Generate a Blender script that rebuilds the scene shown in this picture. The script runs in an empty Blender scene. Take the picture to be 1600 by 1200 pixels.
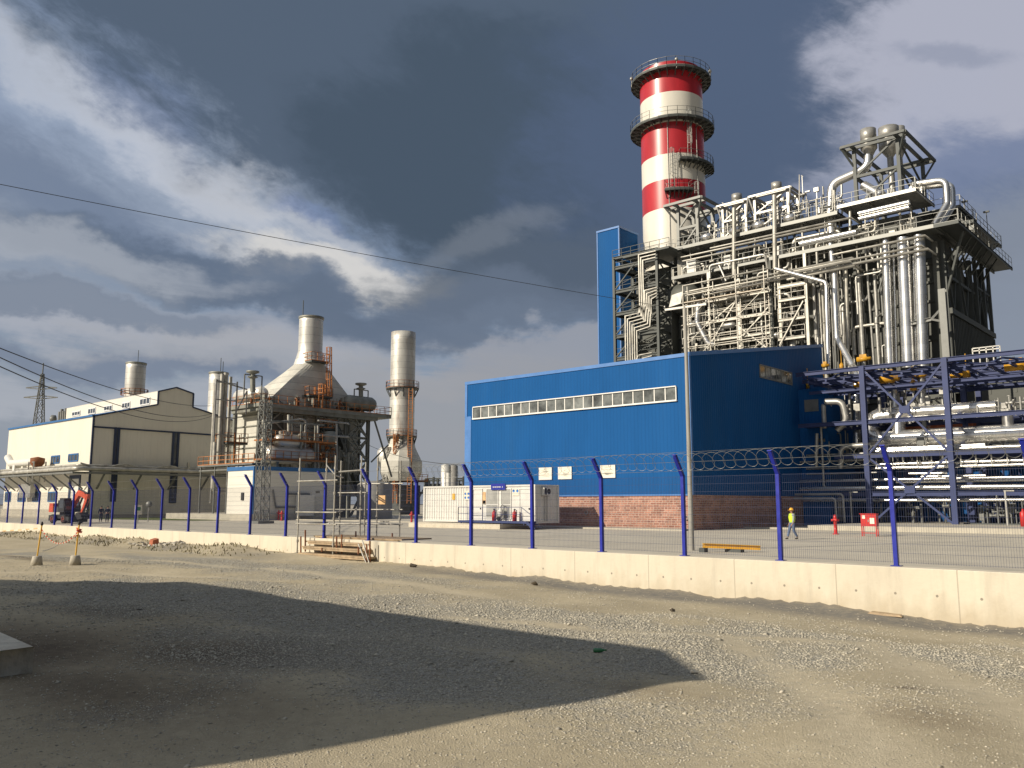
import bpy, bmesh, math, random
from mathutils import Vector, Matrix
import numpy as np
R = random.Random(7)
S = bpy.context.scene
COL = S.collection
PI = math.pi
# ---------------------------------------------------------------- survey: world axes run along / across the plant
F = 1329.; P = math.atan(187/1329.); CP, SP = math.cos(P), math.sin(P); EYE = 1.95
def ray(px, py):
    x = (px-800)/F; y = (600-py)/F
    f = CP-y*SP; z = SP+y*CP
    return (.746*x-.666*f, .666*x+.746*f, z, f)
def onb(px, py, b):
    d = ray(px, py); t = b/d[1]; return Vector((d[0]*t, b, EYE+d[2]*t))
def ona(px, py, a):
    d = ray(px, py); t = a/d[0]; return Vector((a, d[1]*t, EYE+d[2]*t))
def onz(px, py, z=0.):
    d = ray(px, py); t = (z-EYE)/d[2]; return Vector((d[0]*t, d[1]*t, z))
def ond(px, py, D):
    d = ray(px, py); t = D/d[3]; return Vector((d[0]*t, d[1]*t, EYE+d[2]*t))
# ---------------------------------------------------------------- materials
def nodes(m):
    m.use_nodes = True
    return m.node_tree.nodes, m.node_tree.links
def mat(name, col, rough=.5, metal=0., var=.15, scale=1.5, streak=0., bump=0., bscale=8., spec=.5, coat=0., col2=None, dirt=0., dcol=(.12,.085,.05)):
    m = bpy.data.materials.new(name); N, L = nodes(m)
    p = N['Principled BSDF']; p.inputs['Roughness'].default_value = rough; p.inputs['Metallic'].default_value = metal
    p.inputs['Specular IOR Level'].default_value = spec
    p.inputs['Coat Weight'].default_value = coat; p.inputs['Coat Roughness'].default_value = .15
    g = N.new('ShaderNodeNewGeometry')
    mp = N.new('ShaderNodeMapping'); mp.inputs['Scale'].default_value = (1, 1, 1-.85*streak)
    L.new(g.outputs['Position'], mp.inputs['Vector'])
    n = N.new('ShaderNodeTexNoise'); n.inputs['Scale'].default_value = scale; n.inputs['Detail'].default_value = 5; n.inputs['Roughness'].default_value = .6
    L.new(mp.outputs[0], n.inputs['Vector'])
    mx = N.new('ShaderNodeMix'); mx.data_type = 'RGBA'
    c2 = col2 or tuple(c*(1+var) for c in col); c1 = tuple(c*(1-var) for c in col)
    mx.inputs[6].default_value = (*c1, 1); mx.inputs[7].default_value = (*c2, 1)
    r = N.new('ShaderNodeMapRange'); r.inputs[1].default_value = .3; r.inputs[2].default_value = .7
    L.new(n.outputs['Fac'], r.inputs[0]); L.new(r.outputs[0], mx.inputs[0])
    out = mx.outputs[2]
    if dirt:
        n2 = N.new('ShaderNodeTexNoise'); n2.inputs['Scale'].default_value = scale*.6; n2.inputs['Detail'].default_value = 8; n2.inputs['Roughness'].default_value = .7
        mp2 = N.new('ShaderNodeMapping'); mp2.inputs['Location'].default_value = (31, 7, 3); mp2.inputs['Scale'].default_value = (1, 1, .25)
        L.new(g.outputs['Position'], mp2.inputs['Vector']); L.new(mp2.outputs[0], n2.inputs['Vector'])
        r2 = N.new('ShaderNodeMapRange'); r2.inputs[1].default_value = .52; r2.inputs[2].default_value = .75; r2.inputs[4].default_value = dirt
        L.new(n2.outputs['Fac'], r2.inputs[0])
        m2 = N.new('ShaderNodeMix'); m2.data_type = 'RGBA'; m2.inputs[7].default_value = (*dcol, 1)
        L.new(r2.outputs[0], m2.inputs[0]); L.new(out, m2.inputs[6]); out = m2.outputs[2]
    L.new(out, p.inputs['Base Color'])
    rr = N.new('ShaderNodeMapRange'); rr.inputs[3].default_value = max(.03, rough*.8); rr.inputs[4].default_value = min(1, rough*1.25)
    L.new(n.outputs['Fac'], rr.inputs[0]); L.new(rr.outputs[0], p.inputs['Roughness'])
    if bump:
        b = N.new('ShaderNodeBump'); b.inputs['Strength'].default_value = bump; b.inputs['Distance'].default_value = .05
        n3 = N.new('ShaderNodeTexNoise'); n3.inputs['Scale'].default_value = bscale; n3.inputs['Detail'].default_value = 6
        L.new(g.outputs['Position'], n3.inputs['Vector']); L.new(n3.outputs['Fac'], b.inputs['Height']); L.new(b.outputs[0], p.inputs['Normal'])
    return m
def expr(N, L, op, a, b=None, c=None):
    n = N.new('ShaderNodeMath'); n.operation = op
    for i, v in enumerate((a, b, c)):
        if v is None: continue
        if isinstance(v, (int, float)): n.inputs[i].default_value = v
        else: L.new(v, n.inputs[i])
    return n.outputs[0]
def ribbed(m, period=.3, depth=.03, axis='ab', sharp=3., strength=1., seam=0., seamcol=.6):
    """sheet profile: real ribs of trapezoidal cladding as a bump across the wall; optional sheet joints"""
    N, L = m.node_tree.nodes, m.node_tree.links; p = N['Principled BSDF']
    g = N.new('ShaderNodeNewGeometry'); s = N.new('ShaderNodeSeparateXYZ'); L.new(g.outputs['Position'], s.inputs[0])
    u = expr(N, L, 'ADD', s.outputs[0], s.outputs[1]) if axis == 'ab' else s.outputs[2]
    w = expr(N, L, 'SINE', expr(N, L, 'MULTIPLY', u, 2*PI/period))
    w = expr(N, L, 'MINIMUM', expr(N, L, 'MAXIMUM', expr(N, L, 'MULTIPLY', w, sharp), -1.), 1.)
    b = N.new('ShaderNodeBump'); b.inputs['Strength'].default_value = strength; b.inputs['Distance'].default_value = depth
    L.new(w, b.inputs['Height']); L.new(b.outputs[0], p.inputs['Normal'])
    if seam:
        f = expr(N, L, 'LESS_THAN', expr(N, L, 'FRACT', expr(N, L, 'DIVIDE', u, seam)), .035/seam)
        bc = p.inputs['Base Color'].links[0].from_socket
        mx = N.new('ShaderNodeMix'); mx.data_type = 'RGBA'; mx.blend_type = 'MULTIPLY'; mx.inputs[7].default_value = (seamcol, seamcol, seamcol, 1)
        L.new(f, mx.inputs[0]); L.new(bc, mx.inputs[6]); L.new(mx.outputs[2], p.inputs['Base Color'])
    return m
def seams(m, hz=1.2, col=.55, w=.04, jitter=.18):
    """horizontal sheet joints of insulation cladding, each course a little different"""
    N, L = m.node_tree.nodes, m.node_tree.links; p = N['Principled BSDF']
    g = N.new('ShaderNodeNewGeometry'); s = N.new('ShaderNodeSeparateXYZ'); L.new(g.outputs['Position'], s.inputs[0])
    q = expr(N, L, 'DIVIDE', s.outputs[2], hz)
    f = expr(N, L, 'LESS_THAN', expr(N, L, 'FRACT', q), w/hz)
    wn = N.new('ShaderNodeTexWhiteNoise'); wn.noise_dimensions = '1D'; L.new(expr(N, L, 'FLOOR', q), wn.inputs['W'])
    k = expr(N, L, 'MULTIPLY', expr(N, L, 'ADD', expr(N, L, 'MULTIPLY', wn.outputs[0], jitter), 1-jitter), expr(N, L, 'SUBTRACT', 1., expr(N, L, 'MULTIPLY', f, 1-col)))
    bc = p.inputs['Base Color'].links[0].from_socket
    mx = N.new('ShaderNodeMix'); mx.data_type = 'RGBA'; mx.blend_type = 'MULTIPLY'; mx.inputs[0].default_value = 1
    cc = N.new('ShaderNodeCombineColor')
    for i in range(3): L.new(k, cc.inputs[i])
    L.new(bc, mx.inputs[6]); L.new(cc.outputs[0], mx.inputs[7]); L.new(mx.outputs[2], p.inputs['Base Color'])
    return m
M = {}
M['blue_clad'] = ribbed(mat('blue_clad', (.013, .088, .265), .5, var=.08, scale=.5, streak=.9, spec=.04, dirt=.3, dcol=(.03, .10, .22)), .33, .02, strength=.38, seam=4.0, seamcol=.9)
M['blue_trim'] = mat('blue_trim', (.07, .19, .46), .4, var=.08)
M['blue_steel'] = mat('blue_steel', (.040, .056, .145), .5, var=.15, scale=.8, spec=.3)
M['fence_blue'] = mat('fence_blue', (.012, .022, .30), .38, var=.15, scale=6)
M['fence_wire'] = mat('fence_wire', (.035, .045, .10), .5, .2, var=.2)
M['white_clad'] = ribbed(mat('white_clad', (.70, .665, .57), .55, var=.04, scale=.4, streak=.8), 1.0, .012, sharp=8, seam=1.0, seamcol=.93)
M['white_band'] = seams(mat('white_band', (.70, .68, .61), .5, var=.04, scale=.4), .55, .88, .04, .03)
M['shed_trim'] = mat('shed_trim', (.02, .035, .08), .5, var=.1)
M['trim_blue'] = mat('trim_blue', (.03, .13, .33), .45, var=.1)
M['dark_steel'] = mat('dark_steel', (.07, .078, .074), .55, .1, var=.2, scale=.6)
M['casing'] = mat('casing', (.085, .09, .08), .6, .0, var=.22, scale=.35, streak=.6, dirt=.3, dcol=(.05, .045, .04))
M['galv'] = mat('galv', (.36, .355, .33), .42, .5, var=.25, scale=2)
M['rail_grey'] = mat('rail_grey', (.22, .225, .21), .45, .3, var=.2, scale=2)
M['galv_dark'] = mat('galv_dark', (.18, .185, .175), .5, .3, var=.2, scale=1.5)
M['cream_steel'] = mat('cream_steel', (.44, .425, .375), .42, .3, var=.28, scale=1.2, dirt=.45)
M['alu'] = seams(mat('alu', (.78, .77, .74), .27, .92, var=.09, scale=.7), .95, .78, .03, .12)
M['alu_h'] = ribbed(mat('alu_h', (.78, .77, .74), .26, .92, var=.09, scale=.7), .95, .0, sharp=1, strength=0, seam=.95, seamcol=.7)
M['alu_old'] = seams(mat('alu_old', (.74, .725, .67), .42, .4, var=.16, scale=.5, streak=.7, dirt=.35, dcol=(.16, .12, .075)), 1.15, .6, .05, .22)
M['alu_rust'] = seams(mat('alu_rust', (.70, .685, .62), .42, .4, var=.18, scale=.5, streak=.7, dirt=.85, dcol=(.20, .075, .028)), 1.15, .6, .05, .22)
M['old_steel'] = mat('old_steel', (.25, .255, .225), .55, .35, var=.25, scale=.8, dirt=.6, dcol=(.13, .07, .035))
M['hood'] = seams(mat('hood', (.62, .605, .535), .6, .1, var=.15, scale=.5, dirt=.4, dcol=(.15, .12, .08)), 1.05, .62, .06, .14)
M['orange_rail'] = mat('orange_rail', (.42, .16, .045), .6, var=.45, scale=1.2, dirt=.5, dcol=(.14, .06, .03))
M['rust'] = mat('rust', (.20, .075, .03), .8, var=.35, scale=3)
M['hanger_yellow'] = mat('hanger_yellow', (.52, .27, .02), .5, var=.3, scale=2)
M['yellow'] = mat('yellow', (.74, .43, .05), .45, var=.12, scale=3)
M['red'] = mat('red', (.50, .024, .02), .35, var=.1, scale=3)
M['glass'] = mat('glass', (.14, .15, .145), .1, 0, var=.75, scale=.9, spec=.8)
M['glass_pale'] = mat('glass_pale', (.40, .40, .37), .15, 0, var=.2, scale=1.2, spec=.6)
M['glass_dark'] = mat('glass_dark', (.06, .07, .085), .12, 0, var=.25, scale=.7, spec=.8)
M['white_frame'] = mat('white_frame', (.75, .74, .70), .45, var=.05)
M['white_paint'] = mat('white_paint', (.70, .69, .645), .4, var=.06, scale=1.5, dirt=.12)
M['concrete'] = mat('concrete', (.44, .41, .34), .9, var=.12, scale=1.2, bump=.25, bscale=12, dirt=.25, dcol=(.25, .22, .17))
M['paving'] = mat('paving', (.49, .45, .365), .9, var=.1, scale=.35, bump=.1, bscale=6, dirt=.35, dcol=(.24, .225, .195))
M['dirt'] = mat('dirt', (.085, .068, .045), .95, var=.35, scale=3, bump=.9, bscale=14)
M['black'] = mat('black', (.02, .02, .022), .6, var=.2)
M['rubber'] = mat('rubber', (.022, .021, .02), .85, var=.3, scale=5)
M['cable'] = mat('cable', (.03, .03, .032), .7, var=.1)
M['digger_red'] = mat('digger_red', (.62, .095, .04), .45, var=.12, scale=2, dirt=.3)
M['weed'] = mat('weed', (.17, .15, .075), .9, var=.5, scale=5)
M['wood'] = mat('wood', (.36, .27, .17), .8, var=.35, scale=4, streak=-.0)
M['scaff'] = mat('scaff', (.40, .385, .34), .5, .55, var=.25, scale=3, dirt=.5, dcol=(.2, .11, .06))
M['pole_grey'] = mat('pole_grey', (.33, .32, .29), .7, .2, var=.12, scale=1, dirt=.3)
M['skin'] = mat('skin', (.45, .25, .17), .55, var=.08)
M['hivis'] = mat('hivis', (.62, .86, .03), .6, var=.08)
M['jeans'] = mat('jeans', (.09, .13, .22), .8, var=.2)
M['sleeve'] = mat('sleeve', (.30, .32, .34), .8, var=.15)
M['navy_cloth'] = mat('navy_cloth', (.014, .02, .045), .8, var=.2)
M['helmet'] = mat('helmet', (.85, .42, .03), .35, var=.05)
M['boot'] = mat('boot', (.03, .025, .02), .7, var=.2)
M['grass'] = mat('grass', (.09, .115, .025), .9, var=.5, scale=6, bump=.5, bscale=30)
M['brickred'] = mat('brickred', (.38, .12, .06), .85, var=.3, scale=4, bump=.4)
M['sign_white'] = mat('sign_white', (.76, .72, .60), .5, var=.03)
M['ink'] = mat('ink', (.22, .20, .16), .6, var=.1)
M['ink_blue'] = mat('ink_blue', (.04, .2, .6), .5, var=.05)
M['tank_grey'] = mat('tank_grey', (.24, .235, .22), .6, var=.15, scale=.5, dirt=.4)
M['alu_p'] = mat('alu_p', (.76, .75, .72), .28, .9, var=.1, scale=.8)
M['alu_thin'] = mat('alu_thin', (.52, .51, .47), .45, .55, var=.25, scale=1.5)
M['slab'] = mat('slab', (.62, .575, .47), .9, var=.2, scale=3, bump=.9, bscale=10, dirt=.6, dcol=(.30, .26, .2))
M['alu_tank'] = mat('alu_tank', (.56, .545, .50), .42, .6, var=.12, scale=.5, dirt=.3)
M['orange_sign'] = mat('orange_sign', (.72, .46, .22), .5, var=.2, scale=4)
M['green'] = mat('green', (.02, .16, .05), .2, var=.2, spec=.7)
M['chim_red'] = mat('chim_red', (.40, .020, .028), .36, 0, var=.2, scale=.5, streak=.95, coat=.15, dirt=.45, dcol=(.30, .04, .04))
M['chim_white'] = mat('chim_white', (.68, .655, .575), .38, 0, var=.07, scale=.5, streak=.95, coat=.15, dirt=.42, dcol=(.42, .38, .32))
def brick_mat():
    m = mat('brick', (.4, .2, .15), .85); N, L = m.node_tree.nodes, m.node_tree.links; p = N['Principled BSDF']
    g = N.new('ShaderNodeNewGeometry'); s = N.new('ShaderNodeSeparateXYZ'); L.new(g.outputs['Position'], s.inputs[0])
    cb = N.new('ShaderNodeCombineXYZ'); L.new(expr(N, L, 'ADD', s.outputs[0], s.outputs[1]), cb.inputs[0]); L.new(s.outputs[2], cb.inputs[1])
    b = N.new('ShaderNodeTexBrick'); b.inputs['Scale'].default_value = 1.; b.inputs['Brick Width'].default_value = .52; b.inputs['Row Height'].default_value = .17
    b.inputs['Mortar Size'].default_value = .028; b.inputs['Bias'].default_value = -.15; b.offset = .5; b.squash_frequency = 3; b.squash = .6
    b.inputs['Color1'].default_value = (.44, .215, .15, 1); b.inputs['Color2'].default_value = (.23, .095, .065, 1); b.inputs['Mortar'].default_value = (.46, .33, .27, 1)
    L.new(cb.outputs[0], b.inputs['Vector']); n5 = N.new('ShaderNodeTexNoise'); n5.inputs['Scale'].default_value = 1.1; n5.inputs['Detail'].default_value = 6; L.new(g.outputs['Position'], n5.inputs['Vector'])
    m5 = N.new('ShaderNodeMix'); m5.data_type = 'RGBA'; m5.blend_type = 'MULTIPLY'; m5.inputs[0].default_value = .8; r5 = N.new('ShaderNodeMapRange'); r5.inputs[1].default_value = .3; r5.inputs[2].default_value = .7; r5.inputs[3].default_value = .62; r5.inputs[4].default_value = 1.2; L.new(n5.outputs['Fac'], r5.inputs[0])
    c5 = N.new('ShaderNodeCombineColor'); [L.new(r5.outputs[0], c5.inputs[i]) for i in range(3)]; L.new(b.outputs['Color'], m5.inputs[6]); L.new(c5.outputs[0], m5.inputs[7]); L.new(m5.outputs[2], p.inputs['Base Color'])
    bm = N.new('ShaderNodeBump'); bm.inputs['Strength'].default_value = .5; bm.inputs['Distance'].default_value = .02; bm.invert = True
    L.new(b.outputs['Fac'], bm.inputs['Height']); L.new(bm.outputs[0], p.inputs['Normal'])
    return m
M['brick'] = brick_mat()
def wall_concrete():
    m = mat('wall_concrete', (.62, .565, .45), .85, var=.07, scale=.7, streak=.5, bump=.15, bscale=9, dirt=.28, dcol=(.42, .36, .26))
    N, L = m.node_tree.nodes, m.node_tree.links; p = N['Principled BSDF']
    g = N.new('ShaderNodeNewGeometry'); s = N.new('ShaderNodeSeparateXYZ'); L.new(g.outputs['Position'], s.inputs[0])
    bc = p.inputs['Base Color'].links[0].from_socket
    joint = expr(N, L, 'LESS_THAN', expr(N, L, 'FRACT', expr(N, L, 'DIVIDE', s.outputs[0], 2.44)), .010)
    # tie holes of the formwork: a dark dot every 0.61 m, with a run below it
    du = expr(N, L, 'ABSOLUTE', expr(N, L, 'SUBTRACT', expr(N, L, 'FRACT', expr(N, L, 'DIVIDE', s.outputs[0], .81)), .5))
    du = expr(N, L, 'MULTIPLY', du, .81)
    dz = expr(N, L, 'ABSOLUTE', expr(N, L, 'SUBTRACT', s.outputs[2], expr(N, L, 'ADD', .12, expr(N, L, 'MULTIPLY', s.outputs[0], 0.))))
    hole = expr(N, L, 'LESS_THAN', expr(N, L, 'ADD', expr(N, L, 'MULTIPLY', du, du), expr(N, L, 'MULTIPLY', dz, dz)), .0007)
    n = N.new('ShaderNodeTexNoise'); n.inputs['Scale'].default_value = 3.; n.inputs['Detail'].default_value = 6
    cb = N.new('ShaderNodeCombineXYZ'); L.new(s.outputs[0], cb.inputs[0]); L.new(expr(N, L, 'MULTIPLY', s.outputs[2], .5), cb.inputs[2]); L.new(cb.outputs[0], n.inputs['Vector'])
    foot = N.new('ShaderNodeMapRange'); foot.inputs[1].default_value = .15; foot.inputs[2].default_value = -.35; foot.inputs[4].default_value = 1.
    L.new(expr(N, L, 'ADD', s.outputs[2], expr(N, L, 'MULTIPLY', expr(N, L, 'SUBTRACT', n.outputs['Fac'], .5), 1.2)), foot.inputs[0])
    def dark(fac, c, bc):
        mx = N.new('ShaderNodeMix'); mx.data_type = 'RGBA'; mx.inputs[7].default_value = (*c, 1); L.new(fac, mx.inputs[0]); L.new(bc, mx.inputs[6]); return mx.outputs[2]
    bc = dark(expr(N, L, 'MULTIPLY', foot.outputs[0], .6), (.42, .35, .24), bc)
    n4 = N.new('ShaderNodeTexNoise'); n4.inputs['Scale'].default_value = 2.2; n4.inputs['Detail'].default_value = 7; n4.inputs['Roughness'].default_value = .7
    c4 = N.new('ShaderNodeCombineXYZ'); L.new(s.outputs[0], c4.inputs[0]); L.new(expr(N, L, 'MULTIPLY', s.outputs[2], .12), c4.inputs[2]); L.new(c4.outputs[0], n4.inputs['Vector'])
    r4 = N.new('ShaderNodeMapRange'); r4.inputs[1].default_value = .5; r4.inputs[2].default_value = .78; L.new(n4.outputs['Fac'], r4.inputs[0])
    bc = dark(expr(N, L, 'MULTIPLY', r4.outputs[0], .5), (.33, .30, .24), bc)
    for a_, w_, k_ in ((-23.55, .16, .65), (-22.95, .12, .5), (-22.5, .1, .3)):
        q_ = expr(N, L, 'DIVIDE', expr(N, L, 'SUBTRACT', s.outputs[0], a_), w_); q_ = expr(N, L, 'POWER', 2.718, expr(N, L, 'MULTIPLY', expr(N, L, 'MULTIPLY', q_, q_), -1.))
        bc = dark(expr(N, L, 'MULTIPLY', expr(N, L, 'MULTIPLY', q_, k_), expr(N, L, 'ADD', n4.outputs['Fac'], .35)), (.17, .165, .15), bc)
    bc = dark(expr(N, L, 'MULTIPLY', joint, .6), (.3, .26, .2), bc)
    bc = dark(expr(N, L, 'MULTIPLY', hole, .75), (.16, .14, .11), bc)
    L.new(bc, p.inputs['Base Color'])
    return m
M['wall_concrete'] = wall_concrete()
# ---------------------------------------------------------------- mesh builder
def fillet(pts, r, n=5):
    pts = [Vector(p) for p in pts]; out = [pts[0]]
    for i in range(1, len(pts)-1):
        p = pts[i]; d0 = pts[i-1]-p; d1 = pts[i+1]-p; l0, l1 = d0.length, d1.length
        d0.normalize(); d1.normalize()
        ang = d0.angle(d1, PI)
        if ang > PI-.05: out.append(p); continue
        t = min(r/math.tan(ang/2), l0*.48, l1*.48)
        A, B_ = p+d0*t, p+d1*t
        for k in range(n+1):
            s = k/n; out.append(A*(1-s)**2+p*2*s*(1-s)+B_*s*s)
    out.append(pts[-1]); return out
class MB:
    def __init__(s): s.v = []; s.f = []; s.sm = []; s.mi = []; s.cm = 0; s.gi = [0]
    def add(s, vs, fs, smooth=False):
        o = len(s.v); s.v += [tuple(v) for v in vs]; s.gi += [len(s.v)]
        for f in fs: s.f.append(tuple(i+o for i in f)); s.sm.append(smooth); s.mi.append(s.cm)
        return s
    def hexa(s, c):  # 8 corners: bottom 4 ccw, top 4
        return s.add(c, [(3,2,1,0),(4,5,6,7),(0,1,5,4),(1,2,6,5),(2,3,7,6),(3,0,4,7)])
    def box(s, a0, a1, b0, b1, z0, z1):
        a0, a1 = min(a0,a1), max(a0,a1); b0, b1 = min(b0,b1), max(b0,b1); z0, z1 = min(z0,z1), max(z0,z1)
        return s.hexa([(a0,b0,z0),(a1,b0,z0),(a1,b1,z0),(a0,b1,z0),(a0,b0,z1),(a1,b0,z1),(a1,b1,z1),(a0,b1,z1)])
    def cbox(s, c, da, db, dz): return s.box(c[0]-da/2, c[0]+da/2, c[1]-db/2, c[1]+db/2, c[2]-dz/2, c[2]+dz/2)
    def axes(s, d):
        d = Vector(d).normalized(); up = Vector((0,0,1)) if abs(d.z) < .95 else Vector((0,1,0))
        x = d.cross(up).normalized(); return d, x, x.cross(d).normalized()
    def beam(s, p, q, w, h=None):
        p, q = Vector(p), Vector(q)
        if (q-p).length < 1e-4: return s
        h = h or w; d, x, y = s.axes(q-p); c = []
        for e in (p, q):
            for sx, sy in ((-1,-1),(1,-1),(1,1),(-1,1)): c.append(e+x*sx*w/2+y*sy*h/2)
        return s.hexa(c)
    def ibeam(s, p, q, w, h, t=None):
        p, q = Vector(p), Vector(q); d, x, y = s.axes(q-p); t = t or h*.1
        s.beam(p+y*(h-t)/2, q+y*(h-t)/2, w, t); s.beam(p-y*(h-t)/2, q-y*(h-t)/2, w, t); s.beam(p, q, t, h-2*t)
        return s
    def tube(s, pts, r, n=8, cap=True, r1=None):
        pts = [Vector(p) for p in pts]; k = len(pts); vs = []; px = None
        for i, p in enumerate(pts):
            d = (pts[min(i+1,k-1)]-pts[max(i-1,0)])
            if d.length < 1e-9: d = Vector((0,0,1))
            d.normalize()
            if px is None: _, x, _ = s.axes(d)
            else:
                x = px-d*px.dot(d)
                if x.length < 1e-4: _, x, _ = s.axes(d)
                x.normalize()
            px = x; y = x.cross(d)
            rr = r if r1 is None else r+(r1-r)*i/max(k-1, 1)
            if 0 < i < k-1:
                c = (pts[i+1]-p).normalized().dot((p-pts[i-1]).normalized()); rr_ = rr/max(.75, math.sqrt(max(.01, (1+c)/2))) if len(pts) < 6 else rr
            else: rr_ = rr
            vs += [p+(x*math.cos(2*PI*j/n)+y*math.sin(2*PI*j/n))*rr_ for j in range(n)]
        fs = [(i*n+j, i*n+(j+1)%n, (i+1)*n+(j+1)%n, (i+1)*n+j) for i in range(k-1) for j in range(n)]
        s.add(vs, fs, n > 5)
        if cap and n > 2:
            s.add(vs[:n], [tuple(range(n))]); s.add(vs[-n:], [tuple(reversed(range(n)))])
        return s
    def cyl(s, p, q, r0, r1=None, n=16): return s.tube([p, q], r0, n, True, r0 if r1 is None else r1)
    def rev(s, c, prof, n=24, d=(0,0,1), a0=0., a1=2*PI, smooth=True):
        """profile of (radius, height) about an axis through c"""
        c = Vector(c); d, x, y = s.axes(d); full = abs(a1-a0-2*PI) < 1e-6; m = n if full else n+1
        if abs(d.z) > .95: x, y = Vector((1,0,0)), Vector((0,1,0))
        vs = [c+d*h+(x*math.cos(a0+(a1-a0)*j/n)+y*math.sin(a0+(a1-a0)*j/n))*max(r, 1e-4) for r, h in prof for j in range(m)]
        fs = [(i*m+j, i*m+(j+1)%m, (i+1)*m+(j+1)%m, (i+1)*m+j) for i in range(len(prof)-1) for j in range(n)]
        return s.add(vs, fs, smooth)
    def loft(s, rings, smooth=False, cap=True):
        n = len(rings[0]); vs = [p for r in rings for p in r]
        s.add(vs, [(i*n+j, i*n+(j+1)%n, (i+1)*n+(j+1)%n, (i+1)*n+j) for i in range(len(rings)-1) for j in range(n)], smooth)
        if cap: s.add(rings[0], [tuple(reversed(range(n)))]); s.add(rings[-1], [tuple(range(n))])
        return s
    def prism(s, poly, lo, hi, ax):
        """poly of 2-D points in the plane normal to axis ax, extruded lo..hi"""
        def v(p, t): return {0: (t, p[0], p[1]), 1: (p[0], t, p[1]), 2: (p[0], p[1], t)}[ax]
        n = len(poly); a = [v(p, lo) for p in poly]; b = [v(p, hi) for p in poly]
        s.add(a+b, [tuple(range(n)), tuple(reversed(range(n, 2*n)))]+[(i, n+i, n+(i+1)%n, (i+1)%n) for i in range(n)])
        return s
    def rail(s, pts, h=1.1, step=1.5, r=.026, mid=2, toe=.09, closed=False):
        pts = [Vector(p) for p in pts]
        if closed: pts = pts+[pts[0]]
        U = Vector((0,0,1))
        for p, q in zip(pts, pts[1:]):
            L_ = (q-p).length
            if L_ < .05: continue
            k = max(1, round(L_/step))
            for i in range(k+1): s.beam(p.lerp(q, i/k), p.lerp(q, i/k)+U*h, r*1.7)
            for m in range(mid): s.beam(p+U*h*(1-m/mid), q+U*h*(1-m/mid), r*1.7)
            if toe: s.beam(p+U*toe/2, q+U*toe/2, r*.8, toe)
        return s
    def ladder(s, p, q, side, w=.5, r=.03, step=.33, cage=None, cr=.4):
        p, q, side = Vector(p), Vector(q), Vector(side).normalized()
        s.beam(p-side*w/2, q-side*w/2, r*2); s.beam(p+side*w/2, q+side*w/2, r*2)
        k = int((q-p).length/step)
        for i in range(1, k): c = p.lerp(q, i/k); s.beam(c-side*w/2, c+side*w/2, r*1.4)
        if cage is not None:
            cage = Vector(cage).normalized(); z0 = p+Vector((0,0,2.2)); hoops = []
            kk = max(2, int((q-z0).length/1.1))
            for i in range(kk+1):
                c = z0.lerp(q, i/kk); arc = [c+side*math.cos(t)*cr+cage*math.sin(t)*cr*1.7 for t in [PI*j/6 for j in range(7)]]
                hoops.append(arc)
                for u, v in zip(arc, arc[1:]): s.beam(u, v, r*1.6)
            for j in range(1, 6):
                for u, v in zip(hoops, hoops[1:]): s.beam(u[j], v[j], r*1.3)
        return s
    def bounds(s):
        a = np.array(s.v); return a.min(0), a.max(0)
    def build(s, name, mats, parent=None, label=None, loc=None):
        if parent is not None and name in EACH and len(s.gi) > 2 and not label:
            for i in range(len(s.gi)-1):
                a, b = s.gi[i], s.gi[i+1]; q = MB()
                for f, sm, mi in zip(s.f, s.sm, s.mi):
                    if a <= f[0] < b: q.f.append(tuple(k-a for k in f)); q.sm.append(sm); q.mi.append(mi)
                q.v = s.v[a:b]; q.gi = [0, len(q.v)]; o = q.build(name, mats, parent)
            return o
        me = bpy.data.meshes.new(name)
        if loc is None:
            if parent is not None: loc = PWORLD.get(parent.name, Vector((0,0,0)))
            else:
                lo, hi = s.bounds(); loc = Vector(((lo[0]+hi[0])/2, (lo[1]+hi[1])/2, lo[2]))
        loc = Vector(loc)
        arr = np.array(s.v)-np.array(loc)
        me.from_pydata(arr.tolist(), [], s.f)
        me.polygons.foreach_set('use_smooth', s.sm); me.polygons.foreach_set('material_index', s.mi)
        for m in (mats if isinstance(mats, (list, tuple)) else [mats]): me.materials.append(M[m] if isinstance(m, str) else m)
        me.update()
        o = bpy.data.objects.new(name, me); COL.objects.link(o)
        if parent is not None: o.parent = parent; PWORLD[o.name] = loc
        else: o.location = loc; PWORLD[o.name] = loc
        if label: o['label'] = label
        return o
EACH = {'brace', 'pipe_lagging', 'riser', 'roof_brace', 'tray_strut', 'stake', 'label_plate', 'cross_beam'}
PWORLD = {}
def tag(o, label, cat, group=None):
    o['label'] = label; o['category'] = cat
    if group: o['group'] = group
    return o
def thing(name, label, cat, loc=(0,0,0), group=None):
    o = bpy.data.objects.new(name, None); COL.objects.link(o); o.location = loc; o.empty_display_size = .3
    PWORLD[o.name] = Vector(loc)
    return tag(o, label, cat, group)
def struct(mb, name, mats):
    o = mb.build(name, mats, loc=(0,0,0)); o['kind'] = 'structure'; return o
def solo(mb, name, mats, label, cat, group=None): return tag(mb.build(name, mats), label, cat, group)
def dup(root, loc, label=None):
    r = root.copy(); COL.objects.link(r); r.location = loc
    if label: r['label'] = label
    for ch in list(root.children):
        c = ch.copy(); COL.objects.link(c); c.parent = r
        for g in list(ch.children):
            d = g.copy(); COL.objects.link(d); d.parent = c
    return r
def grate(mb, a0, a1, b0, b1, z, t=.22):
    mb.box(a0, a1, b0, b1, z-t, z)
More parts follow.
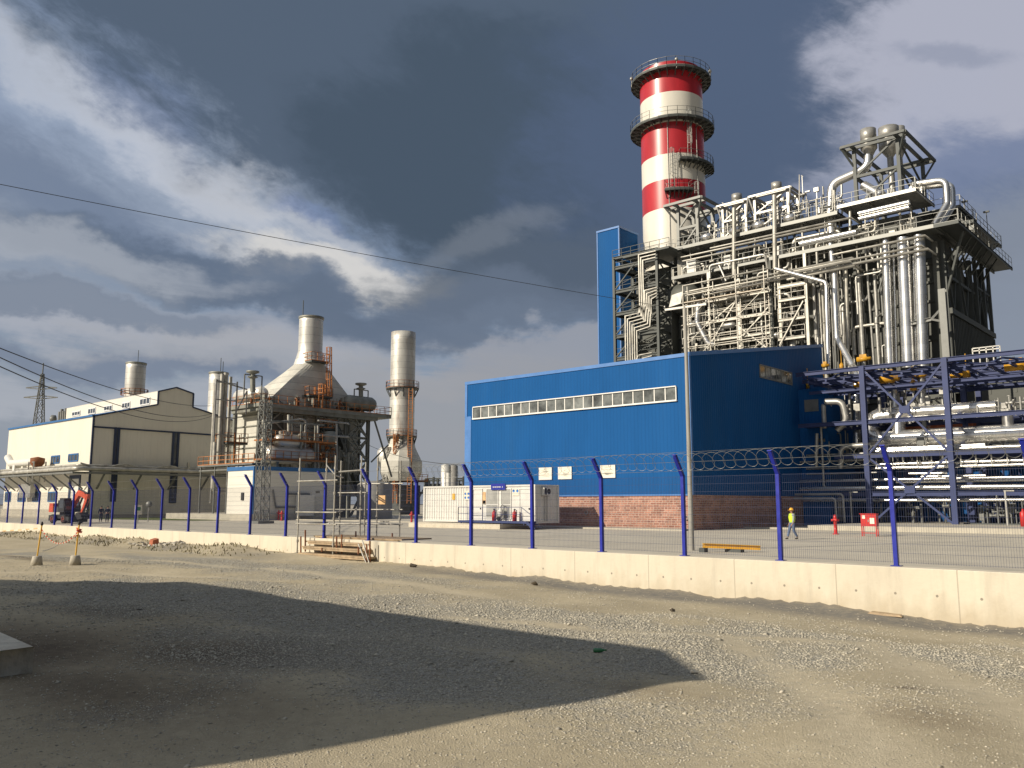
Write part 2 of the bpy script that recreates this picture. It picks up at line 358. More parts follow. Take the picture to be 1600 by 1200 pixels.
# ---------------------------------------------------------------- camera, light
cam = bpy.data.cameras.new('camera'); co = bpy.data.objects.new('camera', cam); COL.objects.link(co)
co.location = (0, 0, EYE); cam.sensor_width = 36; cam.lens = F/1600*36; cam.clip_end = 5000; cam.clip_start = .1
yaw = math.atan2(.666, .746)
co.rotation_euler = (PI/2+P, 0, yaw); S.camera = co
SUN_AZ = math.radians(201.); SUN_EL = math.radians(28.)
sd = bpy.data.lights.new('sun', 'SUN'); so = bpy.data.objects.new('sun', sd); COL.objects.link(so)
sd.energy = 4.8; sd.angle = math.radians(.5); sd.color = (1, .89, .73)
tosun = Vector((math.sin(SUN_AZ)*math.cos(SUN_EL), math.cos(SUN_AZ)*math.cos(SUN_EL), math.sin(SUN_EL)))
so.rotation_euler = tosun.to_track_quat('Z', 'Y').to_euler(); so.location = (-20, -30, 60)
S.view_settings.view_transform = 'Standard'; S.view_settings.look = 'None'; S.view_settings.exposure = .12; S.view_settings.gamma = 1
# ---------------------------------------------------------------- sky: Nishita blue behind layers of procedural cloud
def make_sky():
    w = bpy.data.worlds.new('World'); S.world = w; w.use_nodes = True
    N, L = w.node_tree.nodes, w.node_tree.links; bg = N['Background']; bg.inputs['Strength'].default_value = .1
    sky = N.new('ShaderNodeTexSky'); sky.sky_type = 'NISHITA'; sky.sun_disc = False
    sky.sun_elevation = SUN_EL; sky.sun_rotation = SUN_AZ; sky.air_density = 1.; sky.dust_density = .6; sky.ozone_density = 2.
    tc = N.new('ShaderNodeTexCoord'); sp = N.new('ShaderNodeSeparateXYZ'); L.new(tc.outputs['Generated'], sp.inputs[0])
    E = lambda op, a, b=None, c=None: expr(N, L, op, a, b, c)
    az0 = E('MULTIPLY', E('ARCTAN2', sp.outputs[0], sp.outputs[1]), 57.2958)
    el0 = E('MULTIPLY', E('ARCSINE', sp.outputs[2]), 57.2958)
    def noise(scale, zs, det, rough, off=(0,0,0), dist=0.):
        m = N.new('ShaderNodeMapping'); m.inputs['Scale'].default_value = (1, 1, zs); m.inputs['Location'].default_value = off
        L.new(tc.outputs['Generated'], m.inputs['Vector'])
        n = N.new('ShaderNodeTexNoise'); n.inputs['Scale'].default_value = scale; n.inputs['Detail'].default_value = det; n.inputs['Roughness'].default_value = rough; n.inputs['Distortion'].default_value = dist
        L.new(m.outputs[0], n.inputs['Vector']); return n.outputs['Fac']
    n1 = noise(5, 1.6, 7, .58); n2 = noise(5, 1.6, 7, .58, (5, 3, 1))
    az = E('ADD', az0, E('MULTIPLY', E('SUBTRACT', n1, .5), 13.)); el = E('ADD', el0, E('MULTIPLY', E('SUBTRACT', n2, .5), 10.))
    def lay(rot, su, sv, det, rough, off, dist=0.):
        """fine cloud texture drawn out along a heading (streets of cloud)"""
        c, s_ = math.cos(math.radians(rot)), math.sin(math.radians(rot)); azm = E('MULTIPLY', E('ADD', az0, 42.), .88)
        u = E('MULTIPLY', E('ADD', E('MULTIPLY', azm, c), E('MULTIPLY', el0, s_)), su); v = E('MULTIPLY', E('SUBTRACT', E('MULTIPLY', el0, c), E('MULTIPLY', azm, s_)), sv)
        cb = N.new('ShaderNodeCombineXYZ'); L.new(u, cb.inputs[0]); L.new(v, cb.inputs[1]); cb.inputs[2].default_value = off
        n = N.new('ShaderNodeTexNoise'); n.inputs['Scale'].default_value = 1.; n.inputs['Detail'].default_value = det; n.inputs['Roughness'].default_value = rough; n.inputs['Distortion'].default_value = dist
        L.new(cb.outputs[0], n.inputs['Vector']); return n.outputs['Fac']
    def two(a, b, k): return E('ADD', E('MULTIPLY', a, 1-k), E('MULTIPLY', b, k))
    nd = two(lay(-28, .085, .20, 9, .66, 3.3, .35), lay(-20, .42, .75, 8, .68, 1.7, .8), .3); nh = two(lay(-4, .055, .36, 9, .64, 7.1, .2), lay(-6, .22, 1.1, 8, .66, 9.4, .6), .3)
    nf = N.new('ShaderNodeMix'); nf.data_type = 'FLOAT'; mh = N.new('ShaderNodeMapRange'); mh.interpolation_type = 'SMOOTHSTEP'; mh.inputs[1].default_value = 10; mh.inputs[2].default_value = 19; L.new(el0, mh.inputs[0])
    L.new(mh.outputs[0], nf.inputs[0]); L.new(nh, nf.inputs[2]); L.new(nd, nf.inputs[3]); nf = nf.outputs[0]
    def band(px, py, lx, ly, rot, soft=.5):
        """soft lens of cloud centred on a bearing; lengths in degrees, rot in degrees"""
        d = ray(px, py); h = math.hypot(d[0], d[1]); a_, e_ = math.degrees(math.atan2(d[0], d[1])), math.degrees(math.atan2(d[2], h))
        c, s_ = math.cos(math.radians(rot)), math.sin(math.radians(rot))
        da = E('MULTIPLY', E('SUBTRACT', az, a_), math.cos(math.radians(e_))); de = E('SUBTRACT', el, e_)
        u = E('DIVIDE', E('ADD', E('MULTIPLY', da, c), E('MULTIPLY', de, s_)), lx)
        v = E('DIVIDE', E('SUBTRACT', E('MULTIPLY', de, c), E('MULTIPLY', da, s_)), ly)
        rr = E('SQRT', E('ADD', E('MULTIPLY', u, u), E('MULTIPLY', v, v)))
        mr = N.new('ShaderNodeMapRange'); mr.interpolation_type = 'SMOOTHSTEP'
        mr.inputs[1].default_value = 1+soft; mr.inputs[2].default_value = max(0., 1-soft); L.new(rr, mr.inputs[0]); return mr.outputs[0]
    def rgbmix(f, a, b):
        m = N.new('ShaderNodeMix'); m.data_type = 'RGBA'
        for i, v in ((0, f), (6, a), (7, b)):
            if isinstance(v, tuple): m.inputs[i].default_value = (*[c*10 for c in v], 1)
            elif isinstance(v, (int, float)): m.inputs[i].default_value = v
            else: L.new(v, m.inputs[i])
        return m.outputs[2]
    def lin(r, g, b): return tuple(((x/255+.055)/1.055)**2.4 if x > 10 else x/255/12.92 for x in (r, g, b))
    def shape(f, lo=.2, hi=.75, k=1.):
        """break a lens up with fine cloud noise"""
        m = N.new('ShaderNodeMapRange'); m.interpolation_type = 'SMOOTHSTEP'; m.inputs[1].default_value = lo; m.inputs[2].default_value = hi; m.inputs[4].default_value = k
        L.new(E('ADD', E('MULTIPLY', f, .75), E('MULTIPLY', E('SUBTRACT', nf, .42), 1.7)), m.inputs[0]); return E('MULTIPLY', m.outputs[0], E('MINIMUM', E('MULTIPLY', f, 4.), 1.))
    bright = lambda c, k: tuple(x*k for x in c)
    # base deck: blue through thin cloud
    base = rgbmix(.78, sky.outputs[0], lin(116, 130, 152))
    mrz = N.new('ShaderNodeMapRange'); mrz.interpolation_type = 'SMOOTHSTEP'; mrz.inputs[1].default_value = .3; mrz.inputs[2].default_value = .72; L.new(nf, mrz.inputs[0])
    base = rgbmix(E('MULTIPLY', mrz.outputs[0], .5), base, lin(150, 158, 170))
    # toward the sun (behind the picture) the unseen deck is brightened to fill shaded ground
    dn = N.new('ShaderNodeVectorMath'); dn.operation = 'DOT_PRODUCT'; L.new(tc.outputs['Generated'], dn.inputs[0]); dn.inputs[1].default_value = tosun
    mg = N.new('ShaderNodeMapRange'); mg.inputs[1].default_value = -.1; mg.inputs[2].default_value = 1.; L.new(dn.outputs['Value'], mg.inputs[0])
    base = rgbmix(E('MULTIPLY', mg.outputs[0], .5), base, lin(190, 186, 180))
    # unseen deck out to the right, darkened to deepen the shaded side walls
    dr = N.new('ShaderNodeVectorMath'); dr.operation = 'DOT_PRODUCT'; L.new(tc.outputs['Generated'], dr.inputs[0]); dr.inputs[1].default_value = (.95, .30, 0)
    mr_ = N.new('ShaderNodeMapRange'); mr_.interpolation_type = 'SMOOTHSTEP'; mr_.inputs[1].default_value = .15; mr_.inputs[2].default_value = .75; L.new(dr.outputs['Value'], mr_.inputs[0])
    base = rgbmix(E('MULTIPLY', mr_.outputs[0], .9), base, lin(38, 46, 58))
    up = N.new('ShaderNodeMapRange'); up.interpolation_type = 'SMOOTHSTEP'; up.inputs[1].default_value = 42; up.inputs[2].default_value = 65; L.new(el0, up.inputs[0])
    base = rgbmix(E('MULTIPLY', up.outputs[0], .35), base, lin(168, 176, 188))  # unseen overhead sky, lightened to lift the ground in shade
    # horizon glow of thin grey
    low = N.new('ShaderNodeMapRange'); low.interpolation_type = 'SMOOTHSTEP'; low.inputs[1].default_value = 13; low.inputs[2].default_value = 0; L.new(el, low.inputs[0])
    c = rgbmix(E('MULTIPLY', low.outputs[0], E('SUBTRACT', .8, E('MULTIPLY', mr_.outputs[0], .75))), base, lin(142, 147, 156))
    W_ = lin(206, 206, 208); G = lin(76, 91, 107); GM = lin(98, 113, 134)
    for (px, py, lx, ly, rot, so_, colr, k, lo, hi) in SKYB:
        lo, hi = lo-.04, hi+.16
        c = rgbmix(shape(band(px, py, lx, ly, rot, so_), lo, hi, k), c, lin(*colr))
    L.new(c, bg.inputs['Color'])
SKYB = [
 # px, py, half length, half height (deg), rotation, softness, colour, amount, lo, hi
 (60, 250, 9.5, 3.6, -24, .6, (110, 124, 147), .85, .1, .7),
 (110, 60, 8, 4, -30, .8, (128, 146, 176), .8, .15, .7),
 (330, 290, 17, 3.6, -31, .9, (152, 164, 182), .7, .22, .72),
 (290, 260, 13, 1.6, -34, .8, (200, 203, 210), .55, .34, .85),
 (90, 120, 7, 1.3, -38, .8, (192, 197, 208), .6, .28, .75),
 (470, 345, 8, 1.4, -24, .8, (203, 204, 208), .55, .3, .82),
 (230, 170, 3.4, 1.3, -30, .9, (98, 118, 158), .6, .25, .75),
 (470, 320, 3.2, .7, -14, .9, (96, 120, 168), .6, .25, .75),
 (540, 415, 8, 1.3, -6, .7, (208, 206, 203), .9, .18, .65),
 (860, 40, 33, 14, -16, .35, (80, 94, 112), .97, .02, .4),
 (820, 240, 13, 6.5, -10, .5, (70, 84, 100), .95, .05, .5),
 (1180, 230, 12, 11, 0, .6, (80, 95, 120), .9, .05, .6),
 (750, 360, 5, 1.6, 14, .8, (116, 124, 136), .6, .2, .7),
 (800, 430, 9, 2.0, 8, .6, (84, 96, 112), .85, .1, .6),
 (700, 490, 12, 1.8, 6, .6, (98, 110, 128), .85, .12, .6),
 (860, 545, 9, 1.5, 12, .5, (146, 150, 160), .85, .15, .6),
 (300, 420, 12, 1.5, -7, .5, (92, 106, 126), .85, .12, .6),
 (420, 470, 10, 1.0, -6, .7, (96, 109, 128), .8, .15, .6),
 (80, 385, 9, 1.2, -6, .8, (160, 166, 176), .75, .2, .65),
 (180, 500, 16, 1.3, -3, .7, (164, 168, 178), .8, .2, .65),
 (90, 470, 10, .8, -4, .7, (112, 124, 142), .75, .2, .65),
 (120, 560, 14, .9, -4, .7, (114, 125, 144), .75, .2, .65),
 (430, 560, 12, 1.2, -3, .7, (160, 162, 168), .7, .2, .65),
 (80, 640, 12, 1.4, 0, .7, (168, 172, 180), .7, .15, .65),
 (740, 640, 10, 3.4, 0, .7, (150, 152, 157), .75, .05, .65),
 (1540, 90, 8.5, 7.5, 20, .5, (170, 173, 188), .95, .12, .6),
 (1420, 200, 4.5, 2.2, 30, .8, (166, 170, 186), .7, .2, .7),
 (1480, 75, 3.6, .9, -14, .9, (124, 133, 155), .5, .28, .8),
 (1500, 300, 5.5, 3.2, -15, .7, (100, 116, 148), .8, .15, .7),
 (1590, 450, 6, 4.5, 0, .7, (130, 138, 152), .85, .05, .6),
]
make_sky()
# ================================================================ ground
def fb(a): return 18.79-.035*a                      # centre line of the boundary wall
RS = np.random.RandomState(3)
def zbase(a): return np.clip(-.08-.019*np.clip(a+20, 0, None), -.55, None)
WV = [(RS.uniform(.15, 1.6), RS.uniform(0, 2*PI), RS.uniform(0, 2*PI)) for _ in range(26)]
def lump(a, b):
    z = 0*a
    for k, t, ph in WV: z = z+.006/k**.6*np.sin(k*(a*math.cos(t)+b*math.sin(t))*2.2+ph)
    return z
def zg(a, b):
    a = np.asarray(a, float); b = np.asarray(b, float)
    d = fb(a)-b; t = np.clip(1-d/11., 0, 1); t = t*t*(3-2*t)
    mound = .30*np.clip(1-np.abs(d-.7)/1.5, 0, 1)*np.clip((-24-a)/6, 0, 1)*(.35+.65*(np.sin(a*.9)*np.sin(a*.37+1)*.5+.5))
    toe = .10*np.clip(1-d/.9, 0, 1)*(np.sin(a*2.3)*np.sin(a*.7)*.5+.6)+.05*np.clip(1-d/.7, 0, 1)*(np.sin(a*9.1+b*3)*np.sin(a*5.3+2)+.6*np.sin(a*17.)*np.sin(a*3.9))
    return .05*(1-t)+zbase(a)*t+lump(a, b)+mound+toe-.022*track(a, b)
TR = [np.array([[p.x, p.y] for p in [onz(*q, 0.) for q in l]]) for l in (((1120, 985), (1230, 1050), (1330, 1130), (1420, 1240)), ((1350, 990), (1480, 1060), (1600, 1130), (1700, 1200)), ((700, 960), (1000, 985), (1350, 990)), ((-200, 876), (100, 868), (330, 880), (560, 902), (760, 925)), ((-200, 900), (150, 894), (420, 905)))]
def track(a, b):
    a = np.asarray(a, float); b = np.asarray(b, float); d = 0*a+9.
    for l in TR:
        for p, q in zip(l, l[1:]):
            u = q-p; t = np.clip(((a-p[0])*u[0]+(b-p[1])*u[1])/(u@u), 0, 1); d = np.minimum(d, np.hypot(a-p[0]-u[0]*t, b-p[1]-u[1]*t))
    return np.exp(-(d/.36)**2)
def gmask(a, b):
    """where loose grey stone lies thick on the trodden earth"""
    g = 0*a
    for ca, cb, ra, rb, k in ((-13, 10, 8, 2.8, 1.), (-8.2, 11.2, 4.5, 2.2, 1.), (-9, 7, 3.6, 1.5, 1.), (-25, 15, 9, 1.8, .9), (-17, 8.6, 6, 2.2, .9), (-4, 13.2, 4, 1.4, .6), (-34, 12.6, 5, 1.3, .8), (-5.5, 9.6, 1.8, 1.2, .8), (-2, 12., 2.2, .8, .6)):
        g = np.maximum(g, k*np.exp(-(((a-ca)/ra)**2+((b-cb)/rb)**2)*1.1))
    g = g*(1-.8*track(a, b))
    n = 0*a
    for k, t, ph in WV[:14]: n = n+.16*np.sin(k*2.6*(a*math.cos(t+1)+b*math.sin(t+1))+ph*2)
    return np.clip(g*1.9-.12+n*.5, 0, 1)
def lot_mat():
    m = bpy.data.materials.new('earth_lot'); N, L = nodes(m); p = N['Principled BSDF']; p.inputs['Roughness'].default_value = .95; p.inputs['Specular IOR Level'].default_value = .2
    g = N.new('ShaderNodeNewGeometry'); at = N.new('ShaderNodeAttribute'); at.attribute_name = 'stone'; a2 = N.new('ShaderNodeAttribute'); a2.attribute_name = 'damp'
    def noise(sc, det, ro=.6, off=(0,0,0)):
        mp = N.new('ShaderNodeMapping'); mp.inputs['Location'].default_value = off; L.new(g.outputs['Position'], mp.inputs['Vector'])
        n = N.new('ShaderNodeTexNoise'); n.inputs['Scale'].default_value = sc; n.inputs['Detail'].default_value = det; n.inputs['Roughness'].default_value = ro; L.new(mp.outputs[0], n.inputs['Vector']); return n.outputs['Fac']
    def rng(x, lo, hi, o0=0., o1=1.):
        r = N.new('ShaderNodeMapRange'); r.inputs[1].default_value = lo; r.inputs[2].default_value = hi; r.inputs[3].default_value = o0; r.inputs[4].default_value = o1; L.new(x, r.inputs[0]); return r.outputs[0]
    def mix(f, a, b, bl='MIX'):
        x = N.new('ShaderNodeMix'); x.data_type = 'RGBA'; x.blend_type = bl
        for i, v in ((0, f), (6, a), (7, b)):
            if isinstance(v, tuple): x.inputs[i].default_value = (*v, 1)
            elif isinstance(v, (int, float)): x.inputs[i].default_value = v
            else: L.new(v, x.inputs[i])
        return x.outputs[2]
    def vor(sc):
        v = N.new('ShaderNodeTexVoronoi'); v.inputs['Scale'].default_value = sc; v.inputs['Randomness'].default_value = 1; L.new(g.outputs['Position'], v.inputs['Vector']); return v
    n1 = noise(.55, 6); n2 = noise(7, 8, .7); n3 = noise(45, 4, .7); v1 = vor(26); v2 = vor(60)
    earth = mix(rng(n1, .35, .68), (.41, .35, .235), (.56, .49, .345))
    earth = mix(rng(n2, .35, .7, 0, .7), earth, (.33, .28, .19))
    earth = mix(rng(n3, .35, .7, 0, .45), earth, (.57, .50, .365))
    st = mix(rng(v1.outputs['Color'], 0, 1), (.27, .255, .205), (.50, .465, .375))
    st = mix(rng(v1.outputs['Distance'], .25, .75, 0, .75), st, (.14, .13, .10))
    st2 = mix(rng(v2.outputs['Color'], 0, 1), (.25, .24, .21), (.52, .49, .42))
    st = mix(rng(n2, .4, .6), st, st2)
    f = expr(N, L, 'ADD', at.outputs['Fac'], rng(n2, .3, .7, -.35, .35)); f = rng(f, .15, .95)
    c = mix(f, earth, st)
    pebb = rng(v2.outputs['Distance'], .22, .12); sel = rng(v2.outputs['Color'], .72, .8)
    c = mix(expr(N, L, 'MULTIPLY', expr(N, L, 'MULTIPLY', pebb, sel), .8), c, (.57, .525, .42))
    c = mix(expr(N, L, 'MULTIPLY', a2.outputs['Fac'], rng(n2, .25, .6, .75, 1.)), c, (.115, .088, .06))
    at3 = N.new('ShaderNodeAttribute'); at3.attribute_name = 'grit'
    c = mix(expr(N, L, 'MULTIPLY', at3.outputs['Fac'], rng(n2, .3, .6, .6, 1.)), c, mix(n3, (.13, .128, .12), (.24, .23, .21)))
    L.new(c, p.inputs['Base Color'])
    at4 = N.new('ShaderNodeAttribute'); at4.attribute_name = 'track'
    L.new(mix(expr(N, L, 'MULTIPLY', at4.outputs['Fac'], rng(n2, .3, .65, .75, .25)), c, (.60, .53, .39)), p.inputs['Base Color'])
    h = expr(N, L, 'ADD', expr(N, L, 'MULTIPLY', n2, .5), expr(N, L, 'MULTIPLY', n3, .6))
    h = expr(N, L, 'SUBTRACT', h, expr(N, L, 'MULTIPLY', expr(N, L, 'MULTIPLY', v1.outputs['Distance'], f), 1.3))
    h = expr(N, L, 'SUBTRACT', h, expr(N, L, 'MULTIPLY', v2.outputs['Distance'], .35))
    b = N.new('ShaderNodeBump'); b.inputs['Strength'].default_value = .75; b.inputs['Distance'].default_value = .03; L.new(h, b.inputs['Height']); L.new(b.outputs[0], p.inputs['Normal'])
    return m
M['lot'] = lot_mat()
def ground():
    na, nb = 420, 215
    av = np.concatenate([np.linspace(-75, -26, 110, endpoint=False), np.linspace(-26, 3, 260, endpoint=False), np.linspace(3, 16, na-370)])
    A = np.repeat(av[:, None], nb, 1); T = np.linspace(0, 1, nb)[None, :]
    Bm = -14+(fb(A)-.1+14)*(1-(1-T)**1.5)
    Bm = -14+(fb(A)-.1+14)*T
    Z = zg(A, Bm)
    vs = np.stack([A, Bm, Z], -1).reshape(-1, 3); idx = np.arange(na*nb).reshape(na, nb)
    fs = np.stack([idx[:-1,:-1], idx[1:,:-1], idx[1:,1:], idx[:-1,1:]], -1).reshape(-1, 4)
    me = bpy.data.meshes.new('earth_lot'); me.from_pydata(vs.tolist(), [], fs.tolist()); me.polygons.foreach_set('use_smooth', [True]*len(fs)); me.materials.append(M['lot'])
    aa, bb = vs[:,0], vs[:,1]; d = fb(aa)-bb
    damp = np.zeros(len(aa))
    for ca, cb, ra, rb, k in ((-10.6, 5.6, 2.3, 1.6, .9), (-8.4, 4.4, 2.2, 1.1, .7), (-3.05, 9.6, .22, .12, .9), (-2.6, 8.3, .8, .5, .45), (-5.2, 7.7, .9, .4, .4), (-12.6, 4.4, 3.0, 2.0, 1.0), (-9.4, 3.9, 3.0, 1.2, .85), (-15.5, 6.6, 3.0, .9, .6), (-35, 11.4, 6, .35, .8), (-8, 11, .8, .3, .4)):
        damp = np.maximum(damp, k*np.exp(-(((aa-ca)/ra)**2+((bb-cb)/rb)**2)*1.4))
    grit = np.clip(1.35-np.abs(d-1.0)/1.1, 0, 1)*np.clip((aa+23)/5, 0, 1)
    grit = np.maximum(grit, .7*np.clip(1.1-np.abs(d-1.6)/1.3, 0, 1)*np.clip((-26-aa)/4, 0, 1)*(.5+.5*np.sin(aa*.8)))
    for nm, val in (('track', track(aa, bb)), ('stone', gmask(aa, bb)), ('damp', damp), ('grit', grit)):
        t = me.attributes.new(nm, 'FLOAT', 'POINT'); t.data.foreach_set('value', val.astype(np.float32))
    o = bpy.data.objects.new('earth_lot', me); COL.objects.link(o); o['kind'] = 'structure'
    m = MB(); m.add([(-3000,-3000,-.8),(3000,-3000,-.8),(3000,3000,-.8),(-3000,3000,-.8)], [(0,1,2,3)]); struct(m, 'ground', 'dirt')
    m = MB()
    for (a0, a1, b0, b1) in ((-400, 300, -300, -14), (-400, -75, -14, 21.2), (16, 300, -14, 18)):
        m.add([(a0,b0,.04),(a1,b0,.04),(a1,b1,.04),(a0,b1,.04)], [(0,1,2,3)])
    struct(m, 'dirt_field', 'lot')
    m = MB(); m.add([(-900, fb(-900)+.1, 0), (300, fb(300)+.1, 0), (900, 1500, 0), (-900, 1500, 0)], [(0,1,2,3)]); struct(m, 'yard_pavement', 'paving')
    # soil strip behind the wall
    m = MB(); n = 240
    for i in range(n+1):
        a = -80+95*i/n; w = 2.0+.5*math.sin(a*.6)+.3*math.sin(a*2.1)
        if -13.3 < a < -8.7: w = .35
        if -27.5 < a < -24: w = .8
        for j in range(7):
            t = j/6; m.v.append((a, fb(a)+.15+w*t, .012+(.16*math.sin(PI*min(1, t*1.05))*(.6+.4*math.sin(a*1.7+j))+R.uniform(-.03, .03))*(1 if 0 < j < 6 else 0)))
    for i in range(n):
        for j in range(6): q = i*7+j; m.f.append((q, q+7, q+8, q+1)); m.sm.append(True); m.mi.append(0)
    struct(m, 'soil_bed', 'dirt')
    # lawn in front of the white shed, kerbs
    m = MB(); m.add([(-118.6, 46, .02), (-93, 49.5, .02), (-93, 58, .02), (-118.6, 58, .02)], [(0,1,2,3)]); struct(m, 'lawn', 'grass')
    m = MB(); m.box(-97, -56, 59.2, 59.5, 0, .14); m.box(-26.6, 6, 63.2, 63.5, 0, .34); m.box(-31.8, -26.6, 63.2, 63.5, 0, .14); m.box(-60, -32, 54.3, 54.6, 0, .13); struct(m, 'kerb', 'concrete')
    m = MB(); m.box(-60, -32.2, 54.6, 56.2, .0, .12); m.box(-26.6, 6, 63.5, 95, .0, .335); struct(m, 'pavement', 'concrete')
ground()
def stones():
    """loose stone lying on the lot: far too many to count"""
    n = 110000; pts = []
    while len(pts) < n:
        k = 40000
        # closer to the lens the stones show, so look at the near ground hardest
        D = 5.2+26*RS.rand(k)**1.9; x = (RS.rand(k)-.5)*1.3*D
        a = .746*x-.666*D; b = .666*x+.746*D; d = fb(a)-b
        g = gmask(a, b); keep = (d > .25) & (RS.rand(k) < (.09+.91*g)*np.where((d < 2.0)&(a > -21), .35, 1)*(1-.7*track(a, b)))
        pts += list(zip(a[keep], b[keep], D[keep]))
    pts = np.array(pts[:n]); a, b, D = pts[:,0], pts[:,1], pts[:,2]; z = zg(a, b)
    r = (.006+.013*RS.rand(n)**3.)*np.clip(D/9, .8, 1.5); big = RS.rand(n) < .009; r = np.where(big, r*2.1, r)
    base = np.array([(1,0,0),(-1,0,0),(0,1,0),(0,-1,0),(0,0,1),(0,0,-1)], float)
    vs = base[None]*(.65+.7*RS.rand(n, 6, 1))*r[:,None,None]; vs[:,:,2] *= .5
    th = RS.rand(n)*2*PI; c, s = np.cos(th)[:,None], np.sin(th)[:,None]
    tl = (RS.rand(n)-.5)*1.1; vs[:,:,2] += vs[:,:,0]*np.sin(tl)[:,None]
    x, y = vs[:,:,0]*c-vs[:,:,1]*s, vs[:,:,0]*s+vs[:,:,1]*c
    vs = np.stack([x+a[:,None], y+b[:,None], vs[:,:,2]+(z+r*.10)[:,None]], -1).reshape(-1, 3)
    F_ = np.array([(0,2,4),(2,1,4),(1,3,4),(3,0,4),(2,0,5),(1,2,5),(3,1,5),(0,3,5)])
    fs = (F_[None]+np.arange(n)[:,None,None]*6).reshape(-1, 3)
    me = bpy.data.meshes.new('gravel'); me.vertices.add(len(vs)); me.vertices.foreach_set('co', vs.astype(np.float32).ravel())
    me.loops.add(len(fs)*3); me.loops.foreach_set('vertex_index', fs.astype(np.int32).ravel()); me.polygons.add(len(fs)); me.polygons.foreach_set('loop_start', np.arange(0, len(fs)*3, 3, dtype=np.int32))
    me.update(calc_edges=True); me.validate()
    t = me.attributes.new('tone', 'FLOAT', 'FACE'); t.data.foreach_set('value', np.repeat(RS.rand(n), 8).astype(np.float32))
    m = bpy.data.materials.new('stone'); N, L = nodes(m); p = N['Principled BSDF']; p.inputs['Roughness'].default_value = .9
    at = N.new('ShaderNodeAttribute'); at.attribute_name = 'tone'; mx = N.new('ShaderNodeMix'); mx.data_type = 'RGBA'; mx.inputs[6].default_value = (.30, .28, .23, 1); mx.inputs[7].default_value = (.56, .515, .41, 1)
    L.new(at.outputs['Fac'], mx.inputs[0]); L.new(mx.outputs[2], p.inputs['Base Color']); me.materials.append(m)
    o = bpy.data.objects.new('gravel', me); COL.objects.link(o); tag(o, 'loose grey gravel stones strewn over the earth lot', 'gravel'); o['kind'] = 'stuff'
stones()
def weeds():
    m = MB()
    for i in range(1500):
        a = R.uniform(-62, -29) if R.random() < 2 else 0; d = R.uniform(.3, 2.6) if a < -29 else R.uniform(.28, .5)
        if math.sin(a*.9)*math.sin(a*.37+1) < R.uniform(-1, .6): continue
        b = fb(a)-d; z = float(zg(a, b)); h = R.uniform(.04, .13); w = .03; t = R.uniform(0, PI); dx, dy = math.cos(t)*w, math.sin(t)*w; lx, ly = R.uniform(-.08, .08), R.uniform(-.08, .08)
        m.add([(a-dx, b-dy, z-.02), (a+dx, b+dy, z-.02), (a+lx+dx*.3, b+ly+dy*.3, z+h), (a+lx-dx*.3, b+ly-dy*.3, z+h*.95)], [(0,1,2,3)])
    o = solo(m, 'weeds', 'weed', 'sparse weeds growing on the mound along the wall foot', 'weeds'); o['kind'] = 'stuff'
weeds()
def rock(m, c, r, flat=.7, n=10):
    pts = [Vector((R.gauss(0,1), R.gauss(0,1), R.gauss(0,1))).normalized() for _ in range(n)]
    bm = bmesh.new()
    for p in pts: k = R.uniform(.75, 1.2); bm.verts.new((c[0]+p.x*r*k, c[1]+p.y*r*k, c[2]+p.z*r*k*flat))
    h = bmesh.ops.convex_hull(bm, input=bm.verts); bm.verts.ensure_lookup_table(); bm.verts.index_update()
    used = [v for v in bm.verts if v.link_faces]; ix = {v: i for i, v in enumerate(used)}
    m.add([v.co[:] for v in used], [tuple(ix[v] for v in f.verts) for f in bm.faces]); bm.free()
# rubble heap at the wall foot
m = MB()
for i in range(140):
    q = onz(R.gauss(282, 18), R.uniform(850, 856), -.05); b = fb(q.x)-R.uniform(.4, 1.6); r_ = R.uniform(.03, .14); rock(m, (q.x, b, float(zg(q.x, b))+r_*.3), r_)
o = solo(m, 'rubble', 'concrete', 'small heap of broken concrete rubble at the foot of the wall', 'rubble'); o['kind'] = 'stuff'
m = MB(); q = onz(263, 853, -.05); b = fb(q.x)-1.0; z = float(zg(q.x, b)); m.hexa([(q.x-.22, b-.12, z), (q.x+.2, b-.16, z), (q.x+.25, b+.15, z), (q.x-.2, b+.15, z), (q.x-.2, b-.1, z+.3), (q.x+.2, b-.14, z+.26), (q.x+.22, b+.12, z+.34), (q.x-.18, b+.13, z+.36)])
solo(m, 'broken_brick_block', 'brickred', 'chunk of orange-red brickwork beside the rubble heap', 'brick chunk')
for px, py, r_ in ((645, 890, .13), (835, 912, .09), (1050, 950, .06), (1085, 1150-80, .05)):
    m = MB(); q = onz(px, py, -.1); q.z = float(zg(q.x, q.y)); rock(m, (q.x, q.y, q.z+r_*.4), r_, n=16)
    solo(m, 'stone', 'dirt' if r_ > .05 else 'concrete', {645: 'dark clod of soil at the wall foot near the scaffold', 835: 'dark clod of soil by the middle of the long concrete wall', 1050: 'small dark clod below the wall left of the flattened scrap', 1085: 'pale fist-sized stone near the tip of the big shadow'}[px], 'stone')
m = MB(); q = onz(1384, 961, -.3); q.z = float(zg(q.x, q.y))
m.hexa([(q.x-.35, q.y-.08, q.z), (q.x+.35, q.y-.1, q.z), (q.x+.3, q.y+.1, q.z), (q.x-.3, q.y+.12, q.z), (q.x-.3, q.y-.06, q.z+.05), (q.x+.3, q.y-.08, q.z+.03), (q.x+.28, q.y+.08, q.z+.04), (q.x-.28, q.y+.1, q.z+.06)])
solo(m, 'wood_scrap', 'wood', 'flattened brown scrap of wood lying in grit below the wall', 'scrap')
m = MB(); q = onz(937, 1017, .05); q.z = float(zg(q.x, q.y)); d = Vector((.8, .5, .05)).normalized()
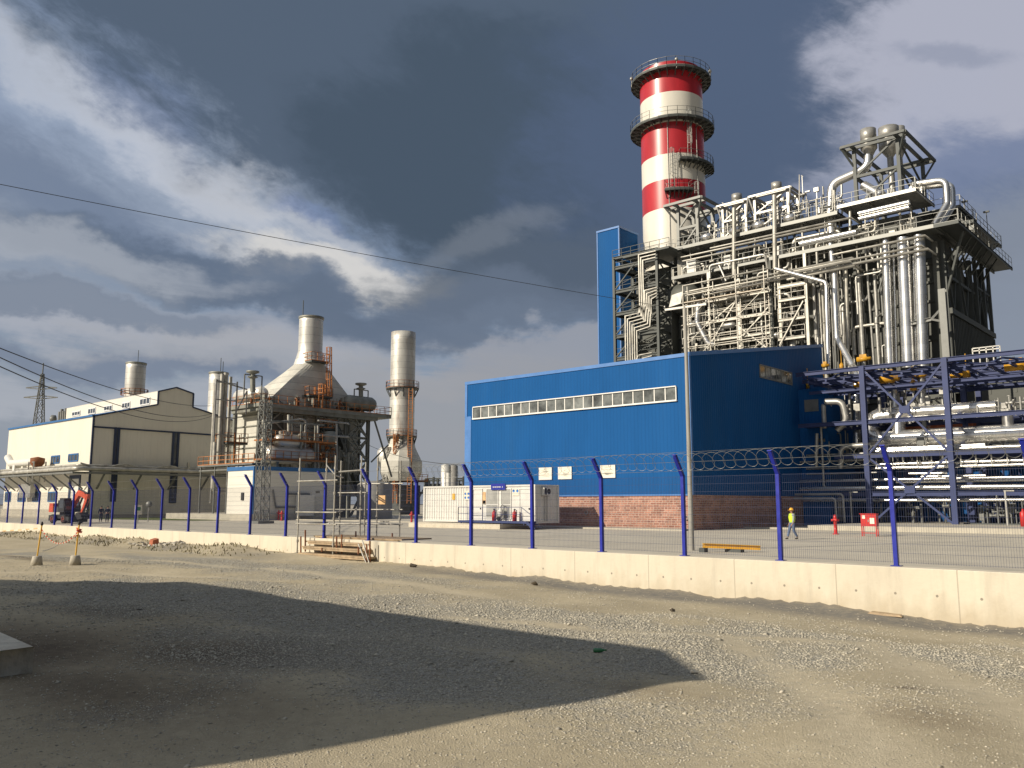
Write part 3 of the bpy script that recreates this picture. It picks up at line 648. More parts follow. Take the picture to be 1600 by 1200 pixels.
m.rev(q+Vector((0,0,.035)), [(.001, -.085), (.026, -.08), (.029, -.07), (.029, .02), (.012, .06), (.011, .09), (.001, .091)], 14, d)
solo(m, 'bottle', 'green', 'green glass bottle lying on the gravel in the big shadow', 'bottle')
# concrete slab end, lower left
z1 = .34; top = [onz(*p, z1) for p in ((54, 1007), (0, 1014), (-120, 1030), (-130, 960), (0, 984))]
m = MB(); n = len(top); jag = [Vector((R.uniform(-.03, .03), R.uniform(-.03, .03), -.5)) for _ in top]
m.loft([[p+j for p, j in zip(top, jag)], [p+Vector((0,0,-.03)) for p in top], [p*.985+Vector((0,0,0))+(sum(top, Vector())/n-p)*.02+Vector((0,0,z1-p.z*.985-(sum(top, Vector())/n-p).z*.02)) for p in top]])
solo(m, 'concrete_slab', 'slab', 'thick weathered concrete slab end in the shade at the lower left', 'slab')
# ---------------------------------------------------------------- boundary wall
def wall_run(a0, a1, front, back, name, label, nseg=60):
    m = MB(); rings = []
    for i in range(nseg+1):
        a = a0+(a1-a0)*i/nseg; c = fb(a); zt = .65; z0 = -1.0
        rings.append([(a, c-front, z0), (a, c+back, z0), (a, c+back, zt-.01), (a, c+back-.015, zt), (a, c-front+.015, zt), (a, c-front, zt-.015)])
    m.loft(rings); return solo(m, name, 'wall_concrete', label, 'wall')
wall_run(-24.35, 16, .32, .17, 'concrete_wall', 'long pale concrete boundary wall with formwork tie holes, right of the scaffold steps')
wall_run(-95, -24.36, .12, .16, 'concrete_wall', 'far stretch of the pale concrete boundary wall left of the scaffold steps')
# fence: posts every 2.69 m with cranked tops, welded mesh between them
FE = thing('mesh_fence', 'blue welded mesh fence with cranked posts standing on the concrete wall', 'fence', (-6.15, fb(-6.15), .65))
def proto(mb, name, mt, parent, loc, src=None):
    """child object placed by its own location so repeats share one mesh"""
    if src is None:
        me = mb.build(name, mt, loc=(0,0,0))
    else: me = src.copy(); COL.objects.link(me)
    me.parent = parent; me.location = Vector(loc)-PWORLD[parent.name]; return me
pm = MB(); pm.box(-.043, .043, -.043, .043, 0, 2.02); pm.beam((0, .0, 2.0), (0, -.33, 2.50), .086, .086); pm.box(-.10, .10, -.09, .09, -.01, .014); pm.cbox((0, -.35, 2.52), .11, .06, .03)
PX0, step = -6.03, 2.755; post = None; panel = None
gm = MB(); nv = 53
for i in range(nv):
    x = .05+(step-.1)*i/(nv-1); gm.beam((x, .055, .06), (x, .055, 2.0), .0036)
for j in range(11):
    gm.beam((.05, .058, .08+1.9*j/10), (step-.05, .058, .08+1.9*j/10), .0048)
ang = math.atan2(-.035, 1)
PA = [1.67, -.93, -3.53, -6.12, -8.71, -11.29, -13.91, -16.48, -19.1, -21.79, -24.41, -27.22, -29.92, -32.74, -35.6, -38.4, -41.34, -44.36, -47.43, -50.43, -53.29, -56.2, -59.2, -62.3, -65.4, -68.5]
for a, a_next in zip(PA, PA[1:]+[None]):
    o = proto(pm, 'post', 'fence_blue', FE, (a, fb(a), .65), post); post = post or o; o.rotation_euler = (R.uniform(-.008, .008), R.uniform(-.008, .008), ang)
    if a_next is not None:
        g = proto(gm, 'mesh_panel', 'fence_wire', FE, (a_next, fb(a_next), .65), panel); panel = panel or g; g.rotation_euler.z = ang; g.scale.x = (a-a_next)/step
# concertina coil on the cranked arms
m = MB(); pts = []; a = 2.; c = Vector((0,0,0)); turns = 24.5/.29
N_ = int(turns*22)
for i in range(N_+1):
    t = i/N_; a = 2.0-24.5*t; th = 2*PI*turns*t; rr = .225*(1+.04*math.sin(i*.013)); lean = rr*math.sin(th)
    pts.append((a+rr*math.cos(th), fb(a)-.26-.45*lean+.025*math.cos(th), .65+2.36+lean*.9+.02*math.sin(a*1.3)))
m.tube(pts, .0042, 4, False)
for dz, db in ((2.12, -.10), (2.34, -.25), (2.58, -.36)):
    m.tube([(2.0-24.5*i/20, fb(2-24.5*i/20)+db, .65+dz) for i in range(21)], .004, 4, False)
solo(m, 'razor_wire', 'rail_grey', 'coiled razor wire along the cranked fence tops in front of the blue hall', 'razor wire')
m = MB()
for dz, db in ((2.12, -.10), (2.46, -.31)):
    m.tube([(-22.5-52*i/30, fb(-22.5-52*i/30)+db, .65+dz-.02*math.sin(PI*((i*1.7) % 1))) for i in range(31)], .004, 4, False)
solo(m, 'strand_wire', 'galv_dark', 'two plain strands of wire along the far left fence tops', 'wire')
# ---------------------------------------------------------------- shed behind the camera that throws the big shadow
def shade_shed():
    h = 6.; k = h/math.tan(SUN_EL); off = Vector((tosun.x, tosun.y)).normalized()*k
    sh = [Vector(p)+off for p in SHADOW]
    t = thing('storage_shed', 'plain grey storage shed standing beside the lot, its shadow lying across the gravel', 'shed', (sh[0].x, sh[0].y, 0))
    m = MB(); m.prism([(p.x, p.y) for p in sh], -.3, h-.25, 2); m.build('wall', 'white_clad', t)
    c = sum(sh, Vector((0, 0)))/len(sh)
    m = MB(); m.prism([(p.x, p.y) for p in sh], h-.25, h, 2); m.build('roof', 'galv_dark', t)
    m = MB(); p, q = sh[0], sh[-1]; u = (q-p).normalized(); nrm = Vector((-u.y, u.x)); nrm = nrm if nrm.dot(p-c) > 0 else -nrm
    e = p+u*2+nrm*.04; m.beam((e.x, e.y, 1.5), (e.x+u.x*3, e.y+u.y*3, 1.5), .06, 3); m.build('door', 'trim_blue', t)
SHADOW = [tuple(onz(x, y, z)[:2]) for x, y, z in ((1114, 1061, .03), (1040, 1014, .02), (600, 955, -.0), (290, 910, 0), (-170, 908, 0))]+[(-31, -8), (-7.4, -3.5)]
shade_shed()
# ================================================================ blue turbine hall
A0 = -32.33; B0 = 56.3
def hall():
    t = thing('turbine_hall', 'big blue corrugated turbine hall on a brick base with one long strip window', 'building', (-44, B0, 0))
    aL = -56.1
    m = MB(); m.prism([(B0, 2.6), (B0+26, 2.6), (B0+26, 17.4), (B0, 13.15)], aL, A0, 0); m.build('wall', 'blue_clad', t)
    m = MB(); m.box(aL+.03, A0-.03, B0+.03, B0+26, 0, 2.6); m.build('brick_base', 'brick', t)
    # copings, corner strips, gutter joint
    m = MB(); m.box(aL-.06, A0+.06, B0-.07, B0+.12, 13.02, 13.30); m.beam((A0+.03, B0, 13.2), (A0+.03, B0+26, 17.45), .16, .3); m.box(A0-.14, A0+.05, B0-.045, B0+.2, 2.6, 13.02); m.box(aL-.05, aL+.75, B0-.035, B0+.1, 2.6, 10.0); m.box(aL-.05, aL+.25, B0-.05, B0+.1, 10, 13.02)
    m.box(aL, A0+.02, B0-.05, B0+.05, 2.55, 2.66); m.build('trim', 'blue_trim', t)
    m = MB(); m.add([(aL+.3, B0+.2, 13.16), (A0-.2, B0+.2, 13.16), (A0-.2, B0+26, 17.42), (aL+.3, B0+26, 17.42)], [(0,1,2,3)]); m.build('roof', 'galv_dark', t)
    # strip window: 22 panes
    p0, p1 = onb(740, 636, B0), onb(1057, 604, B0); z0, z1 = 9.72, 10.86; a0, a1 = p0.x, p1.x; n = 22
    f = MB(); f.box(a0-.05, a1+.05, B0-.16, B0+.05, z0-.05, z0+.07); f.box(a0, a1, B0-.14, B0+.05, z1-.08, z1); f.box(a0-.04, a0+.03, B0-.13, B0+.05, z0+.07, z1-.08); f.box(a1-.03, a1+.04, B0-.13, B0+.05, z0+.07, z1-.08)
    for i in range(n+1):
        x = a0+(a1-a0)*i/n; f.box(x-.04, x+.04, B0-.055, B0+.05, z0+.08, z1-.08)
    fr = f.build('strip_window', 'white_frame', t)
    for i in range(n):
        x = a0+(a1-a0)*i/n; w = (a1-a0)/n; g = MB(); tl = R.uniform(-.006, .012); y = B0-.02
        g.add([(x+.05, y, z0+.1), (x+w-.05, y+tl, z0+.1), (x+w-.05, y+tl-.004, z1-.1), (x+.05, y-.004, z1-.1)], [(0,1,2,3)]); g.build('pane', 'glass', fr)
    # windows in the shaded flank
    f = MB(); g = MB()
    zA = 13.9
    f.box(A0-.02, A0+.05, 68.2, 68.35, 12.75, zA); f.box(A0-.02, A0+.05, 74.7, 74.85, 12.75, zA); f.box(A0-.02, A0+.055, 68.2, 74.85, 12.7, 12.82); f.box(A0-.02, A0+.055, 68.2, 74.85, zA-.12, zA)
    for i in range(1, 6): y = 68.3+6.45*i/6; f.box(A0-.02, A0+.045, y-.05, y+.05, 12.8, zA-.1)
    fr = f.build('side_window', 'galv_dark', t)
    g.add([(A0+.015, 68.3, 12.8), (A0+.015, 74.8, 12.8), (A0+.015, 74.8, zA-.1), (A0+.015, 68.3, zA-.1)], [(0,1,2,3)]); g.build('pane', 'glass', fr)
    m = MB()
    for px, py in ((917, 801), (1073, 809)):
        q = onb(px, py, B0); m.rev((q.x, B0, q.z), [(.16, 0), (.17, .12), (.14, .13), (.13, .02)], 12, (0,-1,0))
    m.build('vent_cap', 'galv', t)
    # lower annexe behind on the flank (recess with doors, canopy)
    m = MB(); m.box(A0+.03, A0+2.6, 76.0, 82.2, 0, 12.4); m.build('annexe', 'blue_clad', t)
    m = MB(); m.box(A0+.6, A0+1.9, 75.94, 76.05, 10.3, 11.4); m.build('louvre', 'galv_dark', t)
hall()
for i, (x0, x1, y0, y1, lab) in enumerate(((843, 863, 730, 750, 'white framed notice board on the blue hall, leftmost, next to the middle one'), (873, 894, 729, 749, 'white framed notice board on the blue hall, middle one of three'), (939, 962, 726, 747, 'white framed notice board on the blue hall standing apart at the right'))):
    p, q = onb(x0, y1, B0), onb(x1, y0, B0); t = thing('notice_board', lab, 'sign', ((p.x+q.x)/2, B0, p.z), 'notice boards on the blue hall')
    m = MB(); z0, z1 = p.z, q.z; fw = .1
    m.box(p.x, q.x, B0-.1, B0-.03, z0, z0+fw); m.box(p.x, q.x, B0-.1, B0-.03, z1-fw, z1); m.box(p.x, p.x+fw, B0-.095, B0-.03, z0+fw, z1-fw); m.box(q.x-fw, q.x, B0-.095, B0-.03, z0+fw, z1-fw); m.build('frame', 'white_paint', t)
    m = MB(); m.box(p.x+fw, q.x-fw, B0-.075, B0-.04, z0+fw, z1-fw); m.build('board', 'sign_white', t)
    m = MB(); w = q.x-p.x
    for k in range(9):
        a, b = R.uniform(.16, .45), R.uniform(.5, .84); z = z0+(z1-z0)*R.uniform(.25, .8); m.beam((p.x+w*a, B0-.079, z), (p.x+w*b, B0-.079, z+R.uniform(-.1, .1)), .008, .018)
    m.box(p.x+w*.12, p.x+w*.88, B0-.08, B0-.075, z0+(z1-z0)*.36, z0+(z1-z0)*.375); m.build('site_plan', 'ink', t)
# lift shaft
m = MB(); t = thing('lift_shaft', 'tall narrow blue clad shaft beside the striped chimney', 'tower', (-61.8, 90, 0))
zt = onb(950, 360, 90).z; a1 = onb(967, 357, 90).x; a0 = onb(933, 363, 90).x
m.box(a0, a1, 90, 94.4, 0, zt); m.build('wall', 'blue_clad', t)
m = MB(); m.box(a0-.08, a1+.08, 89.9, 94.5, zt, zt+.25); m.box(a1-.1, a1+.06, 89.94, 90.1, 15, zt); m.box(a0-.06, a0+.1, 89.94, 90.1, 15, zt); m.build('trim', 'blue_trim', t)
# ================================================================ striped chimney
def chimney():
    c = Vector((-57.25, 97, 0)); r = 4.22
    t = thing('chimney', 'tall red and white banded chimney with ringed platforms and ladders', 'chimney', c)
    zz = [onb(1050, y, 93).z for y in (390, 322, 277, 237, 187, 139, 91)]; bands = [(0, zz[1], 'chim_white'), (zz[1], zz[2], 'chim_red'), (zz[2], zz[3], 'chim_white'), (zz[3], zz[4], 'chim_red'), (zz[4], zz[5], 'chim_white'), (zz[5], zz[6], 'chim_red')]
    m = MB(); prof = []
    for i, (z0, z1, mt) in enumerate(bands):
        m.cm = 0 if mt == 'chim_white' else 1; k = max(1, int((z1-z0)/2.4)); pr = []
        for j in range(k+1): pr.append((r, z0+(z1-z0)*j/k))
        m.rev(c, pr, 64)
    m.cm = 1; zt = zz[6]; m.rev(c, [(r, zt), (r-.25, zt+.02), (r-.25, zt-6)], 64, smooth=False)
    m.build('shaft', ['chim_white', 'chim_red'], t)
    m = MB()
    for z in zz[1:-1:1]: pass
    view = math.atan2(-57.25*-1, 0)
    def ring(z, w, a0=0., a1=2*PI, n=28, h=1.15, name='platform'):
        m = MB(); m.rev(c, [(r+.02, z-.12), (r+w, z-.12), (r+w, z), (r+.02, z)], n, a0=a0, a1=a1, smooth=False)
        full = abs(a1-a0-2*PI) < 1e-6
        for j in range(n if full else n+1):
            th = a0+(a1-a0)*j/n; d = Vector((math.cos(th), math.sin(th), 0))
            m.beam(c+d*(r+.0)+Vector((0,0,z-.95)), c+d*(r+w)+Vector((0,0,z-.2)), .12, .1); m.beam(c+d*r+Vector((0,0,z-.2)), c+d*(r+w)+Vector((0,0,z-.2)), .14, .2)
        # curved fascia plates below the deck
        m.rev(c, [(r+w*.98, z-.30), (r+w, z-.12)], n, a0=a0, a1=a1, smooth=False)
        o = m.build(name, 'dark_steel', t)
        q = MB(); pts = [c+Vector((math.cos(a0+(a1-a0)*j/n), math.sin(a0+(a1-a0)*j/n), 0))*(r+w-.05)+Vector((0,0,z)) for j in range(n+1)]
        if not full: pts = [c+(pts[0]-c-Vector((0,0,z))).normalized()*r+Vector((0,0,z))]+pts+[c+(pts[-1]-c-Vector((0,0,z))).normalized()*r+Vector((0,0,z))]
        q.rail(pts, h, 1.2, .024); q.build('railing', 'rail_grey', o)
    def bear(px):  # angle on the shaft seen at this pixel
        d = ray(px, 250); s = ray(1050, 250); vx = Vector((s[0], s[1])).normalized(); off = (px-1050)/52.*1.0; off = max(-1.25, min(1.25, off))
        base = math.atan2(-vx.y, -vx.x); return base+math.asin(max(-1, min(1, off/1.25)))
    ring(zz[6]-1.15, 1.25); ring(zz[4]+.35, 1.45)
    b_ = bear(1050)
    zp1 = onb(1085, 238, 93).z; zp2 = onb(1060, 294, 93).z
    ring(zp1, 1.25, bear(1062), b_+1.75, 10); ring(zp2, 1.25, bear(1040)-.05, bear(1080), 6); ring(onb(1075, 366, 93).z, 1.2, bear(1060), b_+1.6, 8); ring(onb(1040, 400, 93).z, 1.3, b_-1.6, b_+1.6, 16)
    def lad(px, z0, z1):
        th = bear(px); d = Vector((math.cos(th), math.sin(th), 0)); s = Vector((-d.y, d.x, 0)); m = MB()
        m.ladder(c+d*(r+.25)+Vector((0,0,z0)), c+d*(r+.25)+Vector((0,0,z1)), s, .5, .024, .5, d, .3)
        for k in range(int((z1-z0)/2)+1): m.beam(c+d*r+Vector((0,0,z0+k*2)), c+d*(r+.3)+Vector((0,0,z0+k*2)), .06)
        m.build('ladder', 'galv_dark', t)
    lad(1082, zp1, zz[4]+1.4); lad(1049, zp2, zp1+1.5); lad(1092, 33, zp2+1.2)
    m = MB()
    for px in (1041, 1098): th = bear(px); d = Vector((math.cos(th), math.sin(th), 0)); m.tube([c+d*(r+.06)+Vector((0,0,z)) for z in (30, zz[4])], .05, 5)
    m.build('conduit', 'galv', t)
    m = MB()
    for th in (.3, 2.1, 3.9, 5.4):
        d = Vector((math.cos(th), math.sin(th), 0))*(r+1.2); m.cyl(c+d+Vector((0,0,zz[6]-1.7)), c+d+Vector((0,0,zz[6]-.2)), .03, n=5); m.rev(c+d+Vector((0,0,zz[6]-.5)), [(.02, -.2), (.22, -.15), (.22, .15), (.02, .2)], 8)
    m.build('beacon', 'galv', t)
chimney()
# ================================================================ heat recovery boiler block
BH = 86.; H = lambda px, py, b=BH: onb(px, py, b)
BO = thing('boiler_house', 'huge dark heat recovery boiler wrapped in silver pipes and railed platforms', 'boiler', (-40, 95, 0))
aR, aLf = -22.6, -51.5
def boiler():
    t = BO
    # casing with stiffeners
    m = MB(); m.box(-52, aR, 88.2, 104, 0, 25.8); m.box(-51, aR-2.2, 89, 102, 25.8, 31.2); m.build('casing', 'casing', t)
    for i in range(12):
        a = -50.8+28*i/11; m = MB(); w = .55 if i % 3 else .8
        m.ibeam((a, 87.9, 0), (a, 87.9, 27.4), w, .6); m.build('column', 'casing', t)
    m = MB()
    for z in np.arange(2.5, 27, 1.9): m.box(-52, aR, 88.02, 88.2, z, z+.22)
    m.build('stiffener', 'casing', t)
    for b in (88.6, 93.2, 98., 102.6):
        m = MB(); m.ibeam((aR+.25, b, 0), (aR+.25, b, 27.6), .5, .5); m.build('column', 'dark_steel', t)
    m = MB()
    for z in (20.2, 12.4): m.box(aR, aR+.8, 88.4, 105.6, z, z+.55)
    m.box(aR, aR+.55, 88.4, 105.6, 12.9, 20.2); m.build('duct_casing', 'casing', t)
    m = MB()
    for i in range(30): b = 88.8+16.6*i/29; m.box(aR+.55, aR+.7, b-.06, b+.06, 13, 20.1)
    m.build('rib', 'casing', t)
    m = MB()
    for b in (99.5, 102.6, 105.3): m.beam((aR+.5, b, 20.6), (aR+.5, b, 28.2), .34)
    for b0, b1 in ((99.5, 102.6), (102.6, 105.3)): m.beam((aR+.5, b0, 20.7), (aR+.5, b1, 27.6), .16); m.beam((aR+.5, b1, 20.7), (aR+.5, b0, 27.6), .16); m.beam((aR+.5, b0, 25), (aR+.5, b1, 25), .2)
    m.build('frame', 'dark_steel', t)
    # lower hopper and post at the near corner
    m = MB(); m.loft([[(aR, 90, 12.4), (aR+.6, 90, 12.4), (aR+.6, 105, 12.4), (aR, 105, 12.4)], [(aR, 93, 5), (aR+.4, 93, 5), (aR+.4, 103, 5), (aR, 103, 5)]]); m.build('hopper', 'casing', t)
    q = H(1472, 452, 86.3); m = MB(); m.ibeam((q.x, 86.3, 0), (q.x, 86.3, q.z), .62, .62, .09); m.build('corner_post', 'galv_dark', t)
    m = MB(); k0, k1 = H(1413, 508, 86.0), H(1455, 499, 86.0); m.ibeam(k0, k1, .35, .35); m.beam(k1, H(1470, 483, 86.2), .2); m.beam(k1, H(1476, 503, 86.2), .2); m.build('pipe_support', 'galv_dark', t)
    # sloped back and frames on the flank
    m = MB(); m.prism([(92, 27), (96.5, 27), (101.5, 20.8), (92, 20.8)], aR-3, aR-.05, 0); m.build('side_hood', 'casing', t)
    m = MB()
    for b0, b1 in ((88.6, 93.2), (93.2, 98), (98, 102.6)):
        m.beam((aR+.3, b0, 27.2), (aR+.3, (b0+b1)/2, 21), .2); m.beam((aR+.3, b1, 27.2), (aR+.3, (b0+b1)/2, 21), .2); m.beam((aR+.3, b0, 24.2), (aR+.3, b1, 24.2), .3)
        m.beam((aR+.3, b1, 25.8), (aR+1.6, b1, 27.9), .16); m.beam((aR+.3, b1, 24.2), (aR+.3, b1-2, 27.6), .16)
    m.beam((aR+.3, 88.6, 22), (aR+2.3, 88.0, 28), .2); m.build('brace', 'dark_steel', t)
    # platforms --- (a0, a1, b0, b1, z, railed edges)
    def plat(a0, a1, b0, b1, z, edges='f', mt='galv', rm='rail_grey', thick=.3, step=1.5):
        m = MB(); m.box(a0, a1, b0, b0+.12, z-thick, z+.04); m.box(a0, a1, b0+.12, b1, z-.12, z)
        m.box(a1-.12, a1, b0+.12, b1, z-thick, z+.03)
        for k in range(int((a1-a0)/2.6)+1): x = a0+.3+k*2.6; m.beam((x, b0+.15, z-.25), (x, b1, z-.25), .14, .2)
        o = m.build('platform', mt, t); q = MB()
        if 'f' in edges: q.rail([(a0, b0+.06, z), (a1, b0+.06, z)], 1.15, step, .022)
        if 'r' in edges: q.rail([(a1-.06, b0+.06, z), (a1-.06, b1, z)], 1.15, step, .022)
        if 'l' in edges: q.rail([(a0+.06, b0+.06, z), (a0+.06, b1, z)], 1.15, step, .022)
        if 'b' in edges: q.rail([(a0, b1, z), (a1, b1, z)], 1.15, step, .022)
        if q.v: q.build('railing', rm, o)
    zT = H(1370, 309).z; plat(-31.35, H(1432, 295).x, 85.7, 92, zT, 'frl')
    z1 = H(1200, 356).z; plat(-51, -31.35, 85.7, 90, z1, 'f', 'rail_grey')
    z2 = H(1393, 367).z; plat(-51, aR+.4, 85.4, 88.2, z2, 'f', 'rail_grey'); plat(aR+.4, aR+2.6, 85.4, 107.5, z2-.02, 'fr', 'dark_steel')
    plat(aR-2.5, aR+1.9, 94.5, 106.5, z2+2.5, 'frb', 'dark_steel'); plat(aR-4, aR+1.0, 93.5, 100, z2+4.0, 'fr', 'dark_steel')
    plat(-51.5, aR-1, 100.5, 104.5, z2-.01, 'b', 'dark_steel')
    # gantries in the lower bay (service gallery), two bays
    def gal(x0, x1, y0, y1, b=85.3, mt='cream_steel'):
        p, q = H(x0, y0, b), H(x1, y1, b); z = (p.z+q.z)/2; m = MB(); m.ibeam((p.x, b, z), (q.x, b, z), .2, .3); m.box(p.x, q.x, b+.1, b+2.3, z+.1, z+.2)
        o = m.build('gallery', mt, t); r = MB(); r.rail([(p.x, b, z+.2), (q.x, b, z+.2)], 1.1, 1.5, .022, 2, 0); r.build('railing', 'cream_steel', o)
    for dy in (0, 33, 64, 92): gal(1103, 1203, 472+dy, 455+dy*.96)
    for dy in (0, 22, 53, 83): gal(1216, 1258, 449+dy, 441+dy)
    for px in (1106, 1152, 1203, 1216, 1258):
        p = H(px, 440, 85.3); m = MB(); m.ibeam((p.x, 85.5, 14), (p.x, 85.5, z2-.3), .3, .3); m.build('post', 'cream_steel' if px != 1203 else 'casing', t)
    m = MB()
    for x0, y0, x1, y1 in ((1106, 545, 1150, 470), (1152, 508, 1200, 545), (1152, 535, 1200, 480), (1218, 540, 1255, 470), (1150, 470, 1104, 510)): m.beam(H(x0, y0, 85.15), H(x1, y1, 85.15), .12)
    m.build('brace', 'cream_steel', t)
boiler()
# dense scaffold standing in front of the lower bay
def scaffolding(name, lab, a0, a1, b0, b1, z0, z1, da, dz, mt='scaff', boards=True):
    t = thing(name, lab, 'scaffold', ((a0+a1)/2, (b0+b1)/2, z0)); na = max(1, round((a1-a0)/da)); nz = int((z1-z0)/dz)
    m = MB()
    for i in range(na+1):
        for b in (b0, b1): a = a0+(a1-a0)*i/na; m.beam((a, b, z0), (a, b, z1+R.uniform(0, 1)), .075)
    m.build('standard', mt, t); m = MB()
    for k in range(nz+1):
        z = z0+k*dz+.3
        for b in (b0, b1):
            m.beam((a0-.3, b, z), (a1+.3, b, z), .06); m.beam((a0-.3, b, z+1.05), (a1+.3, b, z+1.05), .045)
        for i in range(na+1): a = a0+(a1-a0)*i/na; m.beam((a, b0-.2, z), (a, b1+.2, z), .06)
    m.build('ledger', mt, t); m = MB()
    for k in range(nz):
        for i in range(0, na, 2):
            z = z0+k*dz+.3; a = a0+(a1-a0)*i/na; m.beam((a, b0-.05, z), (a+(a1-a0)/na, b0-.05, z+dz), .055)
    m.build('brace', mt, t)
    if boards:
        m = MB()
        for k in range(nz+1):
            if R.random() < .35: z = z0+k*dz+.36; m.box(a0, a1, b0+.1, b1-.1, z, z+.06)
        m.build('deck', 'wood', t)
p, q = H(1072, 560, 84.3), H(1200, 545, 84.3)
scaffolding('tube_scaffold', 'rusty tube scaffold tower in front of the boiler galleries', p.x, q.x, 84.0, 85.0, 14, H(1100, 445, 84.3).z, 2.9, 2.6)
# pipes on the long face, each a thing
def pipe(name, lab, pts, r, mt='alu', n=16, fr=None, flanges=(), cat='pipe', group=None):
    if mt == 'alu' and len(pts) > 2 or (mt == 'alu' and abs(Vector(pts[0]).z-Vector(pts[1]).z) < 3): mt = 'alu_p'
    pts = [Vector(p) for p in pts]; m = MB(); m.tube(fillet(pts, fr or r*2.6), r, n)
    for p, q, s in zip(pts, pts[1:], range(99)):
        L_ = (q-p).length; k = int(L_/4)
        for j in range(1, k): c = p.lerp(q, j/k); d = (q-p).normalized(); m.cyl(c-d*.04, c+d*.04, r*1.035, n=n)
    return solo(m, name, mt, lab, cat, group)
pipe('steam_pipe', 'thick silver vertical pipe, broadest of three, at the right end of the boiler', [H(1411, 372, 86.2), H(1420, 575, 86.2)], .62, n=24)
pipe('steam_pipe', 'silver vertical pipe on the left of the broadest boiler pipe', [H(1384, 372, 86.2), H(1391, 575, 86.2)], .43, n=20)
pipe('steam_pipe', 'silver vertical pipe nearest the boiler corner post', [H(1436, 368, 86.2), H(1443, 575, 86.2)], .52, n=20)
pipe('thin_pipe', 'slim silver pipe between the two broad vertical boiler pipes', [H(1427, 400, 86.6), H(1432, 575, 86.6)], .14, n=8)
pipe('thin_pipe', 'slim silver pipe tucked behind the left boiler pipe', [H(1396, 390, 86.7), H(1401, 575, 86.7)], .16, n=8)
pipe('downcomer_pipe', 'silver pipe dropping from the boiler and slanting down into the blue pipe rack', [H(1304, 425, 85.6), H(1308, 528, 85.6), H(1333, 574, 84), H(1338, 585, 81), H(1339, 700, 79.5)], .33, n=16)
pipe('angled_pipe', 'long grey pipe slanting across the boiler face then dropping beside the blue hall', [H(1212, 420, 84.8), H(1291, 441, 84.0), H(1295, 585, 83.5)], .21, n=12)
pipe('thin_pipe', 'slim cream pipe with valve right of the slanting downcomer', [H(1322, 418, 86.3), H(1325, 560, 86.3)], .17, 'cream_steel', 8)
pipe('vent_pipe', 'big silver S-bend pipe rising to the tall vent silencer on the roof', [H(1357, 228, 88), H(1357, 262, 88), H(1300, 287, 87.3), H(1297, 335, 87.), H(1303, 400, 86.6)], .46, n=20, fr=1.3)
pipe('vent_pipe', 'silver gooseneck pipe bending over the right end of the boiler roof', [(aR-2.5, 89.6, H(1455, 281, 89.6).z), (H(1478, 281, 89.6).x, 89.6, H(1478, 281, 89.6).z), H(1480, 318, 89.6), H(1459, 352, 88.3)], .33, n=16, fr=.9)
pipe('vent_pipe', 'second silver gooseneck just behind the first on the boiler roof', [(aR-2.5, 91.0, H(1460, 286, 91).z), (H(1487, 287, 91.).x, 91.0, H(1487, 287, 91).z), H(1488, 322, 91), H(1467, 356, 89.6)], .33, n=16, fr=.9)
pipe('header_pipe', 'bright silver header running under the top platform of the boiler', [H(1250, 381, 85.5), H(1338, 362, 85.5)], .28, n=12)
pipe('header_pipe', 'short bright silver header pair below the top right platform, upper one', [H(1342, 334, 85.4), H(1421, 316, 85.4)], .26, n=12)
pipe('header_pipe', 'short bright silver header pair below the top right platform, lower one', [H(1342, 342, 85.4), H(1420, 324, 85.4)], .2, n=12)
pipe('stub_pipe', 'broad pale pipe leaning on the top right boiler platform', [H(1350, 290, 88), H(1378, 306, 87.4)], .5, n=18)
pipe('relief_pipe', 'cream pipe below the left roof silencer crossing the boiler platforms', [H(1147, 325, 85.2), H(1147, 434, 85.2)], .24, 'cream_steel', 10)
pipe('relief_pipe', 'cream pipe below the right roof silencer crossing the boiler platforms', [H(1210, 305, 85.2), H(1211, 420, 85.2)], .24, 'cream_steel', 10)
pipe('drum_nozzle', 'pale upright pipe under the boiler platform left of three broad pipes', [H(1298, 380, 86.1), H(1303, 425, 86.1)], .36, n=14)
HP = [(1064, 402, 1300, 352, .1), (1066, 408, 1185, 383, .1), (1110, 388, 1330, 341, .09), (1070, 456, 1330, 398, .12), (1075, 463, 1330, 404, .1), (1120, 456, 1450, 383, .12), (1240, 424, 1440, 381, .1), (1104, 462, 1200, 441, .09), (1068, 447, 1200, 418, .08), (1300, 398, 1445, 366, .11), (1230, 437, 1335, 413, .13)]
m = MB()
for x0, y0, x1, y1, r_ in HP:
    p, q = H(x0, y0, 85.1), H(x1, y1, 85.1); m = MB(); b = R.uniform(84.6, 85.3); m.tube([(p.x, b, p.z), (q.x, b, p.z*.5+q.z*.5), (q.x, 87.5, p.z*.5+q.z*.5)], r_, 8); m.build('pipe_run', 'cream_steel', BO)
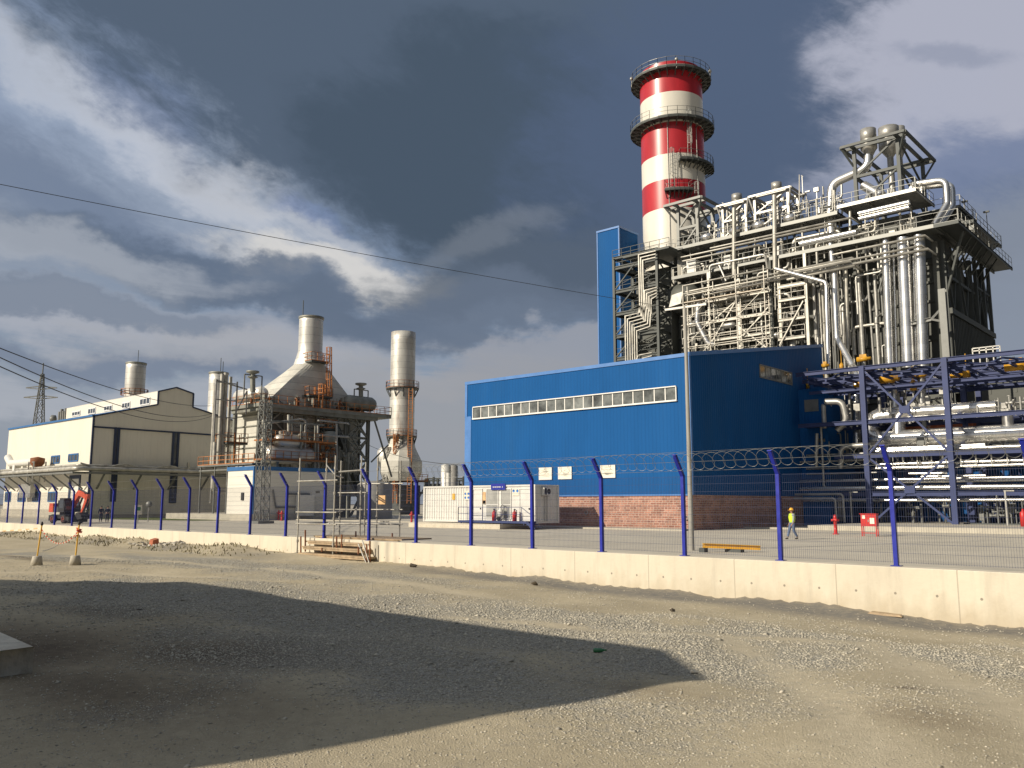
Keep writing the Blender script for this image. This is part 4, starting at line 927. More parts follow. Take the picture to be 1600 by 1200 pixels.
# instruments, valves and small bore pipework crowding the platforms
CNT = {}
def clutter(par, mt, a0, a1, b0, b1, z0, n, hmax, rmax=.16):
    rest = MB()
    for i in range(n):
        m = MB(); a, b = R.uniform(a0, a1), R.uniform(b0, b1); k = R.random(); h = R.uniform(.4, hmax)
        if k < .4: nm = 'stub_pipe'; m.cyl((a, b, z0), (a, b, z0+h), R.uniform(.04, rmax), n=7)
        elif k < .6: nm = 'small_pipe'; m.tube(fillet([(a, b, z0), (a, b, z0+h), (a+R.uniform(-1.6, 1.6), b, z0+h), (a+.01, b+.6, z0+h*.6)], .2, 3), R.uniform(.03, .09), 6)
        elif k < .8: nm = 'instrument_box'; hh = R.uniform(.2, .7); m.cbox((a, b, z0+h), R.uniform(.2, .6), .3, hh); m.beam((a, b, z0), (a, b, z0+h-hh*.4), .08)
        else: nm = 'valve'; m.rev((a, b, z0+h*.7), [(.02, -.3), (.2, -.25), (.09, -.05), (.09, .05), (.2, .25), (.02, .3)], 8, (1,0,0)); m.beam((a, b, z0+h*.7), (a, b, z0+h*1.2), .05); m.rev((a, b, z0+h*1.2), [(.16, -.02), (.16, .02)], 8)
        key = (par.name, nm); CNT[key] = CNT.get(key, 0)+1
        if CNT[key] <= 98: m.build(nm, mt, par)
        else: rest.add(m.v, m.f)
    if rest.v: o = rest.build('valves', mt, par); o['kind'] = 'stuff'
zA, zB, zC = H(1200, 356).z, H(1393, 367).z, H(1370, 309).z
for (a0, a1, b0, b1, z, n, hm, mt) in ((-50.5, -31.5, 86, 89, zA, 75, 2.6, 'cream_steel'), (-46, -33, 86, 88, zA, 30, 4.2, 'galv'), (-50.5, -24, 86, 88, zB, 80, 2.6, 'cream_steel'), (-31, -24, 86.5, 91, zC, 26, 1.6, 'galv'), (-50, -36, 85.7, 87.5, 23.6, 34, 2.2, 'cream_steel'), (-50, -36, 85.7, 87.5, 20.8, 34, 2.2, 'galv'), (-50, -36, 85.7, 87.5, 18, 34, 2.2, 'cream_steel'), (aR+.6, aR+2.2, 88, 106, zB, 22, 1.6, 'galv_dark'), (-24, aR+1, 95, 104, zB+2.5, 14, 1.4, 'galv_dark')):
    clutter(BO, mt, a0, a1, b0, b1, z, n, hm)
m = MB()
for i in range(26):
    a = R.uniform(-50, -24); m.tube([(a, 86.9+R.uniform(0, .8), R.uniform(14, 20)), (a, 86.9+R.uniform(0, .8), R.uniform(22, zA))], R.uniform(.05, .13), 6)
m.build('riser', 'galv', BO)
for a, w, h in ((-49.3, 1.2, 1.8), (-38.6, 1.0, 1.3), (-44.5, .8, 1.5), (-35.2, 1.0, 1.0)):
    m = MB(); m.box(a, a+w, 86, 86.9, zB, zB+h); m.build('control_box', 'white_paint', BO)
m = MB()
for a in (-46.6, -43.0, -40.2, -36.6): m.rev((a, 86.0, zA+.55), [(.02, -.7), (.42, -.55), (.5, 0), (.42, .55), (.02, .7)], 12, (1,0,0))
m.build('pipe_lagging', 'alu_h', BO)
# fine bore pipework threading between the levels
def thread(n, a0, a1, zlo, zhi, blo, bhi, mts, rmin=.05, rmax=.15):
    for i in range(n):
        a, z, b = R.uniform(a0, a1), R.uniform(zlo, zhi), R.uniform(blo, bhi); L_ = R.uniform(1.5, 9); e = min(a+L_, a1); k = R.random(); r_ = rmin+(rmax-rmin)*R.random()**2
        if k < .5: P_ = [(a, b, z-R.uniform(.5, 4)), (a, b, z), (e, b, z), (e, b+R.uniform(0, .8), z+R.choice((-1, 1))*R.uniform(.6, 3))]
        elif k < .8: P_ = [(a, b, max(13.5, z-R.uniform(3, 10))), (a, b, z), (a+R.uniform(-.8, .8), b+.9, z+.4)]
        else: P_ = [(a, b, z), (a+R.uniform(-.7, .7), b-.3, z), (a+R.uniform(-.7, .7), b-.3, z-R.uniform(1, 5))]
        m = MB(); m.tube(fillet(P_, r_*3, 4), r_, 9)
        if r_ > .09:
            c = Vector(P_[1]); d = (Vector(P_[1])-Vector(P_[0])).normalized(); m.cyl(c-d*(r_*4+.06), c-d*r_*4, r_*1.5, n=10)
        m.build('pipe_run', R.choice(mts), BO)
thread(34, -50.8, -37, 15, 30.5, 85.0, 87.2, ('alu_thin', 'galv', 'cream_steel', 'alu_thin'), .05, .2)
thread(30, -37, -27.5, 15, 30.5, 85.6, 87.6, ('alu_thin', 'galv', 'cream_steel', 'galv_dark', 'alu_thin'), .06, .2)
thread(22, -50, -32, zA, zA+3.4, 86, 89.5, ('alu_thin', 'galv', 'galv_dark'), .05, .14)
for i in range(12):
    a = R.uniform(-50, -37); b = R.uniform(85.4, 86.5); z = R.uniform(15, 24); m = MB(); m.rev((a, b, z), [(.02, -.9), (.3, -.75), (.36, -.3), (.36, .5), (.25, .8), (.02, .9)], 14, R.choice(((0,0,1), (1,0,0)))); m.build('separator', R.choice(('alu_thin', 'galv')), BO)
p = H(1093, 503, 84.9); m = MB(); m.tube(fillet([p+Vector((0,0,2.4)), p+Vector((-.3,0,0)), p+Vector((.9,.2,-2.6)), p+Vector((1.6,.4,-2.8))], 1.2), .34, 14); m.build('elbow_duct', 'alu_p', BO)
for px in (1270, 1283, 1318, 1341, 1366): m = MB(); p = H(px, 420, 87.2); m.tube([(p.x, 87.2, 13), (p.x, 87.2, z_ if (z_ := p.z) else 0)], R.uniform(.1, .26), 10); m.build('pipe_run', R.choice(('alu_thin', 'galv', 'cream_steel')), BO)
# hanging drop lines and lugs under the lower platform on the flank
for b in np.arange(89, 102, 2.1): m = MB(); m.beam((aR+2.3, b, zB-.2), (aR+.3, b+.8, zB-2.6), .13); m.build('knee_brace', 'dark_steel', BO)
# roof silencers
def silencer(px, py, rpx, b, lab, h=2.4, stem=4.):
    q = H(px, py, b); D = q.y*.746-q.x*.666; r_ = rpx*D/1342; t = thing('vent_silencer', lab, 'silencer', (q.x, b, q.z-h-stem), 'round roof vent silencers')
    m = MB(); m.rev(q, [(r_*.3, -h-.9), (r_*.85, -h-.1), (r_*1.05, -h+.1), (r_*1.05, -h*.6), (r_*.8, -h*.55), (r_, -h*.5), (r_, 0), (r_*.85, .02), (r_*.85, -.5)], 24); m.build('drum', 'galv', t)
    m = MB(); m.cyl((q.x, b, q.z-h-stem), (q.x, b, q.z-h-.5), r_*.32, n=12); m.build('stem', 'galv', t)
silencer(1151, 304, 8.5, 86.6, 'round vent silencer on the boiler roof next to the chimney', 1.4, 3.6)
silencer(1213, 286, 8.5, 86.8, 'round vent silencer on the boiler roof between the chimney and the tall mast', 1.4, 3.8)
silencer(1356, 203, 12.5, 88, 'silver stepped vent silencer with the S-bend pipe under it', 2.2, .5)
silencer(1388, 200, 16, 90.5, 'widest vent silencer in the middle of the rooftop frame', 2.4, 5)
silencer(1404, 199, 9.5, 93.0, 'narrow vent silencer at the back of the rooftop frame', 2.6, 5)
def roof_frame(name, lab, a0, a1, b0, b1, z0, z1, mt, w=.28, lev=2, over=.9):
    t = thing(name, lab, 'steel frame', ((a0+a1)/2, (b0+b1)/2, z0))
    for a in (a0, a1):
        for b in (b0, b1): m = MB(); m.beam((a, b, z0), (a, b, z1), w); m.build('post', mt, t)
    m = MB()
    for k in range(1, lev+1):
        z = z0+(z1-z0)*k/lev
        for b in (b0, b1): m.beam((a0-over*(k == lev), b, z), (a1+over*(k == lev), b, z), w*.85)
        for a in (a0, a1): m.beam((a, b0-over*(k == lev), z), (a, b1+over*(k == lev), z), w*.85)
    z = z1
    m.beam((a0-over, b0-over, z), (a0-over, b1+over, z), w*.8); m.beam((a1+over, b0-over, z), (a1+over, b1+over, z), w*.8); m.beam((a0-over, b0-over, z+.01), (a1+over, b0-over, z+.01), w*.8); m.beam((a0-over, b1+over, z+.01), (a1+over, b1+over, z+.01), w*.8)
    m.build('beam', mt, t); m = MB()
    for k in range(lev):
        za, zb = z0+(z1-z0)*k/lev, z0+(z1-z0)*(k+1)/lev
        m.beam((a0, b0, za), (a1, b0, zb), w*.5); m.beam((a1, b0, za), (a1, b1, zb), w*.5); m.beam((a1, b1, za), (a1, b0, zb), w*.5)
    for a, s in ((a0, -1), (a1, 1)): m.beam((a, b0, z1-2.2), (a+s*over, b0-over, z1), w*.5); m.beam((a, b1, z1-2.2), (a+s*over, b1+over, z1), w*.5)
    m.build('brace', mt, t)
zt_ = H(1400, 208, 87.3).z
roof_frame('silencer_frame', 'tall dark steel frame holding three vent silencers over the boiler roof', H(1338, 300, 87.3).x, H(1407, 290, 87.3).x, 87.3, 95.5, zC, zt_-.4, 'dark_steel', .34, 2, 1.0)
p, q = H(1180, 330, 86), H(1232, 320, 86)
roof_frame('silencer_frame', 'pale steel frame under the roof silencer beside the tall mast', p.x, q.x, 86, 88.6, zA, H(1213, 300, 86).z, 'galv', .26, 2, .5)
p, q = H(1130, 345, 86), H(1166, 340, 86)
roof_frame('silencer_frame', 'pale steel frame under the roof silencer next to the chimney', p.x, q.x, 86, 88.2, zA, H(1150, 318, 86).z, 'galv', .24, 2, .5)
p, q = H(1062, 370, 86.5), H(1092, 362, 86.5)
roof_frame('lifting_frame', 'dark open hoist frame on the boiler edge in front of the chimney', p.x, q.x, 86.3, 90, zA-.5, H(1075, 320, 86.5).z, 'galv_dark', .36, 2, 1.2)
for px, y0, y1, r_, lab in ((1249, 330, 273, .09, 'tall pale mast on the boiler roof beside the right silencer frame'), (1260, 335, 300, .07, 'short lamp mast on the boiler roof right of the tall mast')):
    m = MB(); p, q = H(px, y0, 86.4), H(px, y1, 86.4); m.cyl(p, q, r_, r_*.6, 8)
    if px == 1260: m.cbox(q+Vector((.15,0,0)), .5, .25, .12)
    solo(m, 'roof_mast', 'galv', lab, 'mast')
for px, py, b, lab in ((1507, 315, 99, 'small floodlight on a pole above the right boiler platforms, nearer one'), (1541, 331, 105, 'small floodlight on a pole at the far right boiler platform')):
    q = onb(px, py, b); m = MB(); m.beam((q.x, q.y, q.z-3.4), q, .07); m.cbox(q, .6, .3, .16); solo(m, 'floodlight', 'dark_steel', lab, 'floodlight', 'boiler floodlights')
# stair tower with cable trays at the left end
def stair_tower():
    b0, b1 = 84.2, 88.4; a0 = H(959, 400, b0).x; a1 = H(1026, 390, b0).x; zt = H(960, 402, b0).z; t = thing('stair_tower', 'dark open steel stair tower at the left end of the boiler', 'tower', ((a0+a1)/2, (b0+b1)/2, 0))
    a2 = H(1048, 395, b0).x; z0 = 8; lev = [H(959, y, b0).z for y in (402, 418, 455, 490, 525, 560, 600)]
    for a in (a0, a1):
        for b in (b0, b1): m = MB(); m.ibeam((a, b, 0), (a, b, zt), .32, .32); m.build('column', 'dark_steel', t)
    m = MB()
    for z in lev:
        for b in (b0, b1): m.ibeam((a0, b, z-.2), (a1, b, z-.2), .25, .36)
        for a in (a0, a1): m.ibeam((a, b0, z-.2), (a, b1, z-.2), .25, .36)
    m.build('beam', 'dark_steel', t); m = MB()
    for i, (za, zb) in enumerate(zip(lev[1:], lev[2:])):
        m.beam((a0, b0, zb), (a0+(a1-a0)*.5, b0, za), .14); m.beam((a1, b0, zb), (a1, b1, za), .14); m.beam((a1, b1, zb), (a1, b0, za), .14)
    m.build('brace', 'dark_steel', t); m = MB()
    for za, zb in zip(lev[1:], lev[2:]):
        m.beam((a0+.6, b0+1.2, zb), (a1-.8, b0+1.2, (za+zb)/2), .9, .12); m.beam((a1-.8, b0+2.6, (za+zb)/2), (a0+.6, b0+2.6, za), .9, .12)
        for k in (0, 1): m.beam((a0+.6, b0+.8+k*2.2, zb+1.), (a1-.8, b0+.8+k*2.2, (za+zb)/2+1.), .06)
        m.box(a0, a0+1.2, b0, b1, za-.1, za); m.rail([(a0, b0, za), (a1, b0, za)], 1.1, 1.3, .03)
    m.build('stair', 'dark_steel', t)
    m = MB(); m.box(a0+.8, a1-.5, b1-.6, b1-.2, 6, zt-1.5); m.build('back_panel', 'casing', t)
    m = MB(); z = H(1026, 392, b0).z; m.box(a0+1.6, a2, b0-.4, b1+.5, z-.1, z+.15); m.rail([(a0, b0-.3, z+.1), (a2, b0-.3, z+.1)], 1.1, 1.4, .03); m.build('roof_deck', 'dark_steel', t)
    # ducts and boxes between the tower and the boiler
    m = MB(); m.rev(((a1+a2)/2+.8, 87.5, lev[2]-1.6), [(.1, -2.2), (1.7, -1.6), (1.9, 0), (1.7, 1.6), (.1, 2.2)], 16, (1,0,0)); m.box(a1+.3, -51.8, 86.5, 92, 6, lev[3]); m.build('duct', 'casing', t)
    m = MB(); p = H(1058, 470, 85.6); m.hexa([(p.x-.9, 85.2, p.z-.7), (p.x+.7, 85.2, p.z-.5), (p.x+.7, 86.4, p.z-.5), (p.x-.9, 86.4, p.z-.7), (p.x-.7, 85.6, p.z+.8), (p.x+.8, 85.6, p.z+1.0), (p.x+.8, 86.4, p.z+1), (p.x-.7, 86.4, p.z+.8)]); m.build('hatch_box', 'galv', t)
stair_tower()
bt = 83.7
def tray(lab, paths, w=.14, mt='cream_steel'):
    m = MB()
    for pts in paths:
        P_ = [H(x, y, bt) for x, y in pts]
        for p, q in zip(P_, P_[1:]):
            d = (q-p).normalized(); m.beam(p-d*w*.5, q+d*w*.5, w, w) if False else m.beam(p-d*w*.45, q+d*w*.45, w, .1) if abs(d.z) < .7 else m.beam(p-d*w*.45, q+d*w*.45, w, .12)
    return solo(m, 'cable_tray', mt, lab, 'cable tray')
up = []
for i in range(3): up.append([(1024, 392+i*5.0), (998+i*3.2, 398+i*4.4), (1000+i*3.2, 488+i*6)])
for i in range(4): up.append([(1026, 449+i*4.5), (1007+i*3.6, 454+i*4.5), (1008.5+i*3.1, 478+i*4), ])
lo = []
for i in range(6):
    lo.append([(998+i*3.5, 489+i*4.2), (977+i*3.6, 494+i*4.6), (978+i*3.6, 572)])
for i in range(6): lo[i].insert(0, (1000+i*3.5, 478))
tray('upper bundle of cream cable trays folding down the stair tower', up)
tray('lower bundle of cream cable trays running down to the blue hall roof', lo)
tray('short pair of cream cable trays bending at the roof of the blue hall', [[(1018, 551), (998, 555), (992, 566)], [(1018, 556), (1003, 560), (999, 566)]])
# ================================================================ blue pipe rack
BR = 74.06; G = lambda px, py, b=BR: onb(px, py, b)
RK = thing('pipe_rack', 'open blue steel pipe rack with cross braces right of the turbine hall', 'pipe rack', (-19, 77, 0))
def rack():
    t = RK; cols = [-25.72, -19.15, -12.6, -6.2]; rows = [BR, 79.2, 84.2]; zt = 13.62
    for a in cols:
        for b in rows: m = MB(); m.ibeam((a, b, 0.02), (a, b, zt), .42, .45, .08); m.build('column', 'blue_steel', t)
    zl = [13.5, G(1487, 651).z, G(1480, 708).z, G(1480, 771).z]
    for i, z in enumerate(zl):
        for b in rows:
            m = MB(); m.ibeam((-31.6 if i in (0, 1) else -28.5, b, z), (-4, b, z), .26, .36 if i else .36); m.build('beam', 'blue_steel', t)
        m = MB()
        for a in cols: m.ibeam((a, BR, z), (a, 84.2, z), .3, .45)
        m.build('cross_beam', 'blue_steel', t)
    m = MB()
    for b in (75.4, 76.8, 78, 80.8, 82.6): m.ibeam((-31.6, b, 13.0), (-4, b, 13.0), .2, .32); m.ibeam((-31, b, 11.9), (-4, b, 11.9), .18, .26)
    for a in np.arange(-30.5, -4, 1.6): m.beam((a, BR, 12.75), (a, 84, 12.75), .16, .22)
    m.build('purlin', 'blue_steel', t)
    m = MB()
    for k, a in enumerate(np.arange(-31, -5, 3.2)): m.beam((a, BR+.1, 13.2), (a+3.2, 79, 13.2), .14); m.beam((a+3.2, BR+.1, 13.2), (a, 79, 13.2), .14)
    m.build('roof_brace', 'blue_steel', t)
    # X braces with gusset plates in the first bay
    def xb(a0, a1, z0, z1, name='brace'):
        zc, ac = (z0+z1)/2, (a0+a1)/2; m = MB(); y = BR-.02
        for p in ((a0, z0), (a1, z0), (a0, z1), (a1, z1)): m.beam((p[0], y, p[1]), (ac, y, zc), .14, .16)
        m.box(ac-.42, ac+.42, y-.12, y+.12, zc-.3, zc+.3); m.build(name, 'blue_steel', t)
    xb(-25.5, -19.35, zl[2]+.2, 13.2); xb(-25.5, -19.35, .4, zl[2]-.2)
    # platform right of the second column
    m = MB(); m.box(-19, -4, 79.3, 83, zl[1]+.2, zl[1]+.27); o = m.build('platform', 'blue_steel', t); m = MB(); m.rail([(-19, 79.35, zl[1]+.27), (-4, 79.35, zl[1]+.27)], 1.1, 1.6, .035); m.build('railing', 'blue_steel', o)
    m = MB(); m.box(-31.5, -26.2, BR+.2, 76, zl[1]-.1, zl[1]-.03); m.build('platform', 'blue_steel', t)
    # yellow spring hangers
    hp = [(1290, 571, 79, .8, .5), (1350, 561, 79, 1.5, .6), (1344, 604, 77, 1.2, .6), (1390, 591, 77, 1.9, 1.0), (1465, 581, 79, 1.4, .6), (1496, 586, 79, 1.3, .6), (1510, 582, 78, .6, 1.0), (1590, 572, 76.5, 2.2, .9), (1262, 601, 78, .35, .9), (1288, 610, 78, .35, 1.0), (1441, 585, 78, 1.5, .6), (1529, 575, 78, .8, .4), (1315, 573, 80, .4, .9), (1427, 602, 78, .6, 1.1)]
    for px, py, b, w, h in hp:
        q = onb(px, py, b); m = MB(); w *= .82; h *= .82
        if w > h: m.rev(q-Vector((w*.5,0,0)), [(.01, 0), (h*.5, .0), (h*.5, w*.72), (h*.34, w*.74), (h*.34, w), (.01, w)], 14, (1,0,0)); m.box(q.x-w*.3, q.x+w*.2, b-.12, b+.12, q.z+h*.4, q.z+h*.9)
        else: m.rev(q-Vector((0,0,h*.5)), [(.01, 0), (w*.6, 0), (w*.6, h*.8), (w*.35, h*.85), (w*.35, h), (.01, h)], 12); m.cyl(q+Vector((0,0,h*.5)), q+Vector((0,0,h*.5+1.2)), .04, n=6)
        m.build('spring_hanger', 'hanger_yellow', t)
    # back enclosure at ground level and dark plant wall
    m = MB(); m.box(-32.2, 6, 85., 87.4, 0, 6.4); m.build('back_wall', 'blue_clad', t)
    m = MB()
    for i in range(46): a = -31.5+.62*i; m.beam((a, 84.9, .3), (a, 84.9, 5.6), .07)
    m.build('louvre', 'blue_steel', t)
    # lesser pipe runs lying along the rack
    runs = [(1357, 702, 1540, 695, 75.0, .16), (1357, 706, 1600, 697, 74.8, .14), (1370, 725, 1600, 720, 74.9, .13), (1357, 731, 1600, 727, 74.7, .12), (1420, 741, 1480, 738, 75, .1), (1440, 746, 1540, 742, 75, .12), (1250, 750, 1600, 748, 75.6, .13), (1250, 764, 1600, 760, 74.7, .19), (1255, 782, 1600, 781, 75.5, .13), (1260, 741, 1370, 738, 75.6, .08), (1260, 712, 1350, 708, 75.8, .09), (1250, 722, 1350, 719, 75.8, .09), (1260, 733, 1355, 730, 75.8, .08), (1400, 752, 1600, 752, 76.8, .1), (1380, 645, 1500, 640, 78, .16), (1440, 602, 1600, 590, 79, .28)]
    for x0, y0, x1, y1, b, r_ in runs:
        p, q = onb(x0, y0, b), onb(x1, y1, b); z = (p.z+q.z)/2; m = MB(); m.tube([(p.x, b, z), (q.x if x1 < 1590 else -3, b, z)], r_, 10)
        m.build('pipe', 'alu' if r_ > .09 else 'galv', t)
    m = MB(); p, q = onb(1370, 721, 74.6), onb(1600, 720, 74.6)
    for i in range(11): a = p.x+(q.x-p.x)*i/10; m.beam((a, 74.5, p.z-.5), (a, 74.5, p.z+.35), .09)
    m.build('tray_strut', 'galv', t)
rack()
pipe('main_steam_pipe', 'huge silver pipe elbowing down and running right along the rack', [onb(1500, 648, 79.5)+Vector((-7.5, 0, .4)), G(1342, 664, 78.5), (G(1342, 664, 78.5).x-.6, 77.2, 7.45), (-3, 77.2, 7.45)] if False else [(-22.2, 78.2, 9.7), (-26.4, 78.0, 9.6), (-26.6, 77.3, 7.5), (-3, 77.2, 7.45)], .78, 'alu_h', 28, 1.5)
pipe('crossover_pipe', 'silver pipe with an elbow above the huge rack pipe', [(-24.0, 77.2, 7.8), (-24.0, 77.4, 9.75), (-16.4, 77.6, 9.75)], .56, 'alu_h', 24, 1.1)
pipe('branch_nozzle', 'short silver stub standing on the huge rack pipe', [(-15.6, 77.2, 7.6), (-15.6, 77.2, 9.1)], .42, 'alu', 18)
m = MB(); m.box(-25, -18.6, 79.2, 80.2, 8.2, 8.9); m.build('fire_main', 'brickred', RK)
pipe('u_pipe', 'grey pipe looping out of the blue hall flank above the rack walkway', [(A0+2.8, 75.3, 11.0), (-28.0, 75.3, 10.9), (-27.7, 75.3, 9.2), (-28.6, 75.3, 8.4)], .28, 'galv', 14, .7)
pipe('u_pipe', 'second grey pipe looping lower out of the blue hall flank', [(A0+2.8, 75.0, 10.7), (-29.6, 75.0, 10.6), (-29.6, 75.0, 8.6)], .2, 'galv', 12, .5)
pipe('drain_pipe', 'grey pipe bending down beside the turbine hall at rack mid height', [(-25.9, 75.4, 7.0), (-28.4, 75.4, 6.9), (-28.5, 75.4, 5.0)], .24, 'galv', 12, .6)
pipe('drain_pipe', 'slim grey upright pipe pair beside the hall flank, left one', [(-30.4, 75.2, 8.2), (-30.6, 75.2, 5.2)], .16, 'galv', 10)
pipe('drain_pipe', 'slim grey upright pipe pair beside the hall flank, right one', [(-30.0, 75.2, 8.8), (-30.0, 75.2, 3.4), (-29.2, 75.2, 3.2)], .11, 'galv', 8)
pipe('drain_pipe', 'outer grey pipe turning down to the ground behind the red hydrant', [(-31.5, 72.5, 2.75), (-27.35, 72.5, 2.75), (-27.3, 72.5, .4)], .1, 'galv', 10, .3)
pipe('drain_pipe', 'inner grey pipe turning down to the ground behind the red hydrant', [(-31.5, 72.2, 2.4), (-27.9, 72.2, 2.4), (-27.85, 72.2, .4)], .1, 'galv', 10, .3)
pipe('exchanger_pipe', 'silver upright pipe with an elbow under the yellow hangers', [onb(1397, 600, 78), onb(1398, 640, 78), onb(1412, 640, 78)], .26, 'alu', 14, .5)
pipe('exchanger_pipe', 'silver upright pipe rising between the rack crossbeams', [onb(1440, 590, 78.4), onb(1441, 632, 78.4)], .34, 'alu', 14)
def pumps():
    for i, (px, lab) in enumerate(((1310, 'silver upright vessel on the ground between hydrant and rack column'), (1520, 'upright grey vessel among the pumps under the rack, left one'), (1562, 'upright grey vessel among the pumps under the rack, right one'))):
        q = onz(px, 818 if px > 1400 else 822, 0); q = Vector((G(px, 800, 80 if px > 1400 else 78).x, 80 if px > 1400 else 78, .34)); m = MB(); r_ = .55 if i == 0 else .42; h = 2.3 if i == 0 else 2.6
        m.rev(q, [(.01, 0), (r_, .05), (r_, h*.8), (r_*.8, h*.93), (.1, h), (.08, h+.5), (.01, h+.5)], 18); solo(m, 'pressure_vessel', 'galv' if i == 0 else 'blue_steel', lab, 'vessel')
    ps = thing('pump_skid', 'crowded skid of pumps, valves and small pipes on the ground under the rack', 'pump skid', (-15.3, 77.7, .33)); clutter(ps, 'galv_dark', -18.6, -12, 75.5, 80, .36, 60, 2.6, .12); m = MB(); m.box(-18.9, -11.7, 75.2, 80.3, .34, .42); m.build('skid_base', 'dark_steel', ps)
    clutter(RK, 'galv', -19, -6, 75.0, 79, 9.0, 40, 1.5, .12)
    clutter(RK, 'galv_dark', -31, -20, 75.5, 80, 5.6, 50, 3., .1)
    clutter(RK, 'galv', -31, -20, 76, 82, 8.8, 50, 3.5, .14)
    clutter(RK, 'galv_dark', -31, -19.5, 76, 82, 0.33, 40, 2.2, .1)
    q = G(1598, 800, 70); m = MB(); m.rev((q.x, 70, .34), [(.01, 0), (.2, 0), (.2, .95), (.08, 1.1), (.06, 1.25), (.01, 1.25)], 14); solo(m, 'fire_extinguisher', 'red', 'big red extinguisher at the right edge under the pipe rack', 'extinguisher')
    m = MB(); 
    for px in (1572, 1330): q = G(px, 790, 72); m.beam((q.x, 72, .34), (q.x, 72, 2.9), .1); m.beam((q.x-.1, 72, 2.9), (q.x+.6, 72, 2.9), .08)
    m.build('stanchion', 'galv', RK)
pumps()
# dark plant behind, far right of the rack
m = MB(); m.box(-21.8, 10, 91, 108, 0, 13.9); m.box(-8, 10, 88, 91, 0, 14.2); m.box(-8.2, -3, 87, 88, 10.5, 15.2)
for a in np.arange(-19, 8, 2.1): m.beam((a, 88, 12), (a, 88, 15.3), .15)
m.build('equipment_deck', 'casing', BO)
m = MB(); q0, q1 = onb(1520, 553, 88), onb(1562, 540, 88)
for i in range(5): a = q0.x+(q1.x-q0.x)*i/4; m.beam((a, 88, q0.z-1), (a, 88, q1.z), .1)
for z in (q0.z-.2, (q0.z+q1.z)/2, q1.z): m.beam((q0.x, 88, z), (q1.x, 88, z), .1)
m.build('ladder_frame', 'galv', BO)
